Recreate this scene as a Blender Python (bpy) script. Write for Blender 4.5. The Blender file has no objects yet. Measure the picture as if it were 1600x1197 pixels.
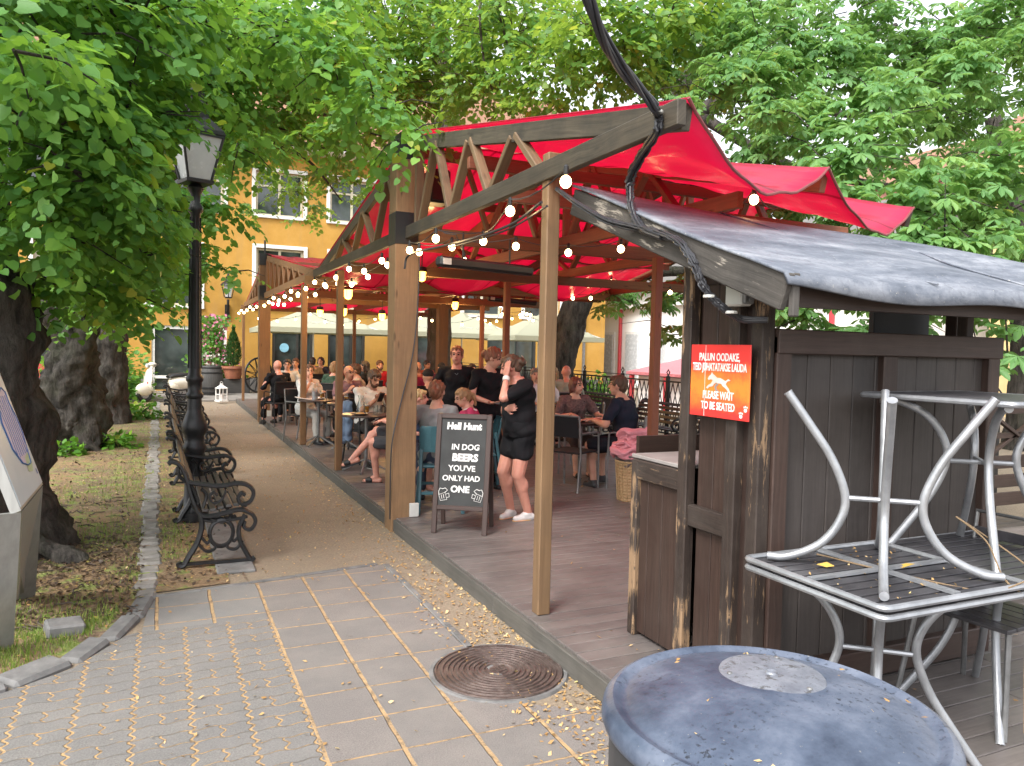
import bpy, bmesh, math, random
import numpy as np
from mathutils import Vector, Matrix, Euler, Quaternion
R = math.radians
random.seed(7); rng = np.random.default_rng(7)
scene = bpy.context.scene
col = scene.collection
# ---------------------------------------------------------------- camera
F_PX, CXP, CYP, EYE = 1200.0, 800.0, 598.5, 1.75
YAW, PITCH, ROLL = R(24.6), R(2.5), R(1.3)
fw = Vector((math.sin(YAW)*math.cos(PITCH), math.cos(YAW)*math.cos(PITCH), -math.sin(PITCH)))
rt = fw.cross(Vector((0,0,1))).normalized(); up = rt.cross(fw)
c_, s_ = math.cos(ROLL), math.sin(ROLL)
rt, up = c_*rt + s_*up, -s_*rt + c_*up
cam = bpy.data.objects.new('camera', bpy.data.cameras.new('camera'))
col.objects.link(cam)
cam.data.sensor_width = 36; cam.data.lens = 27; cam.data.clip_end = 500; cam.data.clip_start = .05
M3 = Matrix((rt, up, -fw)).transposed()
cam.matrix_world = Matrix.Translation((0,0,EYE)) @ M3.to_4x4()
scene.camera = cam
# ---------------------------------------------------------------- world, sun, exposure
SUN_EL, SUN_AZ = R(50), R(236)        # azimuth measured clockwise from +Y
world = bpy.data.worlds.new('World'); scene.world = world; world.use_nodes = True
wn = world.node_tree; bg = wn.nodes['Background']
sky = wn.nodes.new('ShaderNodeTexSky'); sky.sky_type = 'NISHITA'; sky.sun_disc = False
sky.sun_elevation = SUN_EL; sky.sun_rotation = SUN_AZ; sky.air_density = 1.0; sky.dust_density = 3.0
hs = wn.nodes.new('ShaderNodeHueSaturation'); hs.inputs['Saturation'].default_value = .22; hs.inputs['Value'].default_value = 1.25
wn.links.new(sky.outputs[0], hs.inputs['Color']); wn.links.new(hs.outputs[0], bg.inputs[0])
bg.inputs[1].default_value = .15
sl = bpy.data.lights.new('sun', 'SUN'); sl.energy = 1.3; sl.angle = R(18); sl.color = (1, .96, .9)
sun = bpy.data.objects.new('sun', sl); col.objects.link(sun)
sd = Vector((math.sin(SUN_AZ)*math.cos(SUN_EL), math.cos(SUN_AZ)*math.cos(SUN_EL), math.sin(SUN_EL)))
sun.rotation_euler = sd.to_track_quat('Z', 'Y').to_euler()
scene.view_settings.view_transform = 'Standard'; scene.view_settings.look = 'None'
scene.view_settings.exposure = 1.36; scene.view_settings.gamma = 1
scene.cycles.max_bounces = 8; scene.cycles.transparent_max_bounces = 8
# ---------------------------------------------------------------- turning a point of the survey photo into a place
def ray(x, y): return fw + rt*((x-CXP)/F_PX) - up*((y-CYP)/F_PX)
def onz(x, y, z=0.0):
    d = ray(x, y); return Vector((0,0,EYE)) + d*((z-EYE)/d.z)
def onx(x, y, X):
    d = ray(x, y); return Vector((0,0,EYE)) + d*(X/d.x)
def ony(x, y, Y):
    d = ray(x, y); return Vector((0,0,EYE)) + d*(Y/d.y)
# ---------------------------------------------------------------- materials
def new_mat(name):
    m = bpy.data.materials.new(name); m.use_nodes = True
    return m, m.node_tree, m.node_tree.nodes['Principled BSDF']
class NT:
    def __init__(s, nt): s.nt = nt
    def n(s, t, **kw):
        nd = s.nt.nodes.new(t)
        for k, v in kw.items():
            if k.startswith('_'): nd.inputs[k[1:].replace('_', ' ')].default_value = v
            else: setattr(nd, k, v)
        return nd
    def l(s, a, b): s.nt.links.new(a, b)
    def math(s, op, a, b=None, c=None):
        nd = s.nt.nodes.new('ShaderNodeMath'); nd.operation = op
        for i, v in enumerate((a, b, c)):
            if v is None: continue
            if isinstance(v, (int, float)): nd.inputs[i].default_value = v
            else: s.nt.links.new(v, nd.inputs[i])
        return nd.outputs[0]
    def ramp(s, f, stops):
        nd = s.nt.nodes.new('ShaderNodeValToRGB'); e = nd.color_ramp.elements
        while len(e) < len(stops): e.new(.5)
        for el, (p, c) in zip(e, stops):
            el.position = p; el.color = tuple(c)+(1,) if len(c) == 3 else c
        s.nt.links.new(f, nd.inputs[0]); return nd.outputs[0]
    def mix(s, f, a, b, mode='MIX'):
        nd = s.nt.nodes.new('ShaderNodeMix'); nd.data_type = 'RGBA'; nd.blend_type = mode
        for sock, v in ((nd.inputs[0], f), (nd.inputs[6], a), (nd.inputs[7], b)):
            if isinstance(v, (int, float)): sock.default_value = v
            elif isinstance(v, tuple): sock.default_value = v+(1,) if len(v) == 3 else v
            else: s.nt.links.new(v, sock)
        return nd.outputs[2]
    def noise(s, vec, scale, detail=4, rough=.6, scl=None):
        if scl:
            mp = s.n('ShaderNodeMapping'); mp.inputs['Scale'].default_value = scl; s.l(vec, mp.inputs[0]); vec = mp.outputs[0]
        nd = s.n('ShaderNodeTexNoise'); nd.inputs['Scale'].default_value = scale
        nd.inputs['Detail'].default_value = detail; nd.inputs['Roughness'].default_value = rough
        s.l(vec, nd.inputs['Vector']); return nd.outputs['Fac']
    def bump(s, h, bsdf, strength=.3, dist=.01):
        nd = s.n('ShaderNodeBump'); nd.inputs['Strength'].default_value = strength; nd.inputs['Distance'].default_value = dist
        s.l(h, nd.inputs['Height']); s.l(nd.outputs[0], bsdf.inputs['Normal'])
def obj_co(t): return t.n('ShaderNodeTexCoord').outputs['Object']
def uv_co(t): return t.n('ShaderNodeUVMap').outputs[0]
def M_plain(name, c, rough=.6, metal=0, c2=None, scale=8, bump=.15, emit=None, spec=.5, bs=40, coat=0, stretch=None):
    m, nt, b = new_mat(name); t = NT(nt)
    b.inputs['Roughness'].default_value = rough; b.inputs['Metallic'].default_value = metal
    b.inputs['Specular IOR Level'].default_value = spec; b.inputs['Coat Weight'].default_value = coat
    if c2 is None: c2 = tuple(x*.72 for x in c)
    co = obj_co(t)
    f = t.noise(co, scale, 5, .65, stretch)
    cc = t.ramp(f, [(.32, c2), (.68, c)])
    t.l(cc, b.inputs['Base Color'])
    if bump: t.bump(t.noise(co, bs, 4), b, bump, .004)
    r = t.math('MULTIPLY_ADD', f, .25, rough-.12); t.l(r, b.inputs['Roughness'])
    if emit:
        b.inputs['Emission Color'].default_value = tuple(emit[:3])+(1,); b.inputs['Emission Strength'].default_value = emit[3]
    return m
def M_wood(name, c, c2, dirt=(.05,.045,.04), dirt_amt=.35, rough=.6, peel=None, peel_amt=.5, knots=True, bump=.35, lo=.3):
    m, nt, b = new_mat(name); t = NT(nt)
    uv = uv_co(t); co = obj_co(t)
    warp = t.noise(uv, 2.0, 2)
    sep = t.n('ShaderNodeSeparateXYZ'); t.l(uv, sep.inputs[0])
    vv = t.math('MULTIPLY_ADD', warp, .06, sep.outputs[1])
    cmb = t.n('ShaderNodeCombineXYZ'); t.l(sep.outputs[0], cmb.inputs[0]); t.l(vv, cmb.inputs[1])
    g1 = t.noise(cmb.outputs[0], 1.0, 6, .65, (2.2, 60, 1))
    g2 = t.noise(cmb.outputs[0], 1.0, 3, .5, (.5, 7, 1))
    base = t.ramp(g1, [(.25, c2), (.7, c)])
    base = t.mix(t.math('MULTIPLY', g2, .55), base, tuple(x*.55 for x in c2))
    g3 = t.noise(cmb.outputs[0], 1.0, 1, .5, (.04, 1.9, 1)); base = t.mix(1.0, base, t.ramp(g3, [(.3, (.62,.62,.62)), (.5, (1,1,1)), (.7, (1.0,.98,.95))]), 'MULTIPLY')
    if knots:
        v = t.n('ShaderNodeTexVoronoi'); v.inputs['Scale'].default_value = 1
        mp = t.n('ShaderNodeMapping'); mp.inputs['Scale'].default_value = (2.3, 9, 1); t.l(uv, mp.inputs[0]); t.l(mp.outputs[0], v.inputs['Vector'])
        kn = t.ramp(v.outputs['Distance'], [(.05, (1,1,1)), (.13, (0,0,0))])
        base = t.mix(t.math('MULTIPLY', kn, .75), base, tuple(x*.3 for x in c2))
    d = t.ramp(t.noise(co, 2.3, 6, .7), [(.42, (0,0,0)), (.72, (1,1,1))])
    base = t.mix(t.math('MULTIPLY', d, dirt_amt), base, dirt)
    if peel:
        p = t.noise(cmb.outputs[0], 1.0, 7, .75, (3.5, 26, 1))
        p2 = t.noise(co, 1.7, 3, .6)
        pf = t.ramp(t.math('ADD', t.math('MULTIPLY', p, .6), t.math('MULTIPLY', p2, .4)), [(1-peel_amt, (0,0,0)), (1-peel_amt+.04, (1,1,1))])
        base = t.mix(pf, base, peel)
    t.l(base, b.inputs['Base Color'])
    b.inputs['Roughness'].default_value = rough; b.inputs['Specular IOR Level'].default_value = .35
    t.bump(g1, b, bump, .003)
    return m
MT = {}
MT['pine'] = M_wood('pine_wood', (.33,.20,.105), (.195,.112,.055), dirt=(.10,.07,.045), dirt_amt=.45)
MT['pine_warm'] = M_wood('warm_pine_wood', (.27,.145,.065), (.165,.085,.038), dirt_amt=.3)
MT['post_red'] = M_wood('reddish_wood', (.31,.115,.06), (.19,.07,.038), dirt_amt=.2)
MT['beam_grey'] = M_wood('weathered_grey_wood', (.13,.108,.078), (.05,.042,.032), dirt=(.02,.02,.02), dirt_amt=.75, bump=.6)
MT['brace'] = M_wood('brace_wood', (.25,.17,.095), (.14,.085,.045), dirt_amt=.4)
MT['kiosk'] = M_wood('dark_stained_wood', (.062,.036,.028), (.024,.014,.011), dirt=(.10,.078,.065), dirt_amt=.2, knots=False, bump=.5, rough=.5, peel=(.16,.12,.09), peel_amt=.34)
MT['kiosk_rail'] = M_wood('red_brown_stained_wood', (.075,.045,.036), (.032,.019,.016), dirt=(.11,.09,.075), dirt_amt=.25, knots=False, bump=.5, rough=.5, peel=(.2,.15,.10), peel_amt=.37)
MT['kiosk_peel'] = M_wood('peeling_stained_wood', (.048,.032,.025), (.02,.014,.012), knots=False, dirt=(.12,.10,.085), dirt_amt=.3, bump=.9, rough=.65, peel=(.24,.155,.09), peel_amt=.462)
MT['kiosk_front'] = M_wood('grey_brown_planks', (.072,.060,.055), (.04,.033,.031), knots=False, dirt=(.12,.11,.105), dirt_amt=.25, bump=.4, rough=.5, peel=(.17,.15,.13), peel_amt=.31)
MT['fascia_peel'] = M_wood('flaking_grey_wood', (.12,.11,.10), (.05,.045,.04), knots=False, dirt=(.02,.02,.02), dirt_amt=.6, bump=.9, rough=.8, peel=(.3,.27,.23), peel_amt=.43)
MT['deck'] = M_wood('deck_boards', (.165,.145,.138), (.092,.080,.076), dirt=(.22,.195,.18), dirt_amt=.45, knots=False, bump=.4, rough=.42)
MT['deck_side'] = M_wood('grey_deck_fascia', (.15,.14,.125), (.085,.08,.072), dirt=(.04,.04,.035), dirt_amt=.5, knots=False, bump=.5, rough=.8)
MT['slat_grey'] = M_wood('weathered_bench_slats', (.105,.102,.10), (.045,.044,.043), knots=False, bump=.6, rough=.6)
MT['slat_dark'] = M_wood('dark_table_slats', (.05,.048,.055), (.028,.027,.03), dirt=(.13,.125,.13), dirt_amt=.5, knots=False, bump=.4, rough=.35)
MT['iron'] = M_plain('black_cast_iron', (.022,.022,.024), .42, .3, (.012,.012,.013), 14, .4, bs=60)
MT['silver'] = M_plain('grey_powder_coated_tube', (.40,.41,.43), .34, .55, (.27,.28,.295), 9, .12)
MT['silver_d'] = M_plain('dull_grey_tube', (.23,.23,.23), .4, .5, (.14,.14,.14), 9, .12)
MT['steel'] = M_plain('brushed_steel', (.42,.42,.40), .34, .55, (.33,.33,.315), 3, .05, stretch=(8,8,.6))
MT['black'] = M_plain('black_plastic', (.014,.014,.015), .45)
MT['black_soft'] = M_plain('black_cloth', (.011,.011,.013), .85, bump=.3, bs=120)
MT['white'] = M_plain('white_paint', (.74,.73,.70), .5, c2=(.6,.59,.56))
MT['teal'] = M_plain('teal_painted_wood', (.045,.125,.15), .4, c2=(.03,.09,.11))
MT['terracotta'] = M_plain('terracotta', (.33,.12,.06), .75, c2=(.22,.08,.045))
MT['yellow_wall'] = M_plain('ochre_render', (.52,.30,.068), .85, c2=(.43,.235,.05), scale=.7, bump=.35, bs=14)
def M_facade():
    m, nt, b = new_mat('ochre_lime_render'); t = NT(nt); co = obj_co(t)
    n1 = t.noise(co, .55, 6, .7); n2 = t.noise(co, 1.0, 6, .75, (2.2, 1, .22)); n3 = t.noise(co, 18, 5, .7)
    a = t.ramp(n1, [(.32, (.34,.175,.03)), (.5, (.42,.225,.04)), (.7, (.49,.28,.065))])
    a = t.mix(t.ramp(n2, [(.52,(0,0,0)), (.72,(.55,.55,.55))]), a, (.34,.21,.075)); a = t.mix(t.ramp(n3, [(.6,(0,0,0)), (.75,(.3,.3,.3))]), a, (.60,.42,.18))
    t.l(a, b.inputs['Base Color']); b.inputs['Roughness'].default_value = .88; t.bump(n3, b, .4, .01); return m
MT['yellow_wall'] = M_facade()
MT['socle'] = M_plain('grey_socle_render', (.17,.16,.15), .85, c2=(.11,.105,.1), scale=2)
MT['white_wall'] = M_plain('white_render', (.85,.84,.82), .8, c2=(.76,.75,.73), scale=1)
MT['salmon_wall'] = M_plain('salmon_render', (.62,.30,.22), .85, scale=1)
MT['cream_wall'] = M_plain('cream_render', (.66,.50,.24), .85, scale=1)
MT['redpaint'] = M_plain('red_painted_metal', (.55,.05,.06), .45, c2=(.42,.04,.05))
MT['frame'] = M_plain('pale_window_frame', (.60,.56,.42), .5, c2=(.48,.44,.32))
MT['dark_frame'] = M_plain('dark_door_frame', (.035,.035,.032), .4)
MT['sett'] = M_plain('worn_setts', (.27,.25,.23), .8, c2=(.13,.12,.11), scale=9, bump=.7, bs=35)
MT['stone'] = M_plain('grey_kerb_stone', (.19,.185,.18), .8, c2=(.085,.085,.085), scale=7, bump=.7, bs=30)
MT['chalk'] = M_plain('white_chalk_paint', (.78,.78,.76), .8, c2=(.6,.6,.58), scale=60, bump=0)
MT['print_white'] = M_plain('white_print', (.80,.78,.74), .5, bump=0)
MT['board'] = M_plain('blackboard', (.013,.014,.014), .6, c2=(.024,.026,.026), scale=5, bump=.05)
MT['board_frame'] = M_wood('brown_board_frame', (.075,.045,.038), (.045,.028,.024), knots=False, dirt_amt=.2, rough=.4)
MT['wicker'] = M_plain('wicker', (.42,.29,.15), .7, c2=(.3,.19,.09), scale=50)
MT['pink'] = M_plain('pink_fleece', (.70,.30,.34), .95, c2=(.62,.24,.285), scale=10, bump=.6, bs=150)
MT['taupe'] = M_plain('taupe_fleece', (.16,.125,.12), .95, c2=(.11,.085,.085), scale=12, bump=.6, bs=150)
MT['cable'] = M_plain('black_cable_sheath', (.022,.022,.026), .38, c2=(.035,.036,.042), scale=5)
MT['box_white'] = M_plain('grey_white_plastic', (.55,.55,.52), .45, c2=(.47,.47,.44))
MT['table_top'] = M_plain('dark_laminate', (.06,.04,.034), .3, c2=(.04,.026,.022), scale=5, bump=.03)
MT['paper'] = M_plain('menu_paper', (.78,.75,.73), .6, c2=(.7,.66,.64), bump=0)
MT['beer'] = M_plain('amber_beer', (.55,.24,.04), .1, c2=(.5,.2,.03), bump=0)
MT['foam'] = M_plain('beer_foam', (.8,.76,.66), .8)
MT['rope'] = M_plain('thin_brown_rope', (.22,.15,.085), .9)
MT['bark'] = None
MT['roof_tile'] = M_plain('orange_roof_tiles', (.30,.16,.095), .85, c2=(.19,.10,.065), scale=5, bump=.8, bs=12, stretch=(1,1,3))
MT['soil'] = M_plain('soil', (.06,.042,.03), .95)
MT['flower'] = M_plain('pink_petals', (.7,.22,.35), .7)
MT['yellowleaf'] = M_plain('dry_yellow_leaf', (.50,.32,.06), .7, bump=0)
def M_glass(name, tint=(.9,.95,.95), rough=.02):
    m, nt, b = new_mat(name); t = NT(nt)
    b.inputs['Base Color'].default_value = tint+(1,); b.inputs['Roughness'].default_value = rough
    b.inputs['Transmission Weight'].default_value = 1.0; b.inputs['IOR'].default_value = 1.3
    return m
MT['glass'] = M_glass('clear_glass')
def M_window(name, c=(.02,.026,.024)):
    m, nt, b = new_mat(name); t = NT(nt); co = obj_co(t)
    t.l(t.ramp(t.noise(co, 1.1, 3), [(.35, c), (.75, tuple(x*3.2 for x in c))]), b.inputs['Base Color'])
    b.inputs['Roughness'].default_value = .06; b.inputs['Specular IOR Level'].default_value = .8
    return m
MT['pane'] = M_window('window_pane')
MT['lamp_glass'] = M_plain('milky_lamp_glass', (.52,.53,.55), .25, c2=(.45,.46,.48), bump=0)
def M_emit(name, c, s):
    m, nt, b = new_mat(name)
    b.inputs['Base Color'].default_value = c+(1,); b.inputs['Emission Color'].default_value = c+(1,); b.inputs['Emission Strength'].default_value = s
    return m
MT['bulb'] = M_emit('lit_bulb', (1.0,.68,.32), 12.0)
MT['pendant'] = M_emit('lit_amber_glass', (1.0,.50,.07), 4.5)
def tri(t, x, period, amp):
    return t.math('MULTIPLY', t.math('SINE', t.math('MULTIPLY', x, 2*math.pi/period)), amp)
def line_mask(t, d, w):       # 1 on the joint
    nd = t.n('ShaderNodeMapRange'); nd.inputs['From Min'].default_value = w*.55; nd.inputs['From Max'].default_value = w
    nd.inputs['To Min'].default_value = 1; nd.inputs['To Max'].default_value = 0; t.l(d, nd.inputs[0]); return nd.outputs[0]
def near_mult(t, x, step, off=0):
    y = t.math('ADD', x, 100*step-off)
    return t.math('PINGPONG', y, step*.5)
def M_tarp():
    m, nt, b = new_mat('red_awning_cloth'); t = NT(nt); co = obj_co(t)
    f = t.noise(co, 1.6, 4, .6)
    cc = t.ramp(f, [(.3, (.47,.018,.075)), (.7, (.60,.045,.13))])
    fold = t.noise(co, 1.0, 3, .5, (9, .8, 1))
    b.inputs['Roughness'].default_value = .24; b.inputs['Specular IOR Level'].default_value = .5
    dirt = t.ramp(t.noise(co, 7, 6, .8), [(.6, (0,0,0)), (.8, (1,1,1))])
    cc = t.mix(t.math('MULTIPLY', dirt, .35), cc, (.30,.12,.10))
    t.l(cc, b.inputs['Base Color'])
    t.bump(t.math('ADD', t.math('MULTIPLY', fold, 1.0), t.math('MULTIPLY', f, .6)), b, .45, .03)
    geo = t.n('ShaderNodeNewGeometry').outputs['Position']; sx = t.n('ShaderNodeSeparateXYZ'); t.l(geo, sx.inputs[0])
    seam = line_mask(t, near_mult(t, sx.outputs[0], .875, .37), .016); t.l(t.mix(t.math('MULTIPLY', seam, .55), cc, (.22,.006,.02)), b.inputs['Base Color'])
    tr = t.n('ShaderNodeBsdfTranslucent'); t.l(t.mix(t.math('MULTIPLY', t.math('MAXIMUM', seam, t.math('MULTIPLY', dirt, .5)), .6), (1.0,.07,.24), (.45,.01,.05)), tr.inputs[0])
    mx = t.n('ShaderNodeMixShader'); mx.inputs[0].default_value = .5
    t.l(b.outputs[0], mx.inputs[1]); t.l(tr.outputs[0], mx.inputs[2])
    out = nt.nodes['Material Output']; t.l(mx.outputs[0], out.inputs[0])
    return m
MT['tarp'] = M_tarp()
def M_leaf(name, c1, c2, c3, trans=.38, tc=(.22,.42,.03)):
    m, nt, b = new_mat(name); t = NT(nt)
    a = t.n('ShaderNodeAttribute', attribute_name='rnd')
    cc = t.ramp(a.outputs['Fac'], [(0, c1), (.55, c2), (.93, c3), (1.0, (.42,.40,.05))])
    t.l(cc, b.inputs['Base Color']); b.inputs['Roughness'].default_value = .5; b.inputs['Specular IOR Level'].default_value = .4
    tr = t.n('ShaderNodeBsdfTranslucent'); t.l(t.mix(.6, cc, tc), tr.inputs[0])
    mx = t.n('ShaderNodeMixShader'); mx.inputs[0].default_value = trans
    t.l(b.outputs[0], mx.inputs[1]); t.l(tr.outputs[0], mx.inputs[2]); t.l(mx.outputs[0], nt.nodes['Material Output'].inputs[0])
    return m
MT['linden'] = M_leaf('linden_leaves', (.058,.175,.045), (.10,.26,.055), (.20,.38,.055), .46, (.32,.55,.04))
MT['linden_far'] = M_leaf('far_linden_leaves', (.05,.15,.03), (.09,.23,.04), (.24,.36,.05), .5, (.42,.58,.06))
MT['chestnut'] = M_leaf('chestnut_leaves', (.07,.19,.06), (.14,.30,.095), (.24,.40,.12), .45, (.32,.52,.09))
MT['ivy'] = M_leaf('ground_plant_leaves', (.05,.15,.02), (.10,.26,.03), (.2,.4,.04))
MT['conifer'] = M_leaf('conifer_needles', (.02,.06,.015), (.035,.09,.02), (.05,.13,.02), .1)
MT['blade'] = M_leaf('grass_blades', (.10,.17,.03), (.18,.26,.05), (.34,.33,.10), .3)
MT['litter'] = M_leaf('dry_leaf_litter', (.30,.17,.06), (.43,.27,.11), (.58,.44,.24), .15, (.5,.3,.1))
def M_bark(name, c=(.10,.088,.078), c2=(.022,.02,.018), sc=1.0):
    m, nt, b = new_mat(name); t = NT(nt); co = obj_co(t)
    n1 = t.noise(co, 9*sc, 8, .72, (1,1,.28)); n2 = t.noise(co, 2.2*sc, 4)
    cc = t.ramp(n1, [(.38, c2), (.66, c)])
    cc = t.mix(t.ramp(n2, [(.5,(0,0,0)), (.8,(.5,.5,.5))]), cc, (.045,.055,.025))
    t.l(cc, b.inputs['Base Color']); b.inputs['Roughness'].default_value = .9; b.inputs['Specular IOR Level'].default_value = .2
    t.bump(t.math('ADD', n1, t.math('MULTIPLY', t.noise(co, 30*sc, 5, .7, (1,1,.35)), .4)), b, 1.0, .06)
    return m
MT['bark'] = M_bark('dark_linden_bark'); MT['bark2'] = M_bark('grey_brown_bark', (.14,.115,.09), (.05,.042,.034), 1.3)
def M_fabric(name, c, c2=None, rough=.85):
    return M_plain(name, c, rough, 0, c2 or tuple(x*.75 for x in c), 9, .45, bs=22, spec=.2)
def M_skin(name, c):
    m, nt, b = new_mat(name); t = NT(nt); co = obj_co(t)
    t.l(t.ramp(t.noise(co, 9, 3), [(.3, tuple(x*y for x, y in zip(c, (.86,.78,.76)))), (.7, c)]), b.inputs['Base Color'])
    b.inputs['Roughness'].default_value = .5; b.inputs['Subsurface Weight'].default_value = .12; b.inputs['Subsurface Scale'].default_value = .02
    b.inputs['Subsurface Radius'].default_value = (1,.3,.15)
    return m
MT['skin'] = M_skin('fair_skin', (.58,.33,.235)); MT['skin_pink'] = M_skin('pink_skin', (.60,.29,.215)); MT['skin_tan'] = M_skin('tanned_skin', (.45,.235,.15))
MT['eye'] = M_plain('dark_eye', (.02,.015,.012), .3, bump=0); MT['brow'] = M_plain('brow', (.12,.07,.04), .8, bump=0); MT['lip'] = M_plain('lips', (.42,.13,.11), .5, bump=0)
_fab = {}
def fab(c, name='cloth'):
    k = (name,)+tuple(c)
    if k not in _fab: _fab[k] = M_fabric(name, c)
    return _fab[k]
# ---------------------------------------------------------------- ground materials
def M_ground():
    m, nt, b = new_mat('gravel_and_dirt_path'); t = NT(nt); co = obj_co(t)
    n1 = t.noise(co, .9, 5, .6); n2 = t.noise(co, 55, 6, .75); n3 = t.noise(co, 7, 5, .7)
    a = t.ramp(n2, [(.3, (.135,.105,.075)), (.55, (.26,.21,.15)), (.75, (.40,.34,.26))])
    a = t.mix(t.ramp(n1, [(.35,(0,0,0)), (.7,(.6,.6,.6))]), a, (.20,.155,.11))
    a = t.mix(t.ramp(n3, [(.5,(0,0,0)), (.8,(.5,.5,.5))]), a, (.13,.105,.08))
    t.l(a, b.inputs['Base Color']); b.inputs['Roughness'].default_value = .95
    t.bump(n2, b, .6, .01); return m
def M_bed():
    m, nt, b = new_mat('planting_bed_soil_and_moss'); t = NT(nt); co = obj_co(t)
    n1 = t.noise(co, 1.1, 5, .65); n2 = t.noise(co, 38, 6, .8); n3 = t.noise(co, 5, 5, .7)
    soil = t.ramp(n2, [(.3, (.055,.036,.025)), (.52, (.17,.115,.07)), (.72, (.40,.30,.19))])
    dry = t.ramp(n2, [(.3, (.15,.09,.045)), (.7, (.36,.24,.13))])
    g = t.ramp(n2, [(.3, (.10,.16,.03)), (.7, (.28,.34,.08))])
    a = t.mix(t.ramp(n1, [(.42,(0,0,0)), (.6,(1,1,1))]), soil, dry)
    a = t.mix(t.ramp(n3, [(.50,(0,0,0)), (.62,(.9,.9,.9))]), a, g)
    t.l(a, b.inputs['Base Color']); b.inputs['Roughness'].default_value = .95
    t.bump(t.math('ADD', n2, t.math('MULTIPLY', n3, 1.5)), b, .8, .02); return m
def M_pavers():
    m, nt, b = new_mat('interlocking_grey_pavers'); t = NT(nt)
    co = t.n('ShaderNodeNewGeometry').outputs['Position']; s = t.n('ShaderNodeSeparateXYZ'); t.l(co, s.inputs[0])
    wob = t.math('MULTIPLY_ADD', t.noise(co, 9, 3), .012, -.006)
    X = t.math('ADD', s.outputs[0], wob); Y = t.math('ADD', s.outputs[1], wob)
    u = t.math('ADD', X, tri(t, Y, .074, .0105)); v = t.math('ADD', Y, tri(t, X, .125, .007))
    d1 = near_mult(t, u, .2475, .6300); dr = near_mult(t, v, .11, .03)
    d2 = near_mult(t, u, .2475, .63+.12375)
    par = t.math('MODULO', t.math('FLOOR', t.math('DIVIDE', t.math('ADD', v, 11-.03), .11)), 2.0)
    d2 = t.math('ADD', d2, par)
    th = t.math('MULTIPLY_ADD', t.noise(co, 16, 5, .85), .014, -.007)
    j1 = line_mask(t, t.math('SUBTRACT', d1, th), .0085); j2 = line_mask(t, t.math('SUBTRACT', dr, th), .0045); j3 = line_mask(t, t.math('SUBTRACT', d2, th), .0065)
    j = t.math('MAXIMUM', j1, t.math('MAXIMUM', j2, j3))
    cell = t.n('ShaderNodeCombineXYZ'); t.l(t.math('FLOOR', t.math('DIVIDE', t.math('ADD', u, 24.75-.63), .2475)), cell.inputs[0]); t.l(t.math('FLOOR', t.math('DIVIDE', t.math('ADD', v, 11-.03), .11)), cell.inputs[1])
    wn_ = t.n('ShaderNodeTexWhiteNoise'); wn_.noise_dimensions = '2D'; t.l(cell.outputs[0], wn_.inputs['Vector'])
    fine = t.noise(co, 130, 5, .8); pat = t.noise(co, 1.7, 5, .7)
    stone = t.ramp(fine, [(.32, (.088,.084,.080)), (.68, (.245,.236,.222))])
    stone = t.mix(t.math('MULTIPLY', wn_.outputs['Value'], .35), stone, (.115,.115,.12))
    stone = t.mix(t.ramp(pat, [(.4,(0,0,0)), (.75,(.45,.45,.45))]), stone, (.24,.225,.21))
    jc = t.ramp(t.noise(co, 14, 5, .8), [(.36, (.14,.10,.06)), (.48, (.40,.26,.125)), (.75, (.55,.35,.15))])
    jr = t.mix(t.ramp(t.noise(co, 4, 4, .7), [(.42,(1,1,1)), (.6,(0,0,0))]), jc, (.16,.145,.125))
    a = t.mix(j2, t.mix(t.math('MAXIMUM', j1, j3), stone, jc), jr)
    t.l(a, b.inputs['Base Color']); b.inputs['Roughness'].default_value = .85
    t.bump(t.math('ADD', t.math('MULTIPLY', j, -1.0), t.math('MULTIPLY', fine, .45)), b, .9, .012); return m
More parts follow.
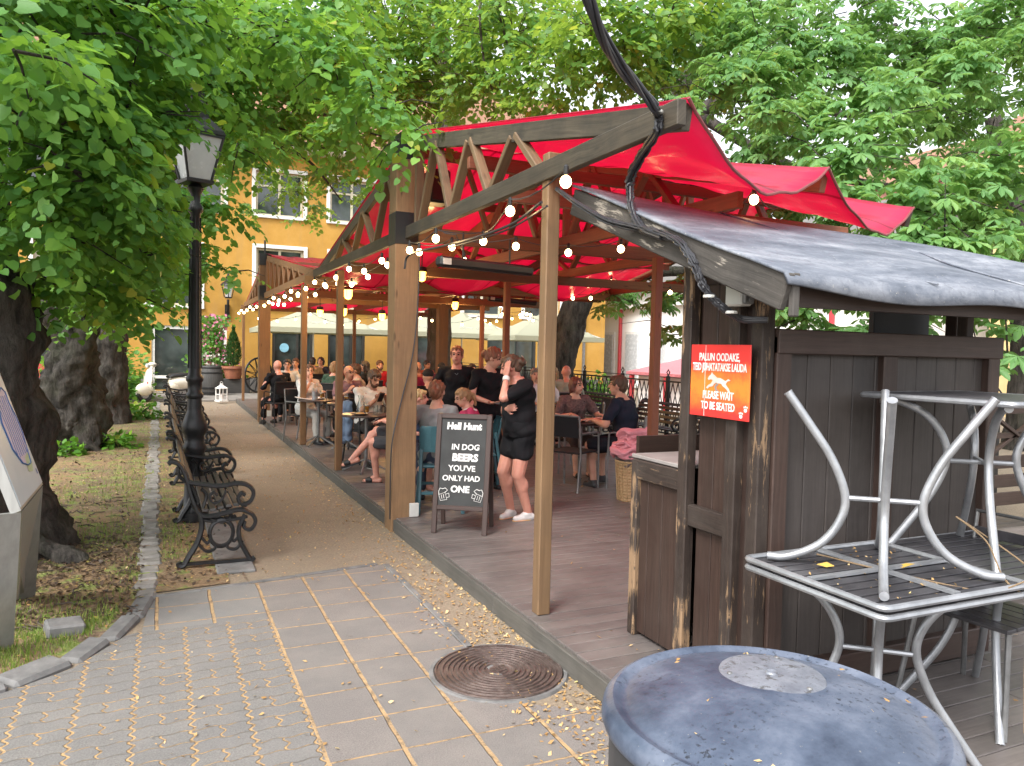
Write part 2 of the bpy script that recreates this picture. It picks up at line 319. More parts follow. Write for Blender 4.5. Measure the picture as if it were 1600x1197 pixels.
def M_slabs():
    m, nt, b = new_mat('square_paving_slabs'); t = NT(nt)
    co = t.n('ShaderNodeNewGeometry').outputs['Position']; s = t.n('ShaderNodeSeparateXYZ'); t.l(co, s.inputs[0])
    wob = t.math('MULTIPLY_ADD', t.noise(co, 6, 3), .014, -.007)
    u = t.math('ADD', s.outputs[0], wob); v = t.math('ADD', s.outputs[1], wob)
    d1 = near_mult(t, u, .33, .64); d2 = near_mult(t, v, .33, .18)
    thick = t.math('MULTIPLY_ADD', t.noise(co, 11, 4, .8), .008, .0)
    j1 = line_mask(t, t.math('SUBTRACT', d1, thick), .008); j2 = line_mask(t, t.math('SUBTRACT', d2, thick), .0025)
    j = t.math('MAXIMUM', j1, j2)
    cell = t.n('ShaderNodeCombineXYZ'); t.l(t.math('FLOOR', t.math('DIVIDE', t.math('ADD', u, 33-.64), .33)), cell.inputs[0]); t.l(t.math('FLOOR', t.math('DIVIDE', t.math('ADD', v, 33-.18), .33)), cell.inputs[1])
    wn_ = t.n('ShaderNodeTexWhiteNoise'); wn_.noise_dimensions = '2D'; t.l(cell.outputs[0], wn_.inputs['Vector'])
    fine = t.noise(co, 150, 5, .8); pat = t.noise(co, 2.1, 5, .7)
    red = t.ramp(fine, [(.32, (.10,.089,.083)), (.68, (.255,.230,.215))])
    grey = t.ramp(fine, [(.3, (.125,.124,.122)), (.7, (.225,.222,.216))])
    far = t.math('GREATER_THAN', u, .64)
    stone = t.mix(far, grey, red)
    stone = t.mix(t.math('MULTIPLY', wn_.outputs['Value'], .6), stone, (.14,.135,.13))
    stone = t.mix(t.ramp(pat, [(.4,(0,0,0)), (.75,(.5,.5,.5))]), stone, (.26,.235,.21))
    jc = t.ramp(t.noise(co, 15, 5, .8), [(.36, (.12,.09,.06)), (.48, (.34,.23,.125)), (.7, (.50,.33,.16))])
    a = t.mix(j, stone, jc)
    t.l(a, b.inputs['Base Color']); b.inputs['Roughness'].default_value = .8
    t.bump(t.math('ADD', t.math('MULTIPLY', j, -1.0), t.math('MULTIPLY', fine, .4)), b, .9, .012); return m
MT['ground'] = M_ground(); MT['bed'] = M_bed(); MT['pavers'] = M_pavers(); MT['slabs'] = M_slabs()
# ---------------------------------------------------------------- mesh builder
class MB:
    def __init__(s): s.v = []; s.f = []; s.u = []; s.m = []; s.k = 0
    def face(s, idx, uv=None, m=0):
        s.f.append(tuple(idx)); s.m.append(m)
        s.u.append(uv if uv else [(s.v[i][0], s.v[i][1]) for i in idx])
    def add(s, vs):
        n = len(s.v); s.v.extend([tuple(p) for p in vs]); return n
    def box(s, c, size, rot=None, m=0, ch=0.0):
        hx, hy, hz = size[0]/2, size[1]/2, size[2]/2
        if ch and min(hx,hy,hz) > ch*1.2: return s._cbox(c, (hx,hy,hz), rot, m, ch)
        P = [Vector((x*hx, y*hy, z*hz)) for x in (-1,1) for y in (-1,1) for z in (-1,1)]
        L = max(range(3), key=lambda i: size[i]); ou, ov = random.random()*50, random.random()*50
        q = P
        if rot is not None: q = [rot @ p for p in P]
        c = Vector(c); n = s.add([p+c for p in q])
        for fc in ((0,1,3,2),(4,6,7,5),(0,4,5,1),(2,3,7,6),(0,2,6,4),(1,5,7,3)):
            uv = []
            for i in fc:
                p = P[i]; o = [p[j] for j in range(3) if j != L]
                uv.append((p[L]+ou, o[0]+o[1]+ov))
            s.face([n+i for i in fc], uv, m)
    def _cbox(s, c, h, rot, m, ch):
        bm = bmesh.new(); bmesh.ops.create_cube(bm, size=2)
        for v in bm.verts: v.co = Vector((v.co.x*h[0], v.co.y*h[1], v.co.z*h[2]))
        bmesh.ops.bevel(bm, geom=bm.edges[:], offset=ch, segments=1, affect='EDGES', profile=.5)
        L = max(range(3), key=lambda i: h[i]); ou, ov = random.random()*50, random.random()*50
        bm.verts.index_update(); c = Vector(c); P = [v.co.copy() for v in bm.verts]
        n = s.add([(rot @ p if rot is not None else p)+c for p in P])
        for f in bm.faces:
            ids = [v.index for v in f.verts]; uv = []
            for i in ids:
                p = P[i]; o = [p[j] for j in range(3) if j != L]; uv.append((p[L]+ou, o[0]+o[1]+ov))
            s.face([n+i for i in ids], uv, m)
        bm.free()
    def beam(s, p, q, w, h, upv=(0,0,1), m=0, ch=.003):
        p, q = Vector(p), Vector(q); d = q-p; L = d.length; x = d.normalized(); z = Vector(upv)
        if abs(x.dot(z)) > .99: z = Vector((0,1,0))
        y = z.cross(x).normalized(); z = x.cross(y)
        s.box((p+q)/2, (L, w, h), Matrix((x,y,z)).transposed(), m, ch)
    def tube(s, pts, r, n=8, m=0, closed=False, caps=True, flat=1.0):
        pts = [Vector(p) for p in pts]; N = len(pts)
        rs = r if isinstance(r, (list, tuple)) else [r]*N
        T = []
        for i in range(N):
            a = pts[(i-1) % N] if (closed or i > 0) else pts[i]; b = pts[(i+1) % N] if (closed or i < N-1) else pts[i]
            t = (b-a); T.append(t.normalized() if t.length > 1e-9 else Vector((0,0,1)))
        nrm = T[0].orthogonal().normalized(); base = len(s.v); acc = 0
        if abs(T[0].z) < .9: nrm = (Vector((0,0,1)) - T[0]*T[0].z).normalized()
        lens = [0]
        for i in range(N):
            if i:
                nrm = (nrm - T[i]*nrm.dot(T[i]))
                nrm = nrm.normalized() if nrm.length > 1e-6 else T[i].orthogonal().normalized()
                acc += (pts[i]-pts[i-1]).length; lens.append(acc)
            bn = T[i].cross(nrm)
            for k in range(n):
                a = 2*math.pi*k/n
                s.v.append(tuple(pts[i] + nrm*(math.cos(a)*rs[i]) + bn*(math.sin(a)*rs[i]*flat)))
        for i in range(N if closed else N-1):
            j = (i+1) % N
            for k in range(n):
                l = (k+1) % n
                u0, u1 = lens[i], lens[j] if j else lens[i]+.1
                s.face([base+i*n+k, base+i*n+l, base+j*n+l, base+j*n+k], [(u0,k/n*.3),(u0,(k+1)/n*.3),(u1,(k+1)/n*.3),(u1,k/n*.3)], m)
        if caps and not closed:
            s.face([base+k for k in range(n)][::-1], None, m); s.face([base+(N-1)*n+k for k in range(n)], None, m)
    def lathe(s, prof, c=(0,0,0), n=24, m=0, mat=None, caps=True):
        base = len(s.v); c = Vector(c)
        for r, z in prof:
            for k in range(n):
                a = 2*math.pi*k/n; p = Vector((r*math.cos(a), r*math.sin(a), z))
                if mat is not None: p = mat @ p
                s.v.append(tuple(p+c))
        for i in range(len(prof)-1):
            for k in range(n):
                l = (k+1) % n
                s.face([base+i*n+k, base+i*n+l, base+(i+1)*n+l, base+(i+1)*n+k], [(prof[i][1],k/n),(prof[i][1],(k+1)/n),(prof[i+1][1],(k+1)/n),(prof[i+1][1],k/n)], m)
        if caps:
            if prof[0][0] > 1e-5: s.face([base+k for k in range(n)][::-1], None, m)
            if prof[-1][0] > 1e-5: s.face([base+(len(prof)-1)*n+k for k in range(n)], None, m)
    def ell(s, c, r, rot=None, n=12, k=8, m=0):
        if isinstance(r, (int, float)): r = (r,r,r)
        prof = [(math.sin(math.pi*i/k), -math.cos(math.pi*i/k)) for i in range(k+1)]
        prof[0] = (1e-4, -1); prof[-1] = (1e-4, 1)
        A = Matrix.Diagonal(Vector(r)); 
        if rot is not None: A = rot @ A
        s.lathe(prof, c, n, m, A, caps=True)
    def prism(s, pts, z0, z1, mat=None, m=0):
        n = len(pts); b = len(s.v)
        for z in (z0, z1):
            for x, y in pts:
                p = Vector((x,y,z)); s.v.append(tuple(mat @ p if mat is not None else p))
        s.face([b+i for i in range(n)][::-1], None, m); s.face([b+n+i for i in range(n)], None, m)
        for i in range(n):
            j = (i+1) % n; s.face([b+i, b+j, b+n+j, b+n+i], None, m)
    def ring_loft(s, rings, m=0, caps=True):
        b = len(s.v); n = len(rings[0])
        for r in rings: s.v.extend([tuple(p) for p in r])
        for i in range(len(rings)-1):
            for k in range(n):
                l = (k+1) % n; s.face([b+i*n+k, b+i*n+l, b+(i+1)*n+l, b+(i+1)*n+k], None, m)
        if caps: s.face([b+k for k in range(n)][::-1], None, m); s.face([b+(len(rings)-1)*n+k for k in range(n)], None, m)
    def mesh(s, name, mats, off=None):
        me = bpy.data.meshes.new(name)
        vs = s.v if off is None else [(x-off[0], y-off[1], z-off[2]) for x, y, z in s.v]
        me.from_pydata(vs, [], s.f)
        if not isinstance(mats, (list, tuple)): mats = [mats]
        for m in mats: me.materials.append(m)
        if len(mats) > 1: me.polygons.foreach_set('material_index', s.m)
        uvl = me.uv_layers.new(name='UVMap')
        flat = [x for f in s.u for p in f for x in p]
        uvl.data.foreach_set('uv', flat)
        return me
    def build(s, name, mats, parent=None, smooth=False, world=False):
        off = None
        if parent is not None and world: off = W0[parent.name]
        me = s.mesh(name, mats, off)
        if smooth:
            me.polygons.foreach_set('use_smooth', [True]*len(me.polygons))
            try: me.set_sharp_from_angle(angle=R(40))
            except Exception: pass
        o = bpy.data.objects.new(name, me); col.objects.link(o)
        if parent is not None: o.parent = parent
        W0[o.name] = W0[parent.name] if parent is not None else Vector((0,0,0))
        return o
W0 = {}
def tag(o, label=None, cat=None, group=None, kind=None):
    if label: o['label'] = label
    if cat: o['category'] = cat
    if group: o['group'] = group
    if kind: o['kind'] = kind
    return o
def empty(name, loc=(0,0,0), rz=0, label=None, cat=None, group=None):
    o = bpy.data.objects.new(name, None); col.objects.link(o); o.empty_display_size = .1
    o.location = loc; o.rotation_euler = (0,0,rz); W0[o.name] = Vector(loc)
    return tag(o, label, cat, group)
def kids(o): return [c for c in bpy.data.objects if c.parent == o]
def copy_tree(o, parent=None):
    c = o.copy(); col.objects.link(c)
    if parent is not None: c.parent = parent
    for ch in CH.get(o.name, []): copy_tree(ch, c)
    return c
CH = {}
def register(o):      # remember the children of a thing once, so that copying it is quick
    for c in bpy.data.objects:
        if c.parent is not None:
            CH.setdefault(c.parent.name, [])
            if c not in CH[c.parent.name]: CH[c.parent.name].append(c)
def place(proto, loc, rz=0, label=None, group=None, first=[]):
    if proto.name not in [f for f in first]:
        first.append(proto.name); register(proto); o = proto
    else: o = copy_tree(proto)
    o.location = loc; o.rotation_euler = (0,0,rz)
    if label: o['label'] = label
    if group: o['group'] = group
    return o
def np_mesh(name, V, loops, counts, mat, parent=None, rnd=None, smooth=False, W=(0,0,0)):
    me = bpy.data.meshes.new(name)
    V = np.asarray(V, np.float32) - np.asarray(W, np.float32)
    me.vertices.add(len(V)); me.vertices.foreach_set('co', V.ravel())
    loops = np.asarray(loops, np.int32).ravel(); counts = np.asarray(counts, np.int32)
    me.loops.add(len(loops)); me.loops.foreach_set('vertex_index', loops)
    me.polygons.add(len(counts))
    st = np.concatenate([[0], np.cumsum(counts)[:-1]]).astype(np.int32)
    me.polygons.foreach_set('loop_start', st)
    try: me.polygons.foreach_set('loop_total', counts)
    except Exception: pass
    if rnd is not None:
        a = me.attributes.new('rnd', 'FLOAT', 'FACE'); a.data.foreach_set('value', np.asarray(rnd, np.float32))
    me.materials.append(mat); me.update(calc_edges=True); me.validate()
    o = bpy.data.objects.new(name, me); col.objects.link(o)
    if parent is not None: o.parent = parent
    W0[o.name] = Vector((0,0,0))
    return o
def text_obj(s, size, loc, rot3, mat, parent, name='lettering', align='CENTER', bold=0.0, shear=0, space=1.0, sx=1.0, depth=.0008):
    cu = bpy.data.curves.new('txt', 'FONT'); cu.body = s; cu.size = size; cu.align_x = align; cu.extrude = depth; cu.offset = bold
    cu.shear = shear; cu.space_character = space; cu.resolution_u = 3; cu.space_line = .9
    o = bpy.data.objects.new('txt', cu); col.objects.link(o)
    dg = bpy.context.evaluated_depsgraph_get(); me = bpy.data.meshes.new_from_object(o.evaluated_get(dg))
    bpy.data.objects.remove(o)
    A = rot3.to_4x4() @ Matrix.Diagonal((sx,1,1,1)); A = Matrix.Translation(Vector(loc)) @ A
    me.transform(A); me.materials.clear(); me.materials.append(mat); me.name = name
    r = bpy.data.objects.new(name, me); col.objects.link(r); r.parent = parent; W0[r.name] = Vector((0,0,0))
    return r
def arc(c, r, a0, a1, n, ax=(1,0,0), ay=(0,0,1)):
    c, ax, ay = Vector(c), Vector(ax), Vector(ay)
    return [c + ax*(r*math.cos(R(a0+(a1-a0)*i/n))) + ay*(r*math.sin(R(a0+(a1-a0)*i/n))) for i in range(n+1)]
def spline(P, n=6):
    P = [Vector(p) for p in P]; out = []
    for i in range(len(P)-1):
        a = P[i-1] if i else P[0]*2-P[1]; b, c = P[i], P[i+1]; d = P[i+2] if i+2 < len(P) else P[-1]*2-P[-2]
        for k in range(n):
            t = k/n; out.append(.5*((2*b) + (c-a)*t + (2*a-5*b+4*c-d)*t*t + (3*b-a-3*c+d)*t**3))
    out.append(P[-1]); return out
# ================================================================ SETTING
def sheet(name, pts, z, mat, kind='structure', sub=0):
    m = MB(); n = m.add([(x,y,z) for x, y in pts]); m.face(range(n, n+len(pts)))
    return tag(m.build(name, mat), kind=kind)
sheet('ground', [(-90,-40),(90,-40),(90,110),(-90,110)], 0, MT['ground'])
KERB = [(-2.6,3.7),(-1.6,4.0),(-1.0,4.32),(-.73,4.5),(-.47,4.7),(-.3,4.95),(-.17,5.3),(-.1,5.7),(-.07,6.3),(-.09,8),(-.1,12),(-.1,20),(-.1,27)]
sheet('planting_bed', KERB + [(-9,27),(-9,3.7)], .012, MT['bed'])
sheet('paver_path', [(-4,-1.5),(.635,-1.5),(.635,5.04),(-.12,5.04),(-.19,5.0),(-.42,4.6),(-.7,4.4),(-1.0,4.22),(-1.6,3.9),(-2.6,3.6),(-4,3.3)], .006, MT['pavers'])
sheet('slab_path', [(.635,-1.5),(2.3,-1.5),(2.3,2.9),(1.62,3.35),(1.62,5.95),(.9,5.82),(-.06,5.72),(-.1,5.04),(.635,5.04)], .006, MT['slabs'])
# kerbs: a row of small setts along the bed, each a bump of one strip
def setts(name, line, w, h, step, mat, j=.012):
    m = MB(); P = [Vector((x,y,0)) for x, y in line]; d = 0; out = []
    for a, b in zip(P, P[1:]):
        L = (b-a).length; k = max(1, round(L/step)); 
        for i in range(k):
            p = a.lerp(b, (i+.5)/k); t = (b-a).normalized(); st = L/k
            an = math.atan2(t.y, t.x) + random.uniform(-.1,.1)
            m.box(p+Vector((random.uniform(-j,j), random.uniform(-j,j), h/2-.03+random.uniform(-.008,.008))), (st-random.uniform(.012,.03), w*random.uniform(.75,1.15), h+.06), Euler((random.uniform(-.08,.08),random.uniform(-.08,.08),an)).to_matrix(), 0, .02)
    return tag(m.build(name, mat), kind='structure')
setts('kerb', KERB[7:], .19, .022, .21, MT['sett'])
setts('stone_kerb', KERB[1:8], .17, .03, .34, MT['stone'])
m = MB()
for y in np.arange(3.45, 5.9, .5): m.box((1.645, y+.245, -.03), (.05, .485, .088), Euler((0,0,random.uniform(-.01,.01))).to_matrix(), 0, .006)
for k in range(5): m.box((.1+.33*k, 5.74+.055*k, -.03), (.33,.045,.082), Euler((0,0,.15)).to_matrix(), 0, .006)
for y in np.arange(-.5, 2.9, .5): m.box((2.0+.0*y, y+.245, -.03), (.06,.485,.09), None, 0, .006)
tag(m.build('path_edging', MT['stone']), kind='structure')
m = MB(); m.box((1.05, 26.6, .03), (4.6, 4.4, .06), None, 0, .01); m.box((9, 27, .035), (11.3, 6, .07), None, 0, .01)
tag(m.build('pavement', M_plain('terrace_paving', (.23,.21,.19), .85, c2=(.15,.14,.125), scale=3, bump=.4)), kind='structure')
m = MB(); m.box((.53, 12.8, .008), (.28, 13.4, .03), None, 0, .01); tag(m.build('bench_strip', MT['stone']), kind='structure')
tag(sheet('bench_bed', [(-.06,5.80),(.46,5.86),(.46,19.6),(-.06,19.6)], .008, MT['bed']), kind='structure')
# loose paving stone in the bed
m = MB(); m.box((0,0,.03), (.20,.16,.075), Euler((.05,.08,.25)).to_matrix(), 0, .012)
o = m.build('paving_stone', MT['stone']); o.location = onz(101, 988, .012); tag(o, 'loose grey paving stone lying on the grass beside the curved kerb', 'paving stone')
# ---------------------------------------------------------------- fallen litter, grass, ground plants
def scatter_faces(name, pts, size, mat, up_bias=1.0, rnd=None, label=None, cat=None, kind='stuff', shape=None):
    n = len(pts); s = size*rng.uniform(.6, 1.4, n)
    base = np.array(shape if shape is not None else [(-.5,-.2),(.1,-.28),(.55,0),(.05,.26)]); K = len(base)
    a = rng.uniform(0, 2*np.pi, n); tx, ty = rng.normal(0,.35/up_bias,n), rng.normal(0,.35/up_bias,n)
    ca, sa = np.cos(a), np.sin(a)
    V = np.zeros((n, K, 3))
    for k in range(K):
        x, y = base[k,0]*s, base[k,1]*s
        X, Y = x*ca-y*sa, x*sa+y*ca
        V[:,k,0] = pts[:,0]+X; V[:,k,1] = pts[:,1]+Y; V[:,k,2] = pts[:,2]+X*tx+Y*ty+np.abs(s)*.12
    o = np_mesh(name, V.reshape(-1,3), np.arange(n*K), np.full(n, K), mat, rnd=rng.uniform(0,.97,n) if rnd is None else rnd)
    return tag(o, label, cat, kind=kind)
def rnd_rect(n, x0, x1, y0, y1, z, fx=None):
    x = rng.uniform(x0, x1, n); y = rng.uniform(y0, y1, n); return np.stack([x, y, np.full(n, z)], 1)
P = []
n = 1300; y = 2.6+rng.exponential(3.0, n); y = y[y < 22]; x = 2.0-np.abs(rng.normal(0,.2,len(y))); P.append(np.stack([x, y, np.full(len(y), .006)], 1))
n = 260; y = rng.uniform(2.4, 6.2, n); x = 1.65+rng.normal(0,.07,n); P.append(np.stack([x,y,np.full(n,.012)],1))
P.append(rnd_rect(1100, .65, 2.0, 6.0, 24, .006)); P.append(rnd_rect(130, -.2, 1.7, 2.6, 6.0, .012))
P.append(rnd_rect(2200, -3.5, -.2, 4.6, 24, .02)); P.append(rnd_rect(700, -.05, .62, 5.9, 12, .01))
P.append(rnd_rect(120, 2.1, 5, 2, 9, .136))
P = np.concatenate(P)
P = P[~((P[:,0] < 0) & (P[:,1] < 5.3) & (P[:,0] > -.15) & False)]
scatter_faces('fallen_leaves', P, .023, MT['litter'])
scatter_faces('dark_litter', np.concatenate([rnd_rect(3200, -1.5, -.12, 5.3, 7.6, .02), rnd_rect(1500, -2.5, -.1, 7.5, 14, .02), rnd_rect(500, 0, .6, 5.9, 9, .012)]), .035,
              M_leaf('brown_leaf_litter', (.035,.024,.016), (.07,.045,.03), (.13,.085,.05), .05, (.1,.06,.03)))
scatter_faces('fine_litter', np.concatenate([rnd_rect(7000, -3.2, -.15, 5.0, 15, .016), rnd_rect(900, -.04, .5, 5.9, 12, .012), rnd_rect(1500, .7, 2.0, 6.0, 16, .004)]), .013, MT['litter'])
tw_ = MB()
for k in range(170):
    x, y = random.gauss(-.75,.5), random.uniform(5.2,9.5)
    if x > -.18: continue
    a = random.uniform(0,6.28); l = random.uniform(.05,.2); tw_.tube([(x,y,.02),(x+l*.5*math.cos(a),y+l*.5*math.sin(a),.03),(x+l*math.cos(a+.3),y+l*math.sin(a+.3),.018)], random.uniform(.002,.006), 4)
tag(tw_.build('fallen_twigs', M_plain('dead_twigs', (.07,.05,.04), .9)), kind='stuff')
def blades(name, pts, h, w, mat, lean=.5):
    n = len(pts); a = rng.uniform(0, 2*np.pi, n); hh = h*rng.uniform(.5,1.3,n); l = rng.uniform(0,lean,n)
    V = np.zeros((n,3,3)); b = rng.uniform(0,2*np.pi,n)
    V[:,0] = pts + np.stack([np.cos(a)*w, np.sin(a)*w, 0*a],1); V[:,1] = pts - np.stack([np.cos(a)*w, np.sin(a)*w, 0*a],1)
    V[:,2] = pts + np.stack([np.cos(b)*l*hh, np.sin(b)*l*hh, hh],1)
    return tag(np_mesh(name, V.reshape(-1,3), np.arange(n*3), np.full(n,3), mat, rnd=rng.uniform(0,.95,n)), kind='stuff')
G = []
for cx, cy, sx, sy, n in [(-.75,4.95,.22,.22,1500),(-1.3,4.7,.4,.3,1600),(-.35,5.3,.12,.15,500),(-.9,5.5,.3,.2,700),(-.45,7.7,.25,.25,500),(-.9,9.5,.6,.8,900),(-.3,11,.25,.9,700),(-1,19,1.2,2,2200),(-.25,15,.3,2,600),(.12,7.3,.08,.5,260),(-2,5.2,.6,.4,900),(-.22,6.2,.06,.6,120)]:
    G.append(np.stack([rng.normal(cx,sx,n), rng.normal(cy,sy,n), np.full(n,.01)],1))
G = np.concatenate(G); keep = (G[:,0] < -.14) | (G[:,1] > 6.4); kx = np.interp(G[:,1], [3.7,4.32,4.7,5.3,6.3,30], [-2.6,-1.0,-.5,-.2,-.1,.3]); G = G[(G[:,0] < kx-.05) | ((G[:,1] > 6.6) & (G[:,0] > .02) & (G[:,0] < .3))]
blades('grass', G, .045, .0035, MT['blade'])
# ---------------------------------------------------------------- leaves
LIN = np.array([(0,0,0),(-.30,-.10,.03),(-.52,.22,.05),(-.36,.66,.02),(0,1.02,-.10),(.36,.66,.02),(.52,.22,.05),(.30,-.10,.03)])
LFL = np.array([(0,0,0),(-.07,.25,.02),(-.20,.62,.045),(-.15,.86,.0),(0,1.04,-.12),(.15,.86,.0),(.20,.62,.045),(.07,.25,.02)])
LEAF_LOOP = np.array([0,1,2,3,4, 0,4,5,6,7])
def leaf_mesh(name, pos, axis, nrm, size, tmpl, mat, parent=None, rnd=None, W=(0,0,0)):
    n = len(pos); axis = axis/np.linalg.norm(axis, axis=1, keepdims=True)
    side = np.cross(axis, nrm); side /= (np.linalg.norm(side, axis=1, keepdims=True)+1e-9); nn = np.cross(side, axis)
    V = pos[:,None,:] + size[:,None,None]*(tmpl[None,:,0:1]*side[:,None,:] + tmpl[None,:,1:2]*axis[:,None,:] + tmpl[None,:,2:3]*nn[:,None,:])
    loops = (np.arange(n)[:,None]*8 + LEAF_LOOP[None,:])
    r = rng.beta(2.2,2.2,n) if rnd is None else rnd
    return np_mesh(name, V.reshape(-1,3), loops, np.full(n*2,5), mat, parent, rnd=np.repeat(r,2), W=W)
def unit(a): return a/(np.linalg.norm(a, axis=-1, keepdims=True)+1e-9)
def sprays(clumps, per_m2, kind, size, twig_mb=None, shell=.55):
    """leaves on drooping twigs through each clump (centre, radii); returns pos, axis, normal, size, rnd"""
    A = [[],[],[],[],[]]
    for c, r, dens in clumps:
        c, r = np.array(c, float), np.array(r, float)
        area = 4*math.pi*((r[0]*r[1])**1.6+(r[0]*r[2])**1.6+(r[1]*r[2])**1.6)**(1/1.6)/3**(1/1.6)
        ns = max(3, int(area*per_m2*dens))
        d = unit(rng.normal(0,1,(ns,3))); d[:,2] = np.where((d[:,2] < -.55), -d[:,2], d[:,2])
        rad = 1-(rng.random(ns)**1.4)*shell
        wob = 1+.22*np.sin(d[:,0]*5+c[0])*np.cos(d[:,2]*6+c[1])+.12*rng.normal(0,1,ns)
        st = c + d*r*(rad*wob)[:,None]
        out = unit(d*np.array([1,1,.4])*np.array([1,1,1.0]) + rng.normal(0,.35,(ns,3)) + np.array([0,0,-.38]))
        crnd = np.clip(rng.normal(.5,.17,ns) + .0, 0, 1)
        if kind == 'linden':
            nl = 9
            for k in range(nl):
                t = (k-.5)/nl; p = st + out*(t*.55*size/.1)[..., None] if False else st + out*(t*5.2*size) + np.array([0,0,-1])*(t*t*1.6*size)
                sd = 1 if k % 2 else -1
                lat = unit(np.cross(out, np.array([0,0,1.0])))*sd
                ax = unit(out*.55 + lat*.75 + np.array([0,0,-.45]) + rng.normal(0,.28,(ns,3)))
                nm = unit(np.array([0,0,1.0]) + d*.55 + rng.normal(0,.38,(ns,3)))
                A[0].append(p+lat*size*.25); A[1].append(ax); A[2].append(nm); A[3].append(size*rng.uniform(.5,1.3,ns)); A[4].append(np.clip(crnd+rng.normal(0,.13,ns),0,.985))
        else:
            nl = 3
            for k in range(nl):
                t = k/nl; ctr = st + out*(t*1.6*size) + rng.normal(0,.35*size,(ns,3))
                hub_ax = unit(out*.7 + rng.normal(0,.5,(ns,3)) + np.array([0,0,.1]))
                nm = unit(np.array([0,0,1.0]) + d*.45 + rng.normal(0,.3,(ns,3)))
                sd = unit(np.cross(hub_ax, nm)); fwv = unit(np.cross(nm, sd))
                for q in range(6):
                    an = R(-115+46*q); dirv = fwv*math.cos(an) + sd*math.sin(an)
                    ax = unit(dirv + np.array([0,0,-.42]) + rng.normal(0,.08,(ns,3)))
                    A[0].append(ctr); A[1].append(ax); A[2].append(unit(nm+rng.normal(0,.1,(ns,3)))); A[3].append(size*(1-.28*abs(math.sin(an*.5)))*rng.uniform(.85,1.15,ns)); A[4].append(np.clip(crnd+rng.normal(0,.06,ns),0,.985))
        if twig_mb is not None:
            idx = rng.choice(ns, min(ns, max(2, ns//10)), replace=False)
            for i in idx:
                a = Vector(c + (st[i]-c)*.35); b = Vector(st[i] + out[i]*4*size)
                mid = a.lerp(b,.5) + Vector((0,0,.12*(b-a).length))
                twig_mb.tube([a, mid, b], [.010,.007,.003], 4)
    return [np.concatenate(a) for a in A]
def pc(px, py, depth, rpx, flat=.8, dens=1.0, deep=1.0):
    """a clump of foliage seen at a place of the survey photo, depth metres off, radius given in its pixels"""
    d = ray(px, py); p = Vector((0,0,EYE)) + d*depth; r = rpx*depth/F_PX
    return ((p.x,p.y,p.z), (r*deep,r*deep,r*flat), dens)
def px_of(P):
    v = np.asarray(P) - np.array([0,0,EYE]); z = v @ np.array(fw)
    return CXP + F_PX*(v @ np.array(rt))/z, CYP - F_PX*(v @ np.array(up))/z, z
def tree(name, base, label, group, trunk_paths, clumps, kind, leaf, size, per_m2, leafmat, barkmat, lump=0.0, shell=.55, flare=None, gap=None):
    root = empty(name, base, 0, label, 'tree', group)
    tm = MB()
    for bi, (pts, rad) in enumerate(trunk_paths): 
        if bi == 1: main = tm
        if bi: tm = MB()
        sp = spline(pts, 16 if not bi else 7); n = len(sp); rr = [np.interp(i/(n-1), np.linspace(0,1,len(rad)), rad) for i in range(n)]
        tm.tube(sp, [float(x) for x in rr], 44 if not bi else 10)
        if bi: tm.build('branch', barkmat, root, True, world=True)
    tm = main
    if flare:
        for pts, rad in flare: tm.tube(spline(pts, 5), [float(np.interp(i/(5*(len(pts)-1)), np.linspace(0,1,len(rad)), rad)) for i in range(5*(len(pts)-1)+1)], 10)
    tw = MB()
    A = sprays(clumps, per_m2, kind, size, tw, shell)
    if tw.v: tag(tw.build('twigs', barkmat, root, world=True), kind='stuff')
    tr = tm.build('trunk', barkmat, root, True, world=True)
    if lump:
        me = tr.data; co = np.zeros(len(me.vertices)*3, np.float32); me.vertices.foreach_get('co', co); co = co.reshape(-1,3)
        from mathutils import noise as mn
        me.calc_loop_triangles()
        nr = np.zeros(len(me.vertices)*3, np.float32); me.vertices.foreach_get('normal', nr); nr = nr.reshape(-1,3)
        for i in range(len(co)):
            p = Vector(co[i]); z = p.z
            if z < 3.2:
                a = mn.noise(p*2.3)*1.0 + mn.noise(p*6)*.5 + mn.noise(p*15)*.22 + (mn.noise(Vector((p.x*16,p.y*16,p.z*3)))*.28)
                co[i] += nr[i]*lump*a*(1 if z < 2.2 else (3.2-z))
        me.vertices.foreach_set('co', co.ravel()); me.update()
    if gap:
        u, v, z = px_of(A[0]); keep = np.ones(len(u), bool)
        for gx, gy, rx, ry, gz in gap: keep &= ~((((u-gx)/rx)**2+((v-gy)/ry)**2 < 1) & (z < gz) & (z > 0))
        A = [a[keep] for a in A]
    if len(A[0]): leaf_mesh('crown', A[0], A[1], A[2], A[3], leaf, leafmat, root, A[4], W=base)
    return root, len(A[0])
# ================================================================ YELLOW HOUSE
FY = 30.0
house = empty('yellow_house', (6, FY, 0), 0, 'ochre rendered house with white framed windows and orange tile roof behind the terrace', 'building')
m = MB()
xs = [-13, 18.0]
WINS = [(4.03,7.33,1.72,1.62),(6.75,7.33,1.72,1.62),(9.5,7.33,1.72,1.62),(12.3,7.33,1.72,1.62),(15,7.33,1.72,1.62),(1.2,7.33,1.72,1.62),(-1.6,7.33,1.72,1.62),(-4.4,7.33,1.72,1.62),
        (.42,4.13,1.72,2.15),(4.06,4.23,1.72,2.15),(6.8,4.23,1.72,2.15),(9.5,4.23,1.72,2.15),(12.3,4.23,1.72,2.15),(15.1,4.23,1.72,2.15),(-3,4.13,1.72,2.15)]
DOORS = [(.95,1.18,2.5,2.3,1),(4.55,1.2,1.5,2.3,1),(6.6,1.2,1.45,2.3,0),(9.2,1.3,1.9,2.4,0),(13.7,1.35,2.3,2.4,1),(-4.2,1.2,1.6,2.2,0)]
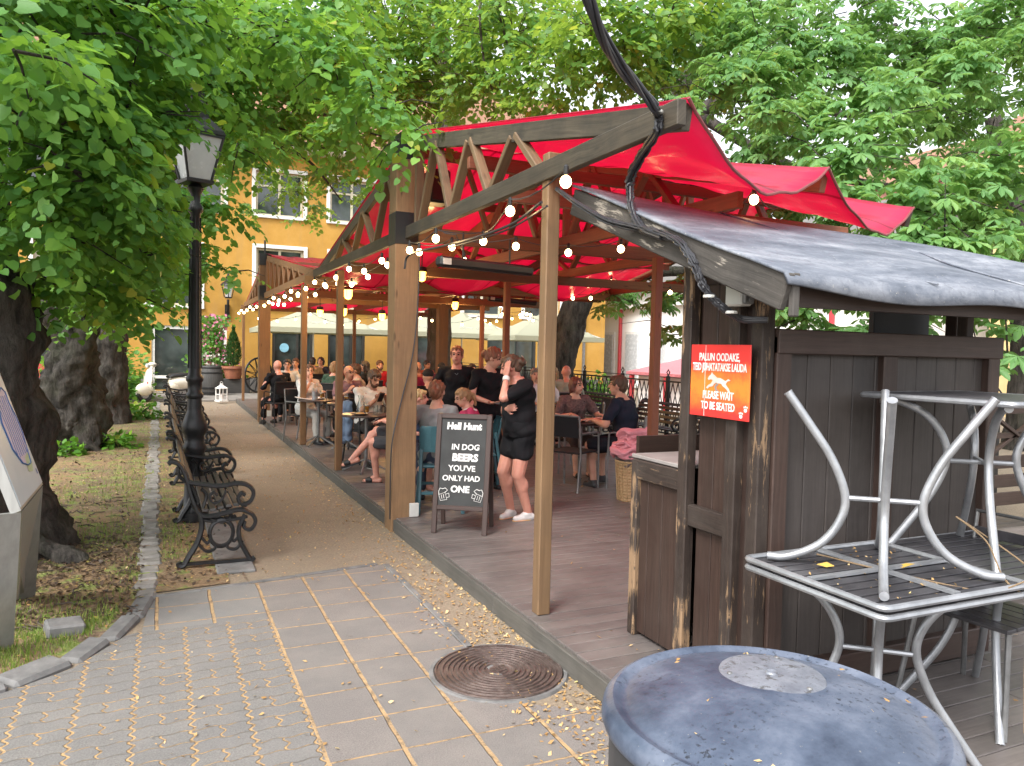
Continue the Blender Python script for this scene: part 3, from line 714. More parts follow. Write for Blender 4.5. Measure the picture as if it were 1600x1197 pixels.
holes = [(x-w/2, x+w/2, z-h/2, z+h/2) for x,z,w,h in WINS] + [(x-w/2,x+w/2,max(0,z-h/2),z+h/2) for x,z,w,h,k in DOORS]
bx = sorted(set([-13.0,18.0]+[a for h in holes for a in h[:2]])); bz = sorted(set([0.0,9.3]+[a for h in holes for a in h[2:]]))
for i in range(len(bx)-1):
    for j in range(len(bz)-1):
        cx, cz = (bx[i]+bx[i+1])/2, (bz[j]+bz[j+1])/2
        if any(a < cx < b and c < cz < d for a,b,c,d in holes): continue
        n = m.add([(bx[i],FY,bz[j]),(bx[i+1],FY,bz[j]),(bx[i+1],FY,bz[j+1]),(bx[i],FY,bz[j+1])]); m.face([n,n+1,n+2,n+3])
for a,b,c,d in holes:
    for p, q in (((a,c),(a,d)),((b,d),(b,c)),((a,d),(b,d)),((b,c),(a,c))):
        n = m.add([(p[0],FY,p[1]),(q[0],FY,q[1]),(q[0],FY+.28,q[1]),(p[0],FY+.28,p[1])]); m.face([n+3,n+2,n+1,n])
m.box((-13.15,FY+5,4.65),(.3,10,9.3)); m.box((18.15,FY+5,4.65),(.3,10,9.3)); m.box((2.5,FY+.55,4.6),(30.9,.3,9.2))
m.build('wall', MT['yellow_wall'], house, world=True)
m = MB()
for a, b in [(-13,-5),(-3.4,-.3),(2.2,3.8),(5.3,5.87),(7.33,8.25),(10.15,12.55),(14.85,18)]: m.box(((a+b)/2, FY-.02, .24), (b-a,.06,.48))
m.build('socle', MT['socle'], house, world=True)
for x,z,w,h in WINS:
    m = MB(); t = .14
    m.box((x, FY-.02, z+h/2+t/2), (w+2*t,.07,t), None, 0, .008); m.box((x, FY-.04, z-h/2-.05), (w+2*t,.12,.1), None, 0, .008)
    for s in (-1,1): m.box((x+s*(w/2+t/2), FY-.02, z), (t,.07,h), None, 0, .008)
    fr = m.build('window', MT['white'], house, world=True)
    m = MB()
    for s in (-1,0,1): m.box((x+s*(w/2-.045), FY+.14, z), (.09,.06,h), None, 0, .006)
    for zz in (-h/2+.04, h/2-.04, h*.18): m.box((x, FY+.135, z+zz), (w,.045,.075), None, 0, .006)
    m.build('frame', MT['frame'], fr, world=True)
    m = MB(); m.box((x, FY+.19, z), (w,.02,h)); m.build('pane', MT['pane'], fr, world=True)
for x,z,w,h,k in DOORS:
    z0 = max(0.0, z-h/2); m = MB()
    for s in (-1,1): m.box((x+s*(w/2-.05), FY+.1, z0+h/2), (.1,.1,h))
    m.box((x, FY+.1, z0+h-.06), (w,.1,.12)); m.box((x, FY+.1, z0+h*.2), (w,.09,.1)); m.box((x+w*.12, FY+.1, z0+h/2), (.08,.09,h))
    d = m.build('door', MT['dark_frame'] if k != 1 or x > 2 else MT['white'], house, world=True)
    m = MB(); m.box((x, FY+.16, z0+h/2), (w,.02,h)); m.build('pane', MT['pane'], d, world=True)
    if k == 1:
        m = MB(); m.lathe([(.001,-.01),(.17,-.01),(.17,0),(.001,0)], (x+.15 if x < 2 else x-.3, FY+.08, 1.62), 24, 0, Matrix.Rotation(R(90),3,'X'))
        m.build('round_sticker', M_plain('light_blue_sticker', (.25,.52,.66), .4, bump=0), d, world=True)
m = MB()
n = m.add([(-13.6,FY-.7,9.15),(18.6,FY-.7,9.15),(18.6,FY+5.5,14.4),(-13.6,FY+5.5,14.4),(-13.6,FY-.7,9.0),(18.6,FY-.7,9.0)])
m.face([n,n+1,n+2,n+3]); m.face([n+4,n+5,n+1,n])
for k in range(64):
    x = -13.4+.5*k; m.tube([(x,FY-.68,9.2),(x,FY+5.5,14.45)], .06, 6)
m.build('roof', MT['roof_tile'], house, world=True)
m = MB(); m.tube([(-13.6,FY-.78,9.0),(18.6,FY-.78,9.0)], .09, 8); m.box((2.5,FY-.35,8.95),(32,.7,.1)); m.build('eaves', MT['white'], house, world=True)
m = MB(); m.box((17.2,FY-.05,4.5),(.1,.1,9)); m.build('downpipe', MT['silver_d'], house, world=True)
# ---- other houses glimpsed through the trees
def far_house(name, x0, x1, y0, y1, h, wall, label, roofmat, wins, face):
    e = empty(name, ((x0+x1)/2,(y0+y1)/2,-1.5), 0, label, 'building')
    m = MB(); m.box(((x0+x1)/2,(y0+y1)/2,(h-3)/2),(x1-x0,y1-y0,h+3)); m.build('wall', wall, e, world=True)
    m = MB(); cx = (x0+x1)/2
    m.prism([(x0-.5,h),(x1+.5,h),(cx,h+3.2)], y0-.4, y1+.4, Matrix(((1,0,0,0),(0,0,1,0),(0,1,0,0),(0,0,0,1))) ); m.build('roof', roofmat, e, world=True)
    for (u, z, w, hh) in wins:
        c, s = (((x0-.03, u, z), (.08, w, hh)) if face == 'x' else ((u, y0-.03, z), (w, .08, hh)))
        m = MB(); m.box(c, tuple(a+.24 if a > .1 else a for a in s)); wf = m.build('window', MT['white'], e, world=True)
        c2 = (c[0]-(.03 if face == 'x' else 0), c[1]-(.03 if face == 'y' else 0), c[2])
        m = MB(); m.box(c2, s); p = m.build('pane', M_GREYPANE, wf, world=True)
    return e
M_GREYPANE = M_plain('pale_reflecting_pane', (.55,.57,.58), .25, c2=(.42,.44,.46), bump=0)
wh = far_house('white_house', 20.5, 30, 18, 48, 4.6, MT['white_wall'], 'long white rendered building with red downpipes beyond the iron fence', MT['socle'],
    [(y, 1.6, 1.0, 2.0) for y in (20,22.2,24.4,26.6,28.8,31,33.2,35.4,37.6)], 'x')
m = MB()
for y in (19.0, 25.5, 32, 40): m.tube([(20.4,y,-2),(20.4,y,4.4)], .09, 8)
m.build('downpipe', MT['redpaint'], wh, world=True)
m = MB(); m.box((20.35,30,.15),(.25,24,.12)); m.box((20.35,30,3.9),(.3,24,.16)); m.box((20.38,30,-.6),(.2,24,.1)); m.build('cornice', MT['white'], wh, world=True)
sh = empty('red_roofed_shed', (14.5,17.5,0), 0, 'low shed with a pinkish red metal roof and red posts beyond the fence', 'building')
m = MB(); m.box((14.8,17.5,.1),(2.4,5.4,1.9)); m.build('wall', MT['white_wall'], sh, world=True)
m = MB(); n = m.add([(13.3,14.6,1.15),(13.3,20.4,1.15),(16.2,20.4,1.75),(16.2,14.6,1.75)]); m.face([n,n+1,n+2,n+3]); m.box((13.3,17.5,1.1),(.06,5.8,.1)); m.build('roof', M_plain('faded_red_sheet', (.62,.22,.24), .5, c2=(.5,.14,.16)), sh, world=True)
for y in (14.8,16.6,18.4,20.2):
    m = MB(); m.box((13.35,y,.3),(.12,.12,1.6)); m.build('post', MT['redpaint'], sh, world=True)
far_house('salmon_house', 34, 46, 22, 34, 10.5, MT['salmon_wall'], 'pinkish house glimpsed high through the chestnut leaves at right', MT['roof_tile'], [(y,z,1.2,1.8) for y in (24,27,30) for z in (4,7.5)], 'x')
far_house('cream_house', 24, 34, 5.5, 16, 8.6, MT['cream_wall'], 'cream yellow house with white window frames at the far right edge', MT['roof_tile'], [(y,z,1.3,2.0) for y in (6.8,9.2,11.6,14) for z in (2.4,5.8)], 'x')
far_house('pale_street_house', -24, -8, 44, 56, 6, MT['white_wall'], 'pale house seen far away between the linden trunks at left', MT['roof_tile'], [(x,2,1.2,1.8) for x in (-21,-18,-15,-12)], 'y')
# traffic barrier stripes between the trunks
fb = empty('street_barrier', (-3.3,27,0), 0, 'red and white striped street barrier seen between the two dark trunks', 'barrier')
for k in range(6):
    m = MB(); m.box((-4.4+.36*k,27,.75),(.35,.05,.5)); m.build('panel', MT['redpaint'] if k % 2 else MT['white'], fb, world=True)
m = MB(); m.box((-4.4,27,.3),(.06,.2,.7)); m.box((-2.6,27,.3),(.06,.2,.7)); m.build('leg', MT['silver_d'], fb, world=True)
# ---------------------------------------------------------------- wall lantern
def lantern_glass(m, c, w0, w1, h, n=4, th=0): m.lathe([(w0,0),(w1,h)], c, n, 0, Matrix.Rotation(R(45),3,'Z'))
wl = empty('wall_lantern', (2.2, FY-.45, 3.2), 0, 'black iron lantern on a scrolled bracket on the ochre wall', 'lantern')
m = MB(); m.tube(spline([(0,.42,-.25),(0,.2,-.3),(0,.02,-.05),(0,0,.12)],5), .045, 8); m.box((0,.4,-.3),(.16,.08,.5)); m.tube([(0,.4,-.05),(0,0,.0)], .03, 6); m.build('bracket', MT['iron'], wl)
m = MB(); lantern_glass(m, (0,0,.2), .12, .21, .42); m.build('glass', MT['lamp_glass'], wl)
m = MB()
for k in range(4):
    a = R(45+90*k+45); m.tube([(.125*math.cos(a),.125*math.sin(a),.19),(.215*math.cos(a),.215*math.sin(a),.63)], .016, 6)
m.lathe([(.15,.16),(.16,.2),(.12,.21)], (0,0,0), 4, 0, Matrix.Rotation(R(45),3,'Z')); m.build('frame', MT['iron'], wl)
m = MB(); m.lathe([(.27,.62),(.25,.66),(.10,.80),(.08,.88),(.10,.9),(.05,.96),(.03,1.05),(.001,1.15)], (0,0,0), 12); m.build('cap', MT['iron'], wl)
# ---------------------------------------------------------------- STREET LAMP
lp = empty('street_lamp', (.30, 8.07, 0), R(18), 'tall black cast iron street lamp with glass lantern among the benches', 'street lamp')
m = MB(); m.lathe([(.135,0),(.135,.10),(.10,.14),(.085,.5),(.09,.66),(.105,.70),(.11,.74),(.09,.78),(.09,.84),(.115,.88),(.12,.94),(.095,1.02),(.072,1.08),(.07,1.12)], (0,0,0), 12); m.build('base', MT['iron'], lp, True)
m = MB(); m.lathe([(.07,1.1),(.064,1.2),(.08,1.22),(.08,1.25),(.064,1.27),(.066,1.36),(.08,1.38),(.08,1.41),(.060,1.44),(.052,2.4),(.046,2.98),(.07,3.01),(.07,3.05),(.045,3.09),(.045,3.17),(.08,3.23),(.03,3.29)], (0,0,0), 14)
for k in range(10):
    a = 2*math.pi*k/10; m.tube([(.060*math.cos(a),.060*math.sin(a),1.5),(.047*math.cos(a),.047*math.sin(a),2.95)], .007, 5)
m.build('pole', MT['iron'], lp, True)
m = MB(); lantern_glass(m, (0,0,3.30), .14, .265, .40); m.build('glass', MT['lamp_glass'], lp)
m = MB()
for k in range(4):
    a = R(90*k+45); a = R(45)+R(90*k+45); a2 = R(90*k)
    for aa in (R(45)+R(90*k),): m.tube([(.155*math.cos(aa),.155*math.sin(aa),3.30),(.27*math.cos(aa),.27*math.sin(aa),3.71)], .012, 6)
m.lathe([(.18,3.27),(.185,3.30),(.15,3.31)], (0,0,0), 4, 0, Matrix.Rotation(R(45),3,'Z')); m.lathe([(.285,3.70),(.285,3.74),(.25,3.75)], (0,0,0), 4, 0, Matrix.Rotation(R(45),3,'Z'))
m.build('frame', MT['iron'], lp)
m = MB(); m.lathe([(.30,3.73),(.275,3.77),(.13,3.90),(.11,3.98)], (0,0,0), 4, 0, Matrix.Rotation(R(45),3,'Z')); m.lathe([(.10,3.96),(.12,4.02),(.07,4.06),(.08,4.13),(.03,4.19),(.001,4.28)], (0,0,0), 10); m.build('cap', MT['iron'], lp)
# ---------------------------------------------------------------- BENCHES
def bench(name, L, label, group, slatmat):
    b = empty(name, (0,0,0), 0, label, 'bench', group)
    prof = [(-.02,.40),(.03,.445),(.20,.43),(.36,.40),(.44,.43),(.50,.56),(.56,.72),(.60,.80),(.66,.83)]
    for y in (0, L):
        m = MB(); r = .017
        def T(P, rr=r, n=5): m.tube([(x, y, z) for x, _, z in [(p[0],0,p[1]) for p in [(q.x, q.z) for q in spline([(a,0,c) for a,c in P], n)]]], rr, 6, flat=1.3)
        T([(.0,.40),(.08,.42),(.30,.385),(.42,.40),(.49,.52),(.55,.70),(.60,.79),(.67,.82),(.70,.80)], .020)                 # seat and back curve
        T([(.54,.66),(.44,.64),(.25,.615),(.08,.63),(-.02,.60),(-.055,.54),(-.02,.475),(.05,.465),(.085,.51),(.055,.55),(.02,.535)], .019)   # armrest scroll
        T([(.0,.40),(-.05,.37),(-.075,.31),(-.03,.255),(.03,.28),(.02,.33)], .018)
        T([(.02,.38),(.075,.28),(.07,.18),(.02,.09),(-.02,.03),(-.045,.012),(-.07,.03)], .021)                                # front leg
        T([(.42,.40),(.41,.30),(.45,.18),(.52,.08),(.56,.02),(.60,.015),(.61,.04)], .021)                                     # rear leg
        T([(.04,.17),(.10,.11),(.17,.12),(.19,.16)], .014); T([(.44,.17),(.37,.11),(.30,.12),(.28,.16)], .014); T([(.62,.78),(.60,.70),(.50,.62),(.44,.50)], .014); T([(.0,.36),(.12,.345),(.30,.34),(.42,.36)], .013)
        T([(a*.105+.235, b*.105+.245) for a, b in [(math.cos(t*math.pi/6), math.sin(t*math.pi/6)) for t in range(13)]], .015, 2)
        T([(.07,.22),(.12,.17),(.145,.21)], .013); T([(.41,.22),(.36,.17),(.33,.21)], .013); T([(.15,.36),(.235,.33),(.33,.36)], .013)
        T([(.19,.58),(.24,.50),(.31,.49),(.34,.54),(.30,.57),(.27,.54)], .012); T([(.40,.45),(.37,.55),(.42,.60)], .012)
        m.box((.28,y,.02),(.66,.035,.022))
        m.build('side_frame', MT['iron'], b, True)
    for k, (x, z, a) in enumerate([(.03,.435,.1),(.10,.445,.05),(.17,.44,-.05),(.24,.428,-.1),(.31,.415,-.1),(.38,.415,.1)]):
        m = MB(); m.box((x, L/2, z+.012), (.052,L-.01,.022), Euler((0,-a,0)).to_matrix(), 0, .004); m.build('slat', slatmat, b)
    for k, (x, z, a) in enumerate([(.47,.50,-68),(.50,.575,-70),(.53,.65,-68),(.56,.72,-62),(.60,.785,-45)]):
        m = MB(); m.box((x-.02, L/2, z), (.052,L-.01,.02), Euler((0,R(-a)*-1,0)).to_matrix(), 0, .004); m.build('slat', slatmat, b)
    m = MB(); m.tube([(.2,0,.30),(.2,L,.30)], .012, 6); m.build('tie_rod', MT['iron'], b)
    return b
bp = bench('park_bench', 1.62, 'iron and grey slat bench nearest the camera, on the path edge', 'iron park benches along the gravel path', MT['slat_grey'])
blabels = ['iron scroll bench nearest the paving, its feet on the stone strip', 'slatted iron bench just beyond the street lamp', 'third iron bench in the row along the gravel path', 'fourth iron bench in the row, beyond the second from the lamp', 'fifth iron bench in the row, near the white scooter', 'farthest iron bench in the row, next to the white scooter']
for k, y in enumerate([6.35, 8.5, 10.75, 13.1, 15.4, 17.7]):
    place(bp, (.68+random.uniform(-.02,.02), y, .02), R(180)+random.uniform(-.02,.02), blabels[k])
for o_ in [o for o in bpy.data.objects if o.name.startswith('park_bench')]:
    o_.scale.x = .82; o_.location.x -= .05; o_.location.y += 1.62     # turned round: seat towards the terrace
bp2 = bench('garden_bench', 1.75, 'black bench', 'black slatted benches along the iron fence', MT['iron'])
for x, y, rz, lb in [(7.0,9.4,0,'black slatted bench by the iron fence behind the red brown post'),(7.3,12.4,0,'black slatted bench by the fence behind the man in navy'),(7.4,15.0,0,'black slatted bench farthest along the fence, by the chestnut trunk')]:
    place(bp2, (x, y, .13), rz, lb)
# ---------------------------------------------------------------- MANHOLE
mc = onz(779, 1051, 0); mh = empty('manhole_cover', (mc.x, mc.y, .0), R(20), 'round ribbed iron manhole cover set in the paving', 'manhole cover')
MT['cover'] = M_plain('worn_brown_iron', (.17,.13,.115), .5, .5, (.075,.055,.05), 20, .5, bs=70)
m = MB(); prof = [(.001,.018),(.05,.018),(.052,.012)]
for k in range(9):
    r0 = .075+.028*k; prof += [(r0,.012),(r0+.003,.021),(r0+.013,.021),(r0+.016,.012)]
prof += [(.335,.012),(.336,.02),(.345,.02),(.35,.0)]
m.lathe(prof, (0,0,0), 64, 0); m.build('lid', MT['cover'], mh, False)
m = MB(); m.lathe([(.352,.0),(.353,.014),(.372,.014),(.38,0)], (0,0,0), 64); m.build('rim', MT['stone'], mh)
m = MB()
for x in (-.022, .0, .022): m.box((x, 0, .021), (.008,.05,.006))
m.box((.0,-.03,.021),(.06,.007,.006)); m.build('mark', MT['cover'], mh)
# ---------------------------------------------------------------- INFO BOARD
ib = empty('map_board', (-.9,5.0,0), 0, 'brushed steel stand carrying a tilted town map at the left edge', 'information board')
A = ony(67, 757, 5.5); T_ = ony(-10, 560, 5.56); Bc = onz(33, 798, A.z); Tc = T_ + (Bc-A)
nrm = (Bc-A).cross(T_-A).normalized(); nrm = nrm if nrm.x > 0 else -nrm
def quad_slab(m, P, n, th):
    b = m.add([p for p in P] + [p-n*th for p in P]); m.face([b,b+1,b+2,b+3]); m.face([b+7,b+6,b+5,b+4])
    for i in range(4): j = (i+1) % 4; m.face([b+i, b+4+i, b+4+j, b+j])
m = MB(); quad_slab(m, [A,T_,Tc,Bc], nrm, .05); m.build('panel', MT['steel'], ib, world=True)
def on_panel(u, v, h=.004): return A + (Bc-A)*u + (T_-A)*v + nrm*h
m = MB(); quad_slab(m, [on_panel(.01,.02),on_panel(.01,.98),on_panel(.99,.98),on_panel(.99,.02)], nrm, .003)
mp_ = m.build('map_sheet', M_plain('pale_map_print', (.52,.58,.62), .35, c2=(.42,.50,.55), scale=4, bump=0), ib, world=True)
def panel_poly(name, pts, mat, h): 
    m = MB(); P = [on_panel(u,v,h) for u,v in pts]; n = m.add(P); m.face(range(n, n+len(P))); return m.build(name, mat, mp_, world=True)
M_LIL = M_plain('lilac_print', (.40,.38,.56), .4, c2=(.33,.33,.5), bump=0, scale=30); M_BLU = M_plain('blue_print', (.07,.17,.42), .4, bump=0); M_GRN = M_plain('green_print', (.35,.52,.33), .4, bump=0)
pts = [(.12+.0,.30),(.06,.42),(.07,.55),(.13,.66),(.12,.74),(.2,.78),(.34,.75),(.5,.7),(.62,.55),(.6,.36),(.46,.24),(.3,.2),(.18,.2)]
panel_poly('district_shape', pts, M_LIL, .006)
m = MB()
P = [on_panel(u,v,.008) for u,v in pts]; m.tube(P, .004, 4, closed=True)
for k in range(7):
    m.tube([on_panel(.1+.07*k,.28,.008), on_panel(.14+.06*k,.5,.008), on_panel(.12+.07*k,.72,.008)], .0016, 4)
m.build('district_border', M_BLU, mp_, world=True)
panel_poly('green_area', [(.10,.22),(.2,.14),(.36,.16),(.3,.26),(.16,.28)], M_GRN, .0065)
panel_poly('legend_mark', [(.06,.10),(.10,.10),(.10,.14),(.06,.14)], M_BLU, .0065); panel_poly('legend_mark', [(.05,.86),(.12,.86),(.12,.93),(.05,.93)], M_BLU, .0065)
Bf = Bc+(Tc-Bc)*.62; Bl = Bc+Vector((-.45,-.22,.02))
for a, b, g0, g1 in ((A, Bc+(A-Bc)*.04, onz(55,934,0), onz(29,940,0)), (Bc, Bl, onz(21,1014,0), onz(21,1014,0)+Vector((-.42,-.2,0)))):
    m = MB(); P = [a-Vector((0,0,.01)), b-Vector((0,0,.01))]; w = Vector((-.06,.02,0))
    m.v = [tuple(P[0]), tuple(P[1]), tuple(g1), tuple(g0)]; m.v += [tuple(Vector(p)+w) for p in m.v[:4]]
    for f in ((0,1,2,3),(7,6,5,4),(0,4,5,1),(1,5,6,2),(2,6,7,3),(3,7,4,0)): m.face(f)
    m.build('leg', MT['steel'], ib, world=True)
# ---------------------------------------------------------------- RUBBISH BIN
def M_bin():
    m, nt, b = new_mat('mottled_blue_grey_plastic'); t = NT(nt); co = obj_co(t)
    n1 = t.noise(co, 2.6, 6, .7); n2 = t.noise(co, 26, 5, .75); n3 = t.noise(co, 70, 3, .6); n4 = t.noise(co, 3.5, 2)
    a = t.ramp(n1, [(.34, (.024,.034,.058)), (.48, (.062,.080,.118)), (.62, (.12,.14,.185)), (.75,(.18,.195,.23))])
    a = t.mix(t.math('MULTIPLY', t.ramp(t.noise(co, 75, 4, .6), [(.58,(0,0,0)), (.64,(.9,.9,.9))]), t.ramp(t.noise(co, 3, 3), [(.42,(.1,.1,.1)), (.6,(1,1,1))])), a, (.014,.017,.024))
    sp = t.math('MULTIPLY', t.ramp(n3, [(.70,(0,0,0)), (.74,(1,1,1))]), t.ramp(n4, [(.4,(0,0,0)), (.6,(1,1,1))]))
    a = t.mix(t.math('MULTIPLY', sp, .7), a, (.30,.29,.27))
    t.l(a, b.inputs['Base Color']); t.l(t.math('MULTIPLY_ADD', n1, .4, .22), b.inputs['Roughness'])
    t.bump(t.math('ADD', n2, n3), b, .25, .003); return m
MT['bin'] = M_bin()
def M_plate():
    m, nt, b = new_mat('worn_galvanised_plate'); t = NT(nt); co = obj_co(t)
    n1 = t.noise(co, 7, 6, .75); n2 = t.noise(co, 30, 6, .8)
    a = t.ramp(n1, [(.35, (.15,.16,.19)), (.6, (.27,.285,.32))]); a = t.mix(t.ramp(n2, [(.54,(0,0,0)), (.62,(.85,.85,.85))]), a, (.07,.065,.06))
    t.l(a, b.inputs['Base Color']); b.inputs['Metallic'].default_value = .4; t.l(t.math('MULTIPLY_ADD', n2, .5, .25), b.inputs['Roughness']); t.bump(n2, b, .2, .002); return m
bn = empty('litter_bin', (1.29,1.33,0), 0, 'large round blue grey bin with domed lid beside the deck corner', 'rubbish bin')
m = MB(); m.lathe([(.362,0),(.370,.03),(.372,.4),(.372,.89),(.355,.90)], (0,0,0), 64, 0); m.build('body', M_plain('charcoal_drum', (.055,.055,.058), .55, c2=(.022,.023,.026), scale=6), bn, True)
m = MB(); m.lathe([(.36,.880),(.378,.878),(.388,.886),(.392,.90),(.389,.918),(.380,.931),(.366,.938),(.354,.935),(.346,.929),(.338,.929),(.33,.934),(.30,.943),(.24,.957),(.18,.967),(.13,.973),(.0001,.977)], (0,0,0), 72, 0); m.build('lid', MT['bin'], bn, True)
pl_ = onz(1206,1046,.985); PLX, PLY = pl_.x-1.29, pl_.y-1.33
m = MB(); m.lathe([(.0001,.978),(.012,.984),(.016,.980),(.03,.981),(.10,.9805),(.124,.976),(.126,.971),(.12,.968)], (PLX, PLY, -.003), 48, 0, Euler((R(-9),0,0)).to_matrix() if False else None)
lidc = m.build('ash_plate', M_plate(), bn, True)
for a in (40, 160, 280):
    m = MB(); m.ell((PLX+.105*math.cos(R(a)), PLY+.105*math.sin(R(a)), .977), (.007,.007,.004)); m.build('rivet', MT['silver_d'], lidc)
P = np.array([(1.29+r*math.cos(a), 1.33+r*math.sin(a), 1.0) for r, a in zip(rng.uniform(.14,.34,46), rng.uniform(0,6.28,46))])
P[:,2] = .936+(.36-np.hypot(P[:,0]-1.29,P[:,1]-1.33))*.14; o = scatter_faces('lid_debris', P, .014, MT['litter'])
# ================================================================ TREES
LG = 'old linden trees along the path'; CG = 'horse chestnuts beyond the terrace'
def dn(*a): return [Vector(p) for p in a]
# near left linden: trunk partly out of the frame, crown hanging over the lamp
cl = [pc(60,60,5.0,170), pc(200,60,5.6,150), pc(330,70,8.6,120), pc(60,210,5.0,150), pc(190,210,5.6,120), pc(300,150,8.9,90), pc(235,180,6.0,70), pc(30,360,5.4,120), pc(150,340,5.8,115), pc(215,300,6.4,70),pc(200,400,6.6,80),
      pc(100,450,6.6,75), pc(275,395,8.8,50), pc(165,470,7.0,60), pc(250,450,7.2,55), pc(60,130,4.2,80), pc(10,80,3.6,70), pc(140,290,5.0,80), pc(200,330,5.4,50), pc(330,330,8.8,44,.6), pc(375,230,8.6,46,.6), pc(360,425,8.8,22,.6), pc(270,330,8.8,60), pc(630,222,6.5,34,.7), pc(585,165,6.8,45,.7), pc(530,110,7,60,.7), pc(440,60,7.0,75),
      ((-2.2,6.5,5.6),(2.2,2.2,1.1),.35), ((-3.6,6.5,4.2),(1.5,1.5,1.5),.4), ((-2.2,4.6,5.0),(1.3,1.0,.7),.35)]
tree('linden_tree', (-1.62,7.35,0), 'thick dark linden trunk at the left edge with low hanging leaves', LG,
     [(dn((-1.50,7.35,-.1),(-1.48,7.35,.35),(-1.44,7.35,.9),(-1.40,7.3,1.4),(-1.45,7.3,2.6),(-1.7,7.2,4.2),(-1.9,7.2,6.5)), [.86,.68,.60,.52,.40,.34,.22]),
      (dn((-1.5,7.3,2.7),(-1.0,6.9,3.6),(-.3,6.4,4.2),(.6,6.0,4.5)), [.16,.11,.07,.03]), (dn((-1.5,7.3,2.4),(-1.0,6.2,3.2),(-.9,5.2,3.9)), [.13,.08,.04]), (dn((-1.4,7.3,2.2),(-.7,7.2,2.9),(.1,6.9,3.0)), [.09,.05,.02])],
     cl, 'linden', LIN, .080, 31, MT['linden'], MT['bark'], .14, .6, gap=[(300,262,36,44,7.9),(345,330,60,40,7.9),(380,400,90,60,8.3),(330,470,60,50,8.3)],
     flare=[(dn((-1.5,7.3,.75),(-1.1,7.15,.32),(-.8,6.95,.10),(-.5,6.78,-.05)), [.30,.18,.11,.05]), (dn((-1.5,7.3,.5),(-1.4,6.7,.14),(-1.3,6.3,-.05)), [.3,.2,.08])])
# second linden
cl = [pc(270,60,9.5,110), pc(390,90,10,100), pc(480,150,10.5,75), pc(420,200,10.5,60), pc(200,130,9,100), pc(340,200,9.5,70), pc(560,200,8.6,60,.6), pc(615,235,7.4,30,.7), pc(590,170,8.6,50,.6),
      pc(500,50,10,90), pc(130,430,11,60), pc(215,470,11,50), pc(230,420,11,60), pc(150,490,12,42), ((-2.8,13.6,5.6),(2.6,2.4,1.4),.5), pc(300,430,11,38)]
tree('linden_tree', (-1.30,13.5,0), 'burled linden trunk swollen at the foot, second from the left edge', LG,
     [(dn((-1.28,14.2,-.1),(-1.28,14.2,.3),(-1.29,14.2,.9),(-1.33,14.2,1.4),(-1.32,14.2,1.9),(-1.38,14.1,2.6),(-1.3,13.9,4.8),(-1.5,13,6.5)), [.52,.46,.46,.42,.31,.26,.23,.16]),
      (dn((-1.25,13.4,3.2),(-.4,12.9,4.2),(1,12.2,5),(2.4,11.6,5.2)), [.15,.10,.06,.03])],
     cl, 'linden', LIN, .10, 15, MT['linden'], MT['bark'], .20, .6, gap=[(358,432,36,50,28),(420,440,60,90,28)], flare=[(dn((-1.3,14.1,.5),(-1.0,13.8,.15),(-.8,13.6,-.05)), [.3,.2,.08]), (dn((-1.3,14.1,.6),(-1.9,13.6,.2),(-2.3,13.4,-.05)), [.3,.2,.1])])
# third linden
cl = [pc(470,220,16,70), pc(400,245,17,50,.6), pc(560,130,15,95), pc(610,60,15,100), pc(480,110,15,90), pc(330,50,14,110), pc(520,275,17,38,.6), pc(575,230,16,50), pc(240,200,14,90), pc(250,300,15,50), pc(450,300,18,34,.6), pc(580,300,18,24,.5),
      pc(60,480,17,60), pc(90,530,20,40), ((-1.5,17.5,6.5),(2.2,2,1.5),.5), pc(490,335,19,20,.9), pc(385,330,19,16,.8), pc(350,275,17,30,.6)]
tree('linden_tree', (-1.0,16.2,0), 'slimmer linden trunk third from the left, beside the row of benches', LG,
     [(dn((-.98,18.2,-.1),(-.98,18.2,.6),(-.98,18.2,1.6),(-.98,17.8,3),(-.9,16.2,4.8),(-.8,16.2,6.8)), [.46,.34,.30,.27,.22,.15]),
      (dn((-.9,16.2,4),(.3,16.3,5),(2,16.4,5.8),(3.8,16.5,5.9)), [.12,.09,.06,.03]), (dn((2,16.4,5.8),(2.8,16.6,5.6),(3.6,17,4.9)), [.05,.03,.012])],
     cl, 'linden', LIN, .10, 13, MT['linden_far'], MT['bark'], .10, .6, gap=[(358,432,40,55,28)])
# linden behind the roof, with pale limbs at the top of the picture
cl = [pc(700,120,15,95), pc(640,165,15,55), pc(800,60,14,100), pc(870,120,13,75), pc(930,60,12,80), pc(770,150,14,60), pc(560,40,17,70), pc(690,20,16,80), pc(980,110,12,50), pc(1040,40,12,80), pc(850,170,13,40), ((8,18,10),(2.5,2.5,1.2),.3)]
B0 = ony(700, 300, 19)
tree('linden_tree', (B0.x,19.5,0), 'pale limbed linden rising behind the red awning at top centre', LG,
     [(dn((B0.x,19.5,0),(B0.x,19.5,3),(B0.x,19.5,5),tuple(ony(690,60,19.3)),tuple(ony(655,-60,19))), [.34,.3,.26,.22,.14]),
      (dn((B0.x,19.5,5.2),tuple(ony(720,90,18.5)),tuple(ony(770,20,18)),tuple(ony(830,-60,17))), [.2,.17,.14,.08]), (dn(tuple(ony(690,70,19.3)),tuple(ony(650,30,19)),tuple(ony(600,-40,19))), [.13,.1,.07]),
      (dn(tuple(ony(750,-20,13)),tuple(ony(752,60,13)),tuple(ony(770,140,13)),tuple(ony(830,178,13))), [.03,.022,.016,.01]), (dn(tuple(ony(770,-20,13)),tuple(ony(790,60,13)),tuple(ony(815,130,13)),tuple(ony(850,180,13))), [.025,.02,.012,.008])],
     cl, 'linden', LIN, .105, 14, MT['linden_far'], MT['bark2'], .05, .6)
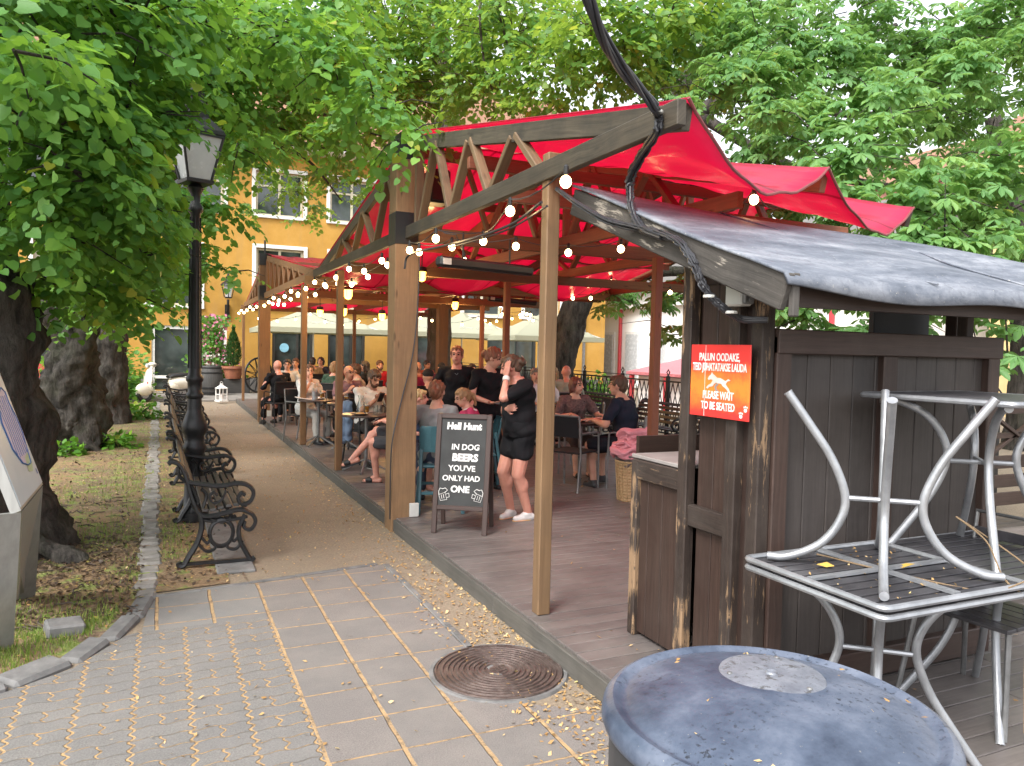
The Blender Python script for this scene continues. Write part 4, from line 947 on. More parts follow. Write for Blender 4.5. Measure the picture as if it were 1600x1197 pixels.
# leaning horse chestnut by the fence
tb = onz(862, 640, .1); T0 = Vector((8.3,16.3,.1))
cl = [pc(1150,150,11,90), pc(1240,210,10.5,75), pc(1190,90,12,90), pc(1330,230,9.5,75), pc(1290,130,12,90), pc(1400,320,8.6,70), pc(1470,400,8.2,62), pc(1560,470,7.6,60), pc(1530,350,9.5,60), pc(1100,60,13,90), pc(1400,90,13,90,.8,.8), pc(1500,60,13,75,.8,.8),
      pc(1440,200,13,80,.8,.8), pc(1560,180,13,70,.8,.6), pc(1350,440,9.5,60), pc(1250,500,9.5,45), pc(1330,520,9.5,42), pc(1420,520,9,40), pc(1580,560,7.6,38), pc(1010,120,13,60), pc(1330,20,13,80,.8,.55), pc(1060,455,12,30,.9), pc(960,470,14,34,.6), pc(1070,520,11.5,26,1), pc(1030,470,13,30), pc(1210,180,9.5,40), pc(1300,330,9.5,48), pc(1180,260,11,45), pc(1560,280,10,60), pc(1590,380,8.6,55), pc(1480,300,9,70), pc(1230,330,10,40), pc(1510,480,8,45), pc(1380,180,10,70), pc(1480,130,11,80,.8,.8), pc(1590,100,11,75,.8,.8), pc(1570,30,12,80,.8,.7), pc(1420,400,8.4,45), pc(1300,270,9.2,40), pc(1200,470,10.5,40), pc(1140,480,11,36), pc(1590,250,9,55), pc(1320,300,8.8,45)]
P_ = lambda x, y, Y: tuple(ony(x, y, Y))
tree('chestnut_tree', tuple(T0), 'leaning dark horse chestnut trunk behind the bald man, crown spreading to the right', CG,
     [(dn(P_(868,640,15.2),P_(870,575,15.2),P_(890,510,15.2),P_(915,440,15),P_(945,380,14.8),P_(985,300,14.5),P_(1040,180,14),P_(1110,60,13.5)), [.50,.40,.34,.31,.30,.27,.2,.12]),
      (dn(P_(925,460,15),P_(975,440,14.5),P_(1030,425,14),P_(1100,420,13),P_(1200,380,12.5)), [.17,.15,.12,.09,.04]),
      (dn(P_(985,300,14.5),P_(1090,180,13.5),P_(1230,100,12.5),P_(1400,40,12)), [.2,.16,.12,.06]), (dn(P_(1090,180,13.5),P_(1240,260,12),P_(1450,300,11),P_(1590,300,10.5)), [.12,.09,.07,.04]), (dn(P_(1150,130,12.5),P_(1350,180,12.5),P_(1560,120,12)), [.1,.07,.04])],
     cl, 'chestnut', LFL, .185, 11, MT['chestnut'], MT['bark'], .06, .65)
cl = [pc(1480,120,17,90,.8,.6), pc(1290,300,16,80,.8,.8), pc(1400,400,15,70), pc(1180,40,18,100,.8,.8), pc(1560,420,13,60), pc(1050,150,17,60), pc(1480,480,14,50), pc(1300,470,14,40), pc(1500,250,15,60,.8,.7), pc(1590,60,16,60,.8,.6)]
tree('chestnut_tree', (15.5,9.5,0), 'second horse chestnut farther right, mostly hidden behind the kiosk roof', CG,
     [(dn((15.5,9.5,-.5),(15.5,9.5,2),(15.3,9.6,4),(14.8,10,6.5)), [.4,.33,.28,.15]), (dn((15.4,9.5,3.6),(14,10.5,5),(13,12,6)), [.15,.1,.05]), (dn((15.4,9.5,3.2),(14,8.5,4),(12.8,8,4.2)), [.14,.09,.05])],
     cl, 'chestnut', LFL, .185, 8, MT['chestnut'], MT['bark'], .05, .65)
# bushes and plants
def bush(name, c, r, size, n, mat, label, cat='plant', group=None, stems=5, tmpl=LIN):
    e = empty(name, c, 0, label, cat, group); m = MB()
    for k in range(stems):
        a = random.uniform(0,6.28); m.tube(spline([(0,0,0),(r[0]*.3*math.cos(a),r[1]*.3*math.sin(a),r[2]*.9),(r[0]*.7*math.cos(a),r[1]*.7*math.sin(a),r[2]*1.5)],3), .01, 5)
    m.build('stem', MT['bark'], e)
    d = unit(rng.normal(0,1,(n,3))); d[:,2] = np.abs(d[:,2]); p = d*np.array(r)*rng.uniform(.35,1.1,n)[:,None]; p[:,2] = p[:,2]*1.9
    ax = unit(d*np.array([1,1,.3])+rng.normal(0,.5,(n,3))); nm = unit(np.array([0,0,1.0])+d*.5+rng.normal(0,.3,(n,3)))
    leaf_mesh('foliage', p, ax, nm, size*rng.uniform(.7,1.3,n), tmpl, mat, e); return e
UG = 'low leafy plants at the foot of the lindens'
for px, py, r, n, lb in [(205,615,.55,520,'bright green low shrub beside the white scooter'),(215,655,.5,380,'low green plant on the bed beyond the third trunk'),(100,712,.28,130,'small seedling shrub at the foot of the burled trunk'),(185,700,.35,170,'leafy ground plant between the second trunk and the kerb')]:
    c = onz(px, py, 0); bush('ground_plant', (c.x, c.y, 0), (r,r,r*.42), .085, n, MT['ivy'], lb, 'plant', UG)
c = ony(170,560,25); bush('shrub', (c.x-.3, 25, 0), (1.5,1.2,1.0), .12, 2600, MT['linden'], 'tall dark green shrub left of the door and the scooter', 'shrub')
c = ony(935,560,17.5); bush('shrub', (c.x, 17.5, .3), (.55,.5,.45), .1, 500, MT['ivy'], 'green potted bush beside the chestnut trunk at the fence', 'shrub')
# ================================================================ DECK
DZ = .13; DX0 = 2.03
deck = empty('wooden_deck', (DX0, 12, 0), 0, 'dark brown timber deck of cross boards with grey fascia under the red awning', 'deck')
m = MB(); y = .2; 
while y < 23.7:
    j = random.uniform(-.001,.001); split = random.uniform(3.2,6.5)
    m.box(((DX0+split)/2, y+.058, DZ-.014+j), (split-DX0-.004, .113, .028), None, 0, .003)
    m.box(((8.1+split)/2, y+.058, DZ-.014-j), (8.1-split-.004, .113, .028), None, 0, .003); y += .119
m.build('deck_boards', MT['deck'], deck, world=True)
m = MB(); 
for a, b in [(.2,4.6),(4.605,8.9),(8.905,13.2),(13.205,18),(18.005,23.7)]: m.box((DX0-.012,(a+b)/2,.057),(.03,b-a,.118),None,0,.004)
m.box((5.05,23.72,.057),(6.1,.03,.118)); m.box((8.12,12,.05),(.03,23.4,.12)); m.box((5.05,.19,.05),(6.1,.03,.12))
m.build('fascia', MT['deck_side'], deck, world=True)
# ================================================================ PAVILION WITH RED AWNING
pv = empty('timber_pavilion', (2.12, 7.05, 0), 0, 'open timber pavilion roofed with red awning cloth over the terrace deck', 'pavilion')
XS = [2.12, 3.64, 5.14, 7.30]; EY = {2.12:2.90, 3.64:3.53, 5.14:4.12}
Y1, YV, Y2, YE = 7.05, 11.8, 18.0, 22.4; ZC = 2.82; ZE = 2.875; ZR = 3.74; ZV = 2.87
def beam_part(nm, p, q, w, h, mat, upv=(0,0,1)):
    m = MB(); m.beam(p, q, w, h, upv, 0, .004); return m.build(nm, mat, pv, world=True)
def post(x, y, z0, z1, w, mat): 
    m = MB(); m.box((x,y,(z0+z1)/2),(w,w,z1-z0),None,0,.006); return m.build('post', mat, pv, world=True)
# posts along the left edge
bigp = post(2.10, 7.12, -.02, 3.50, .235, MT['pine'])
m = MB(); m.box((2.10,7.12,2.86),(.243,.243,.30),None,0,.004); m.build('metal_band', MT['black'], bigp, world=True)
m = MB(); m.box((2.10,7.12,3.62),(.16,.20,.26),None,0,.004); m.build('metal_cap', MT['black'], bigp, world=True)
m = MB(); m.box((2.2,6.985,.20),(.09,.03,.13),None,0,.004); m.build('socket_box', MT['box_white'], bigp, world=True)
bp_ = post(2.10, 17.95, -.02, 3.55, .24, MT['pine_warm'])
m = MB(); m.box((2.10,17.95,2.88),(.25,.25,.32)); m.build('metal_band', MT['black'], bp_, world=True)
m = MB(); m.box((2.10,17.95,3.62),(.26,.26,.26)); m.tube([(2.1,17.95,3.7),(2.1,17.95,4.05)],.02,6); m.build('metal_cap', MT['black'], bp_, world=True)
m = MB(); m.box((2.2,17.8,.2),(.09,.03,.13)); m.build('socket_box', MT['box_white'], bp_, world=True)
post(2.135, 4.16, DZ, 2.93, .085, MT['pine'])
post(2.10, 9.96, DZ, 2.72, .085, MT['pine_warm']); post(2.10, 12.7, DZ, 2.72, .09, MT['pine_warm']); post(2.12, 22.9, DZ, 2.72, .07, MT['pine_warm'])
post(2.10, 15.3, DZ, 2.72, .07, MT['pine_warm']) if False else None
# inner and right posts
r1 = ony(1022, 600, 6.7); post(r1.x, 6.7, DZ, 2.74, .088, MT['post_red'])
r2 = ony(790, 560, 10.2); post(r2.x, 10.2, DZ, 2.75, .085, MT['post_red'])
r3 = ony(690, 560, 18.0); post(r3.x, 18.0, DZ, 3.5, .24, MT['pine_warm'])
r4 = ony(752, 560, 15.6); post(r4.x, 15.6, DZ, 2.8, .085, MT['post_red'])
r5 = ony(553, 560, 22.4); post(r5.x, 22.4, DZ, 2.8, .09, MT['pine_warm'])
post(7.2, 11.8, DZ, 2.74, .09, MT['post_red']) if False else None
# trusses along the awning: level bottom chord, sloping top chord, zigzag braces
def truss(X, y0, yr, y1, zr, mats, nb0=5, nb1=5, w=.05, brace=True, yb0=None):
    mt, mb_, mbr = mats
    def top(y): return np.interp(y, [y0, yr, y1], [ZE-.065, zr-.075, ZV-.065]) if y1 > y0 else 0
    beam_part('bottom_chord', (X, (yb0 or y0-.02), ZC), (X, y1, ZC), w, .115, mb_)
    o = .055
    beam_part('top_chord', (X+.052, y0+.01, float(top(y0+.01))), (X+.052, yr, float(top(yr))), w, .12, mt)
    beam_part('top_chord', (X+.052, yr, float(top(yr))), (X+.052, y1, float(top(y1))), w, .12, mt)
    if not brace: return
    for ya, yb, nb in ((yr-.28, y0+1.45, nb0), (yr+.28, y1-1.25, nb1)):
        if nb <= 0: continue
        sgn = 1 if yb > ya else -1; st = abs(yb-ya)/nb
        for i in range(nb):
            yt = ya + sgn*st*(i+.5); 
            for k in (-1, 1):
                ybm = yt + k*st*.47
                beam_part('brace', (X+.05, yt+k*.03, float(top(yt))-.02), (X+.05, ybm, ZC+.05), .045, .07, mbr, (1,0,0))
    for s in (-1, 1): beam_part('brace', (X+.05, yr+s*.22, ZC+.05), (X+.05, yr+s*.22, float(top(yr))-.05), .045, .08, mbr, (1,0,0))
truss(2.10, 2.86, Y1, YV, ZR, (MT['beam_grey'], MT['beam_grey'], MT['brace']), 3, 3)
truss(2.10, YV, Y2, YE, ZR, (MT['pine_warm'], MT['pine_warm'], MT['pine_warm']), 7, 5)
truss(3.64, EY[3.64], Y1, YV, ZR, (MT['post_red'],MT['post_red'],MT['post_red']), 2, 3, yb0=onx(1157,318,3.64).y)
truss(5.14, EY[5.14], Y1, YV, ZR, (MT['beam_grey'],MT['post_red'],MT['post_red']), 2, 3, yb0=5.6)
truss(7.30, 9.6, 9.7, YV, ZV+.5, (MT['post_red'],)*3, 0, 0, brace=False)
for X in (3.64, 5.14, 7.30): truss(X, YV, Y2, YE, ZR, (MT['pine_warm'],)*3, 4, 3)
# beams across
def cross(Y, x0, x1, z, mat, h=.14, w=.05, nm='cross_beam'): return beam_part(nm, (x0, Y, z), (x1, Y, z), w, h, mat)
cross(7.0, 2.2, 5.6, ZC-.01, MT['pine_warm']); cross(7.0, 2.2, 5.6, ZR-.17, MT['pine_warm'], .1)
for k in range(6):
    xa = 2.4+.52*k; beam_part('brace', (xa, 7.0, ZC+.05), (xa+.26, 7.0, ZR-.2), .04, .06, MT['pine_warm'], (0,1,0)); beam_part('brace', (xa+.26, 7.0, ZR-.2), (xa+.52, 7.0, ZC+.05), .04, .06, MT['pine_warm'], (0,1,0))
cross(9.4, 2.1, 7.3, ZC-.11, MT['pine_warm'], .12); cross(5.0, 2.12, 5.5, ZC+.02, MT['post_red'], .10)
cross(YV, 1.95, 7.5, ZC-.10, MT['pine'], .13, .06); cross(YV+.5, 2.1, 7.4, ZC-.11, MT['pine_warm'], .12); cross(14.8, 2.1, 7.4, ZC-.11, MT['pine_warm'], .14)
cross(18.1, 2.1, 7.6, ZC-.02, MT['pine_warm'], .16, .08); cross(18.1, 2.1, 7.6, ZR-.2, MT['pine_warm'], .1); cross(YE, 2.0, 7.6, ZC-.08, MT['pine_warm'], .14)
for y, z in ((5.6, 3.18), (8.4, 3.40), (10.1, 3.1), (13.6, 3.05), (15.8, 3.35), (20.2, 3.25)): 
    cross(y, 2.15, 5.5 if y < 9 else 7.3, z+.0, MT['post_red'], .09, nm='purlin')
# the awning cloth
def awn(Xs, ys, zs, sag, nm='awning_cloth', eave=None):
    m = MB(); nu = 22; cols = []
    for i in range(len(Xs)-1):
        for k in range(nu + (1 if i == len(Xs)-2 else 0)):
            t = k/nu; X = Xs[i]+(Xs[i+1]-Xs[i])*t; cols.append((X, 4*t*(1-t), i, t))
    NV = 28; b = len(m.v)
    for X, q, i, t in cols:
        if eave: y0 = np.interp(X, [x for x, _ in eave], [y for _, y in eave]); yy = [y0]+list(ys[1:])
        else: yy = ys
        for v in range(NV+1):
            s = v/NV; y = yy[0]+(yy[-1]-yy[0])*s; z = float(np.interp(y, yy, zs)); sg = float(np.interp(y, yy, sag))
            wv = .012*math.sin(y*9+X*3)+.01*math.sin(X*17+y*2)
            lip = -.03 if (v == 0) else 0
            m.v.append((X+.005 if X == Xs[0] else X, y-.03 if v == 0 else y, z - sg*q + wv*q + .012 + lip*q))
    for c in range(len(cols)-1):
        for v in range(NV):
            a = b+c*(NV+1)+v; m.face([a, a+NV+1, a+NV+2, a+1])
    hem = [m.v[b+c*(NV+1)] for c in range(len(cols))] if eave else None
    o = m.build(nm, MT['tarp'], pv, world=True); o.data.polygons.foreach_set('use_smooth', [True]*len(o.data.polygons))
    md = o.modifiers.new('thickness', 'SOLIDIFY'); md.thickness = .005
    if hem: h = MB(); h.tube([(x,y,z-.004) for x,y,z in hem], .008, 6); h.build('hem', M_plain('dark_red_hem', (.22,.05,.05), .6), o, True, world=True)
    return o
eav = [(2.12,2.86),(3.64,3.49),(5.14,4.08)]
awn([2.12,3.0,3.64,4.7,5.14] if False else [2.12,3.64,5.14], [2.9,Y1], [ZE,ZR+.02], [.25,.05], eave=eav)
awn([2.12,3.64,5.14,7.30], [Y1,YV], [ZR+.02,ZV], [.05,.24])
awn([2.12,3.64,5.14,7.30], [YV,Y2], [ZV,ZR+.02], [.24,.05])
awn([2.12,3.64,5.14,7.30], [Y2,YE], [ZR+.02,ZE], [.05,.16])
# ================================================================ LAMPS AND STRING LIGHTS
def strand(label, pts, sagf=.10, bulbs=None, every=1, r=.029, slack=.07):
    P = [Vector(p) for p in pts]; c = P[0].copy(); c.z = P[0].z
    e = empty('string_lights', c, 0, label, 'string lights', 'festoon strings under the awning')
    path = []
    for a, b in zip(P, P[1:]):
        n = 5
        for i in range(n): t = i/n; q = a.lerp(b, t); q.z -= sagf*4*t*(1-t)*min(1,(b-a).length)*.5; path.append(q)
    path.append(P[-1]); m = MB(); m.tube([p+Vector((0,0,slack)) for p in path], .0045, 5); m.build('cord', MT['cable'], e, world=True)
    pos = P if bulbs is None else bulbs
    for p in pos:
        m = MB(); m.lathe([(.012,.03),(.014,.045),(.014,.075),(.006,.085)], p, 8); s = m.build('socket', MT['black'], e, world=True)
        m = MB(); m.ell(p, (r,r,r*1.12), None, 12, 8); m.build('bulb', MT['bulb'], s, True, world=True)
def az(l, z=2.60): return [onz(x, y, z) for x, y in l]
S1 = [(2.04, y, 2.62-.05*math.sin(k*2.1)) for k, y in enumerate(np.arange(7.7, 23.6, .75))]
strand('long string of small lit bulbs running along the outer edge beam', S1, .05)
S2 = [(2.22, y, 2.58+.05*math.sin(k*1.7)) for k, y in enumerate(np.arange(7.3, 18, .85))]
strand('second string of lit bulbs just inside the outer edge beam', S2, .05)
strand('bulbs strung across the deck below the first ridge, nearest the big post', az([(640,391),(681,373),(755,377),(797,330),(884,284)]), .1)
strand('string of bulbs crossing from the big post to the kiosk roof', az([(655,394),(706,386),(806,385),(888,395),(970,389)]), .12)
strand('single bulb cord hanging under the red awning above the kiosk roof', [onz(1130,345,2.85), onz(1178,312,2.75), onz(1215,340,2.8)], .1, [onz(1178,312,2.72)])
strand('bulbs hanging along the far right side by the chestnut', [ony(895,466,11.6), ony(923,466,11.4), ony(955,440,10.5), ony(993,447,9.6), ony(1047,457,9)], .1)
strand('string of small bulbs hanging in front of the cream parasols', [ony(x,y,18.5) for x,y in [(657,497),(675,501),(698,507),(722,507),(747,498),(758,501),(766,506),(776,502),(783,492),(800,498),(813,496),(826,498),(833,501),(845,505)]], .1)
strand('cluster of bulbs beside the thin reddish post', [ony(x,y,15) for x,y in [(782,478),(785,491),(813,492),(817,489),(823,491),(829,492)]], .1)
strand('string of small bulbs below the far awning edge at left', [ony(x,y,22) for x,y in [(404,498),(433,502),(462,499),(485,491),(508,503),(536,508),(561,502),(586,499)]], .1)
strand('short string of bulbs above the family table', [onz(725,408,2.5), onz(712,380,2.6), onz(693,377,2.62)], .05, [onz(725,408,2.5)])
def pendant(p, label, s=1.0):
    e = empty('pendant_lamp', p, 0, label, 'lamp', 'amber pendant lamps under the awning')
    m = MB(); m.lathe([(.02*s,.12*s),(.055*s,.11*s),(.06*s,.06*s),(.065*s,.05*s)], (0,0,0), 16); m.tube([(0,0,.1*s),(0,0,.1*s+.2)], .008, 6); m.build('fitting', MT['black'], e, True)
    m = MB(); m.lathe([(.001,-.07*s),(.035*s,-.062*s),(.05*s,-.03*s),(.055*s,.05*s)], (0,0,0), 16); m.build('glass', MT['pendant'], e, True)
    m = MB()
    for k in range(6):
        a = k*math.pi/3; m.tube([(.062*s*math.cos(a),.062*s*math.sin(a),.05*s),(.058*s*math.cos(a),.058*s*math.sin(a),-.03*s),(.01*math.cos(a),.01*math.sin(a),-.08*s)], .003, 4)
    m.build('cage', MT['black'], e)
    l = bpy.data.lights.new('pendant_light', 'POINT'); l.energy = 20; l.color = (1,.62,.25); l.shadow_soft_size = .12; lo = bpy.data.objects.new('pendant_light', l); col.objects.link(lo); lo.location = Vector(p)+Vector((0,0,-.2))
    lo.parent = e; lo.location = (0,0,-.22)
for x, y, Y, lb in [(659,431,9.4,'amber lamp glowing just right of the big post'),(711,477,14.8,'amber lamp glowing between the two black heaters and the far ridge post'),(544,459,12.3,'amber lamp glowing left of the big post'),(537,487,16,'lower amber lamp glowing left of the big post, deeper in'),(500,489,17.5,'amber lamp glowing farthest left above the diners'),(597,495,16.2,'amber lamp half hidden by the left edge of the big post')]:
    pendant(ony(x,y,Y), lb, 1.0 if Y < 12 else 1.25)
def heater(p, q, label):
    c = (p+q)/2; e = empty('bar_heater', c, 0, label, 'heater', 'black bar heaters hung under the beams')
    m = MB(); m.beam(p, q, .10, .085, (0,0,1), 0, .02); b = m.build('housing', MT['black'], e, world=True)
    m = MB(); d = (q-p).normalized(); m.beam(p-d*.005, p+d*.1, .104, .05); m.build('label_plate', MT['box_white'], b, world=True) if False else None
    for t in (.25,.75):
        m = MB(); a = p.lerp(q,t); m.tube([a+Vector((0,0,.03)), a+Vector((0,0,.26))], .008, 6); m.build('hanger', MT['black'], e, world=True)
    m = MB(); m.beam(p+Vector((0,-.06,.0))+d*.03, p+Vector((0,-.06,0))+d*.11, .004, .05); m.build('label_plate', MT['box_white'], e, world=True)
heater(onz(684,408,2.45), onz(830,424,2.45), 'long black bar heater below the beams right of the big post')
heater(ony(762,466,12.2), ony(838,474,12.2), 'second black bar heater, lower and farther back')
sp = ony(668, 292, 7.6); e = empty('loudspeaker', sp, 0, 'black box speaker inside the truss just right of the big post', 'loudspeaker')
m = MB(); m.box((.1,0,0),(.22,.25,.34),None,0,.02); m.build('cabinet', MT['black'], e); m = MB(); m.box((.1,-.13,0),(.19,.015,.30),None,0,.004); m.build('grille', MT['dark_frame'], e)
# ================================================================ PARASOLS
def parasol(c, w, ztop, zeave, label, txt=True, rz=0):
    e = empty('parasol', c, rz, label, 'parasol', 'cream parasols in front of the house')
    m = MB(); h = w/2; n = 8
    def P(u, v): 
        r = max(abs(u), abs(v)); return (u*h, v*h, ztop-(ztop-zeave)*(r**.93))
    G = [[None]*(n+1) for _ in range(n+1)]
    for i in range(n+1):
        for j in range(n+1): G[i][j] = m.add([P(-1+2*i/n, -1+2*j/n)])
    for i in range(n):
        for j in range(n): m.face([G[i][j],G[i+1][j],G[i+1][j+1],G[i][j+1]])
    o = m.build('canopy', M_CREAM, e); 
    md = o.modifiers.new('t','SOLIDIFY'); md.thickness = .006
    m = MB()
    for a, b, c2, d in ((-h,-h,h,-h),(h,-h,h,h),(h,h,-h,h),(-h,h,-h,-h)):
        k = m.add([(a,b,zeave),(c2,d,zeave),(c2,d,zeave-.16),(a,b,zeave-.16)]); m.face([k,k+1,k+2,k+3])
    o2 = m.build('valance', M_CREAM, o); md = o2.modifiers.new('t','SOLIDIFY'); md.thickness = .004
    m = MB(); m.tube([(0,0,DZ),(0,0,ztop)], .025, 8); m.box((0,0,.06),(.6,.6,.1)); m.build('pole', MT['white'], e)
    m = MB()
    for sx, sy in ((1,1),(1,-1),(-1,1),(-1,-1)): m.tube([(0,0,ztop-.12),(sx*h*.97,sy*h*.97,zeave-.03)], .012, 5)
    m.build('rib', MT['white'], e)
    if txt: text_obj('Pilsner Urquell', .21, (0,-h*.82,zeave+(ztop-zeave)*.17), Euler((R(90-30),0,0)).to_matrix(), M_plain('faint_grey_print', (.50,.50,.42), .8, bump=0), o, 'lettering', shear=.25)
def M_cream():
    m, nt, b = new_mat('cream_parasol_cloth'); t = NT(nt); b.inputs['Base Color'].default_value = (.50,.50,.38,1); b.inputs['Roughness'].default_value = .85
    tr = t.n('ShaderNodeBsdfTranslucent'); tr.inputs[0].default_value = (.62,.63,.45,1); mx = t.n('ShaderNodeMixShader'); mx.inputs[0].default_value = .4
    t.l(b.outputs[0], mx.inputs[1]); t.l(tr.outputs[0], mx.inputs[2]); t.l(mx.outputs[0], nt.nodes['Material Output'].inputs[0]); return m
M_CREAM = M_cream()
for px, Y, zt, ze, w, lb in [(490,26.9,3.10,2.30,3.8,'cream parasol at the left, seen between the thin post and the big post'),(640,27.2,3.10,2.30,3.7,'cream parasol directly behind the big post'),(722,26.8,3.1,2.28,3.4,'cream parasol behind the two waitresses'),(842,24.5,3.0,2.22,3.4,'cream parasol at the right, in front of the chestnut trunk')]:
    p = ony(px, 500, Y); parasol((p.x, Y, 0), w, zt, ze, lb, rz=0)
# ================================================================ FENCE
fn = empty('iron_fence', (8.45, 12, 0), 0, 'black wrought iron fence with diamond lattice and diamond topped posts', 'fence')
FX = 8.6
for k in range(12):
    y = 5.6+1.55*k; m = MB(); m.box((FX,y,.65),(.06,.06,1.3)); m.lathe([(.045,1.29),(.045,1.31),(.02,1.33)],(FX,y,0),8); m.tube([(FX,y,1.33),(FX,y-.045,1.385),(FX,y,1.44),(FX,y+.045,1.385)],.012,6,closed=True); m.build('post', MT['iron'], fn, world=True)
for k in range(11):
    y0 = 5.6+1.55*k; y1 = y0+1.55; m = MB()
    for z in (1.22, .25): m.box((FX,(y0+y1)/2,z),(.022,1.5,.03))
    m.box((FX,(y0+y1)/2,1.30),(.012,1.5,.014))
    n = 5; w = 1.55/n
    for i in range(n):
        a = y0+w*i
        for (p, q) in (((a,.26),(a+w/2,.74)),((a+w/2,.74),(a+w,.26)),((a,1.21),(a+w/2,.74)),((a+w/2,.74),(a+w,1.21)),((a,.74),(a+w/2,1.2)),((a+w/2,1.2),(a+w,.74)),((a,.74),(a+w/2,.27)),((a+w/2,.27),(a+w,.74))):
            m.beam((FX,p[0],p[1]),(FX,q[0],q[1]),.012,.014,(1,0,0),0,0)
    m.build('panel', MT['iron'], fn, world=True)
# low timber fence at the right edge behind the stacked tables
wf = empty('plank_fence', (6.2,3.6,0), 0, 'dark plank fence with a cross braced bay at the right edge', 'fence')
m = MB()
for z in (.45,.62,.8): m.box((7.0,4.6,z),(3.4,.03,.12),None,0,.004)
m.box((7.0,4.6,1.28),(3.4,.04,.05)); m.box((7.0,4.6,1.05),(3.4,.04,.05)); m.build('rail', MT['kiosk'], wf, world=True)
for x in (5.35,6.15,6.95,7.75,8.6):
    m = MB(); m.box((x,4.6,.7),(.07,.07,1.3),None,0,.004); m.build('post', MT['kiosk'], wf, world=True)
m = MB()
for x in (5.35,6.15,6.95,7.75): m.beam((x,4.6,.85),(x+.8,4.6,1.26),.03,.04,(0,1,0)); m.beam((x,4.58,1.26),(x+.8,4.58,.85),.03,.04,(0,1,0))
m.build('cross_brace', MT['kiosk'], wf, world=True)
# ================================================================ KIOSK
kx0, kx1, ky, kz = 2.50, 4.14, 2.72, 1.87; kfar = 3.27; cfar = 3.70
ks = empty('serving_kiosk', (2.5, 2.72, 0), 0, 'dark stained wooden service kiosk with peeling posts and grey lean-to roof', 'kiosk')
def kb(nm, c, s, mat, ch=.005, rot=None, parent=None):
    m = MB(); m.box(c, s, rot, 0, ch); return m.build(nm, mat, parent or ks, world=True)
# front face: stiles, rails, recessed upright planks
kb('corner_post', (kx0+.02, ky+.02, 1.12), (.075,.075,1.98), MT['kiosk_peel'])
kb('stile', (kx0+.105, ky-.008, 1.0), (.09,.05,1.68), MT['kiosk_rail']); kb('stile', (3.31, ky-.004, 1.02), (.10,.045,1.55), MT['kiosk_rail']); kb('stile', (4.095, ky-.008, 1.0), (.09,.05,1.68), MT['kiosk_rail'])
kb('top_rail', (3.355, ky-.012, 1.815), (1.59,.06,.115), MT['kiosk_rail']); kb('bottom_rail', (3.355, ky-.012, .22), (1.59,.06,.14), MT['kiosk_rail'])
m = MB(); x = 2.64
while x < 4.06: m.box((x+.075, ky+.02, 1.0), (.146,.02,1.55), None, 0, .004); x += .15
m.build('panel', MT['kiosk_front'], ks, world=True)
kb('mid_rail', (3.3, ky+.045, 1.05), (1.4,.03,.08), MT['kiosk'])
# left face
m = MB(); y = ky+.07
while y < kfar-.12: m.box((kx0+.01, y+.06, 1.05 if y > 9 else 1.12), (.02,.118,1.95), None, 0, .004); y += .122
m.build('panel', MT['kiosk'], ks, world=True)
for y, h, w in ((2.86,2.03,.075),(3.22,2.18,.075)): kb('post', (kx0-.02, y, .13+h/2), (.06,w,h-.0), MT['kiosk_peel'])
kb('rail', (kx0-.012, 3.04, .92), (.045,.29,.11), MT['kiosk_peel'])
kb('wall_board', (kx0+.05, 3.05, 2.0), (.05,.42,.42), MT['kiosk'])
m = MB(); y = 3.30
while y < cfar-.08: m.box((kx0, y+.065, .62), (.022,.128,.94), None, 0, .004); y += .132
m.build('counter_panel', MT['kiosk'], ks, world=True)
kb('counter_post', (kx0-.012, cfar-.03, .63), (.055,.06,1.0), MT['kiosk_peel']); kb('counter_rail', (kx0-.012, 3.47, 1.085), (.05,.46,.11), MT['kiosk_peel'])
m = MB(); m.box((kx0+.32, 3.49, 1.155), (.68,.48,.022), None, 0, .004); m.build('counter_top', M_plain('worn_grey_counter', (.30,.28,.27), .4, c2=(.2,.18,.17), scale=6), ks, world=True)
m = MB(); m.box((kx0+.34, cfar-.01, .62), (.6,.03,.98)); m.box((kx0+.66,3.49,.62),(.03,.44,.98)); m.build('counter_side', MT['kiosk'], ks, world=True)
# right and back walls, dark board under the roof
m = MB(); m.box((4.11, 3.3, 1.0), (.03,1.1,1.7)); m.box((3.35,3.85,.7),(1.5,.03,1.1)); m.build('side_wall', MT['kiosk'], ks, world=True)
kb('sign_board', (3.92, 3.15, 2.05), (.46,.04,.40), M_plain('dark_navy_board', (.022,.028,.042), .5), .004)
kb('post', (4.19, 3.0, 1.12), (.07,.07,2.05), MT['kiosk_rail']); kb('post', (4.10, 3.2, 1.23), (.08,.08,2.2), MT['kiosk'])
# lean-to roof
RX0, RX1 = 2.22, 4.85
def roofz(y): return 2.03+(y-2.30)*.365
def ybk(x): return 4.0+(3.0-4.0)*(x-RX0)/(4.8-RX0)
def M_roofing():
    m, nt, b = new_mat('stained_grey_roofing_sheet'); t = NT(nt); co = obj_co(t)
    n1 = t.noise(co, 2.2, 6, .75, (.6,1.6,1)); n2 = t.noise(co, 22, 6, .8); n3 = t.noise(co, 60, 3)
    a = t.ramp(n1, [(.34, (.05,.06,.08)), (.48, (.12,.135,.165)), (.62, (.22,.235,.265)), (.76,(.36,.37,.385))])
    a = t.mix(t.ramp(n2, [(.50,(0,0,0)), (.68,(.7,.7,.7))]), a, (.06,.07,.09))
    a = t.mix(t.ramp(n3, [(.66,(0,0,0)), (.72,(.6,.6,.6))]), a, (.45,.42,.36))
    t.l(a, b.inputs['Base Color']); t.l(t.math('MULTIPLY_ADD', n1, .35, .50), b.inputs['Roughness'])
    t.bump(t.math('ADD', n1, t.math('MULTIPLY', n2, .3)), b, .35, .01); return m
MT['roofing'] = M_roofing()
m = MB(); NX, NY = 40, 18; b = 0
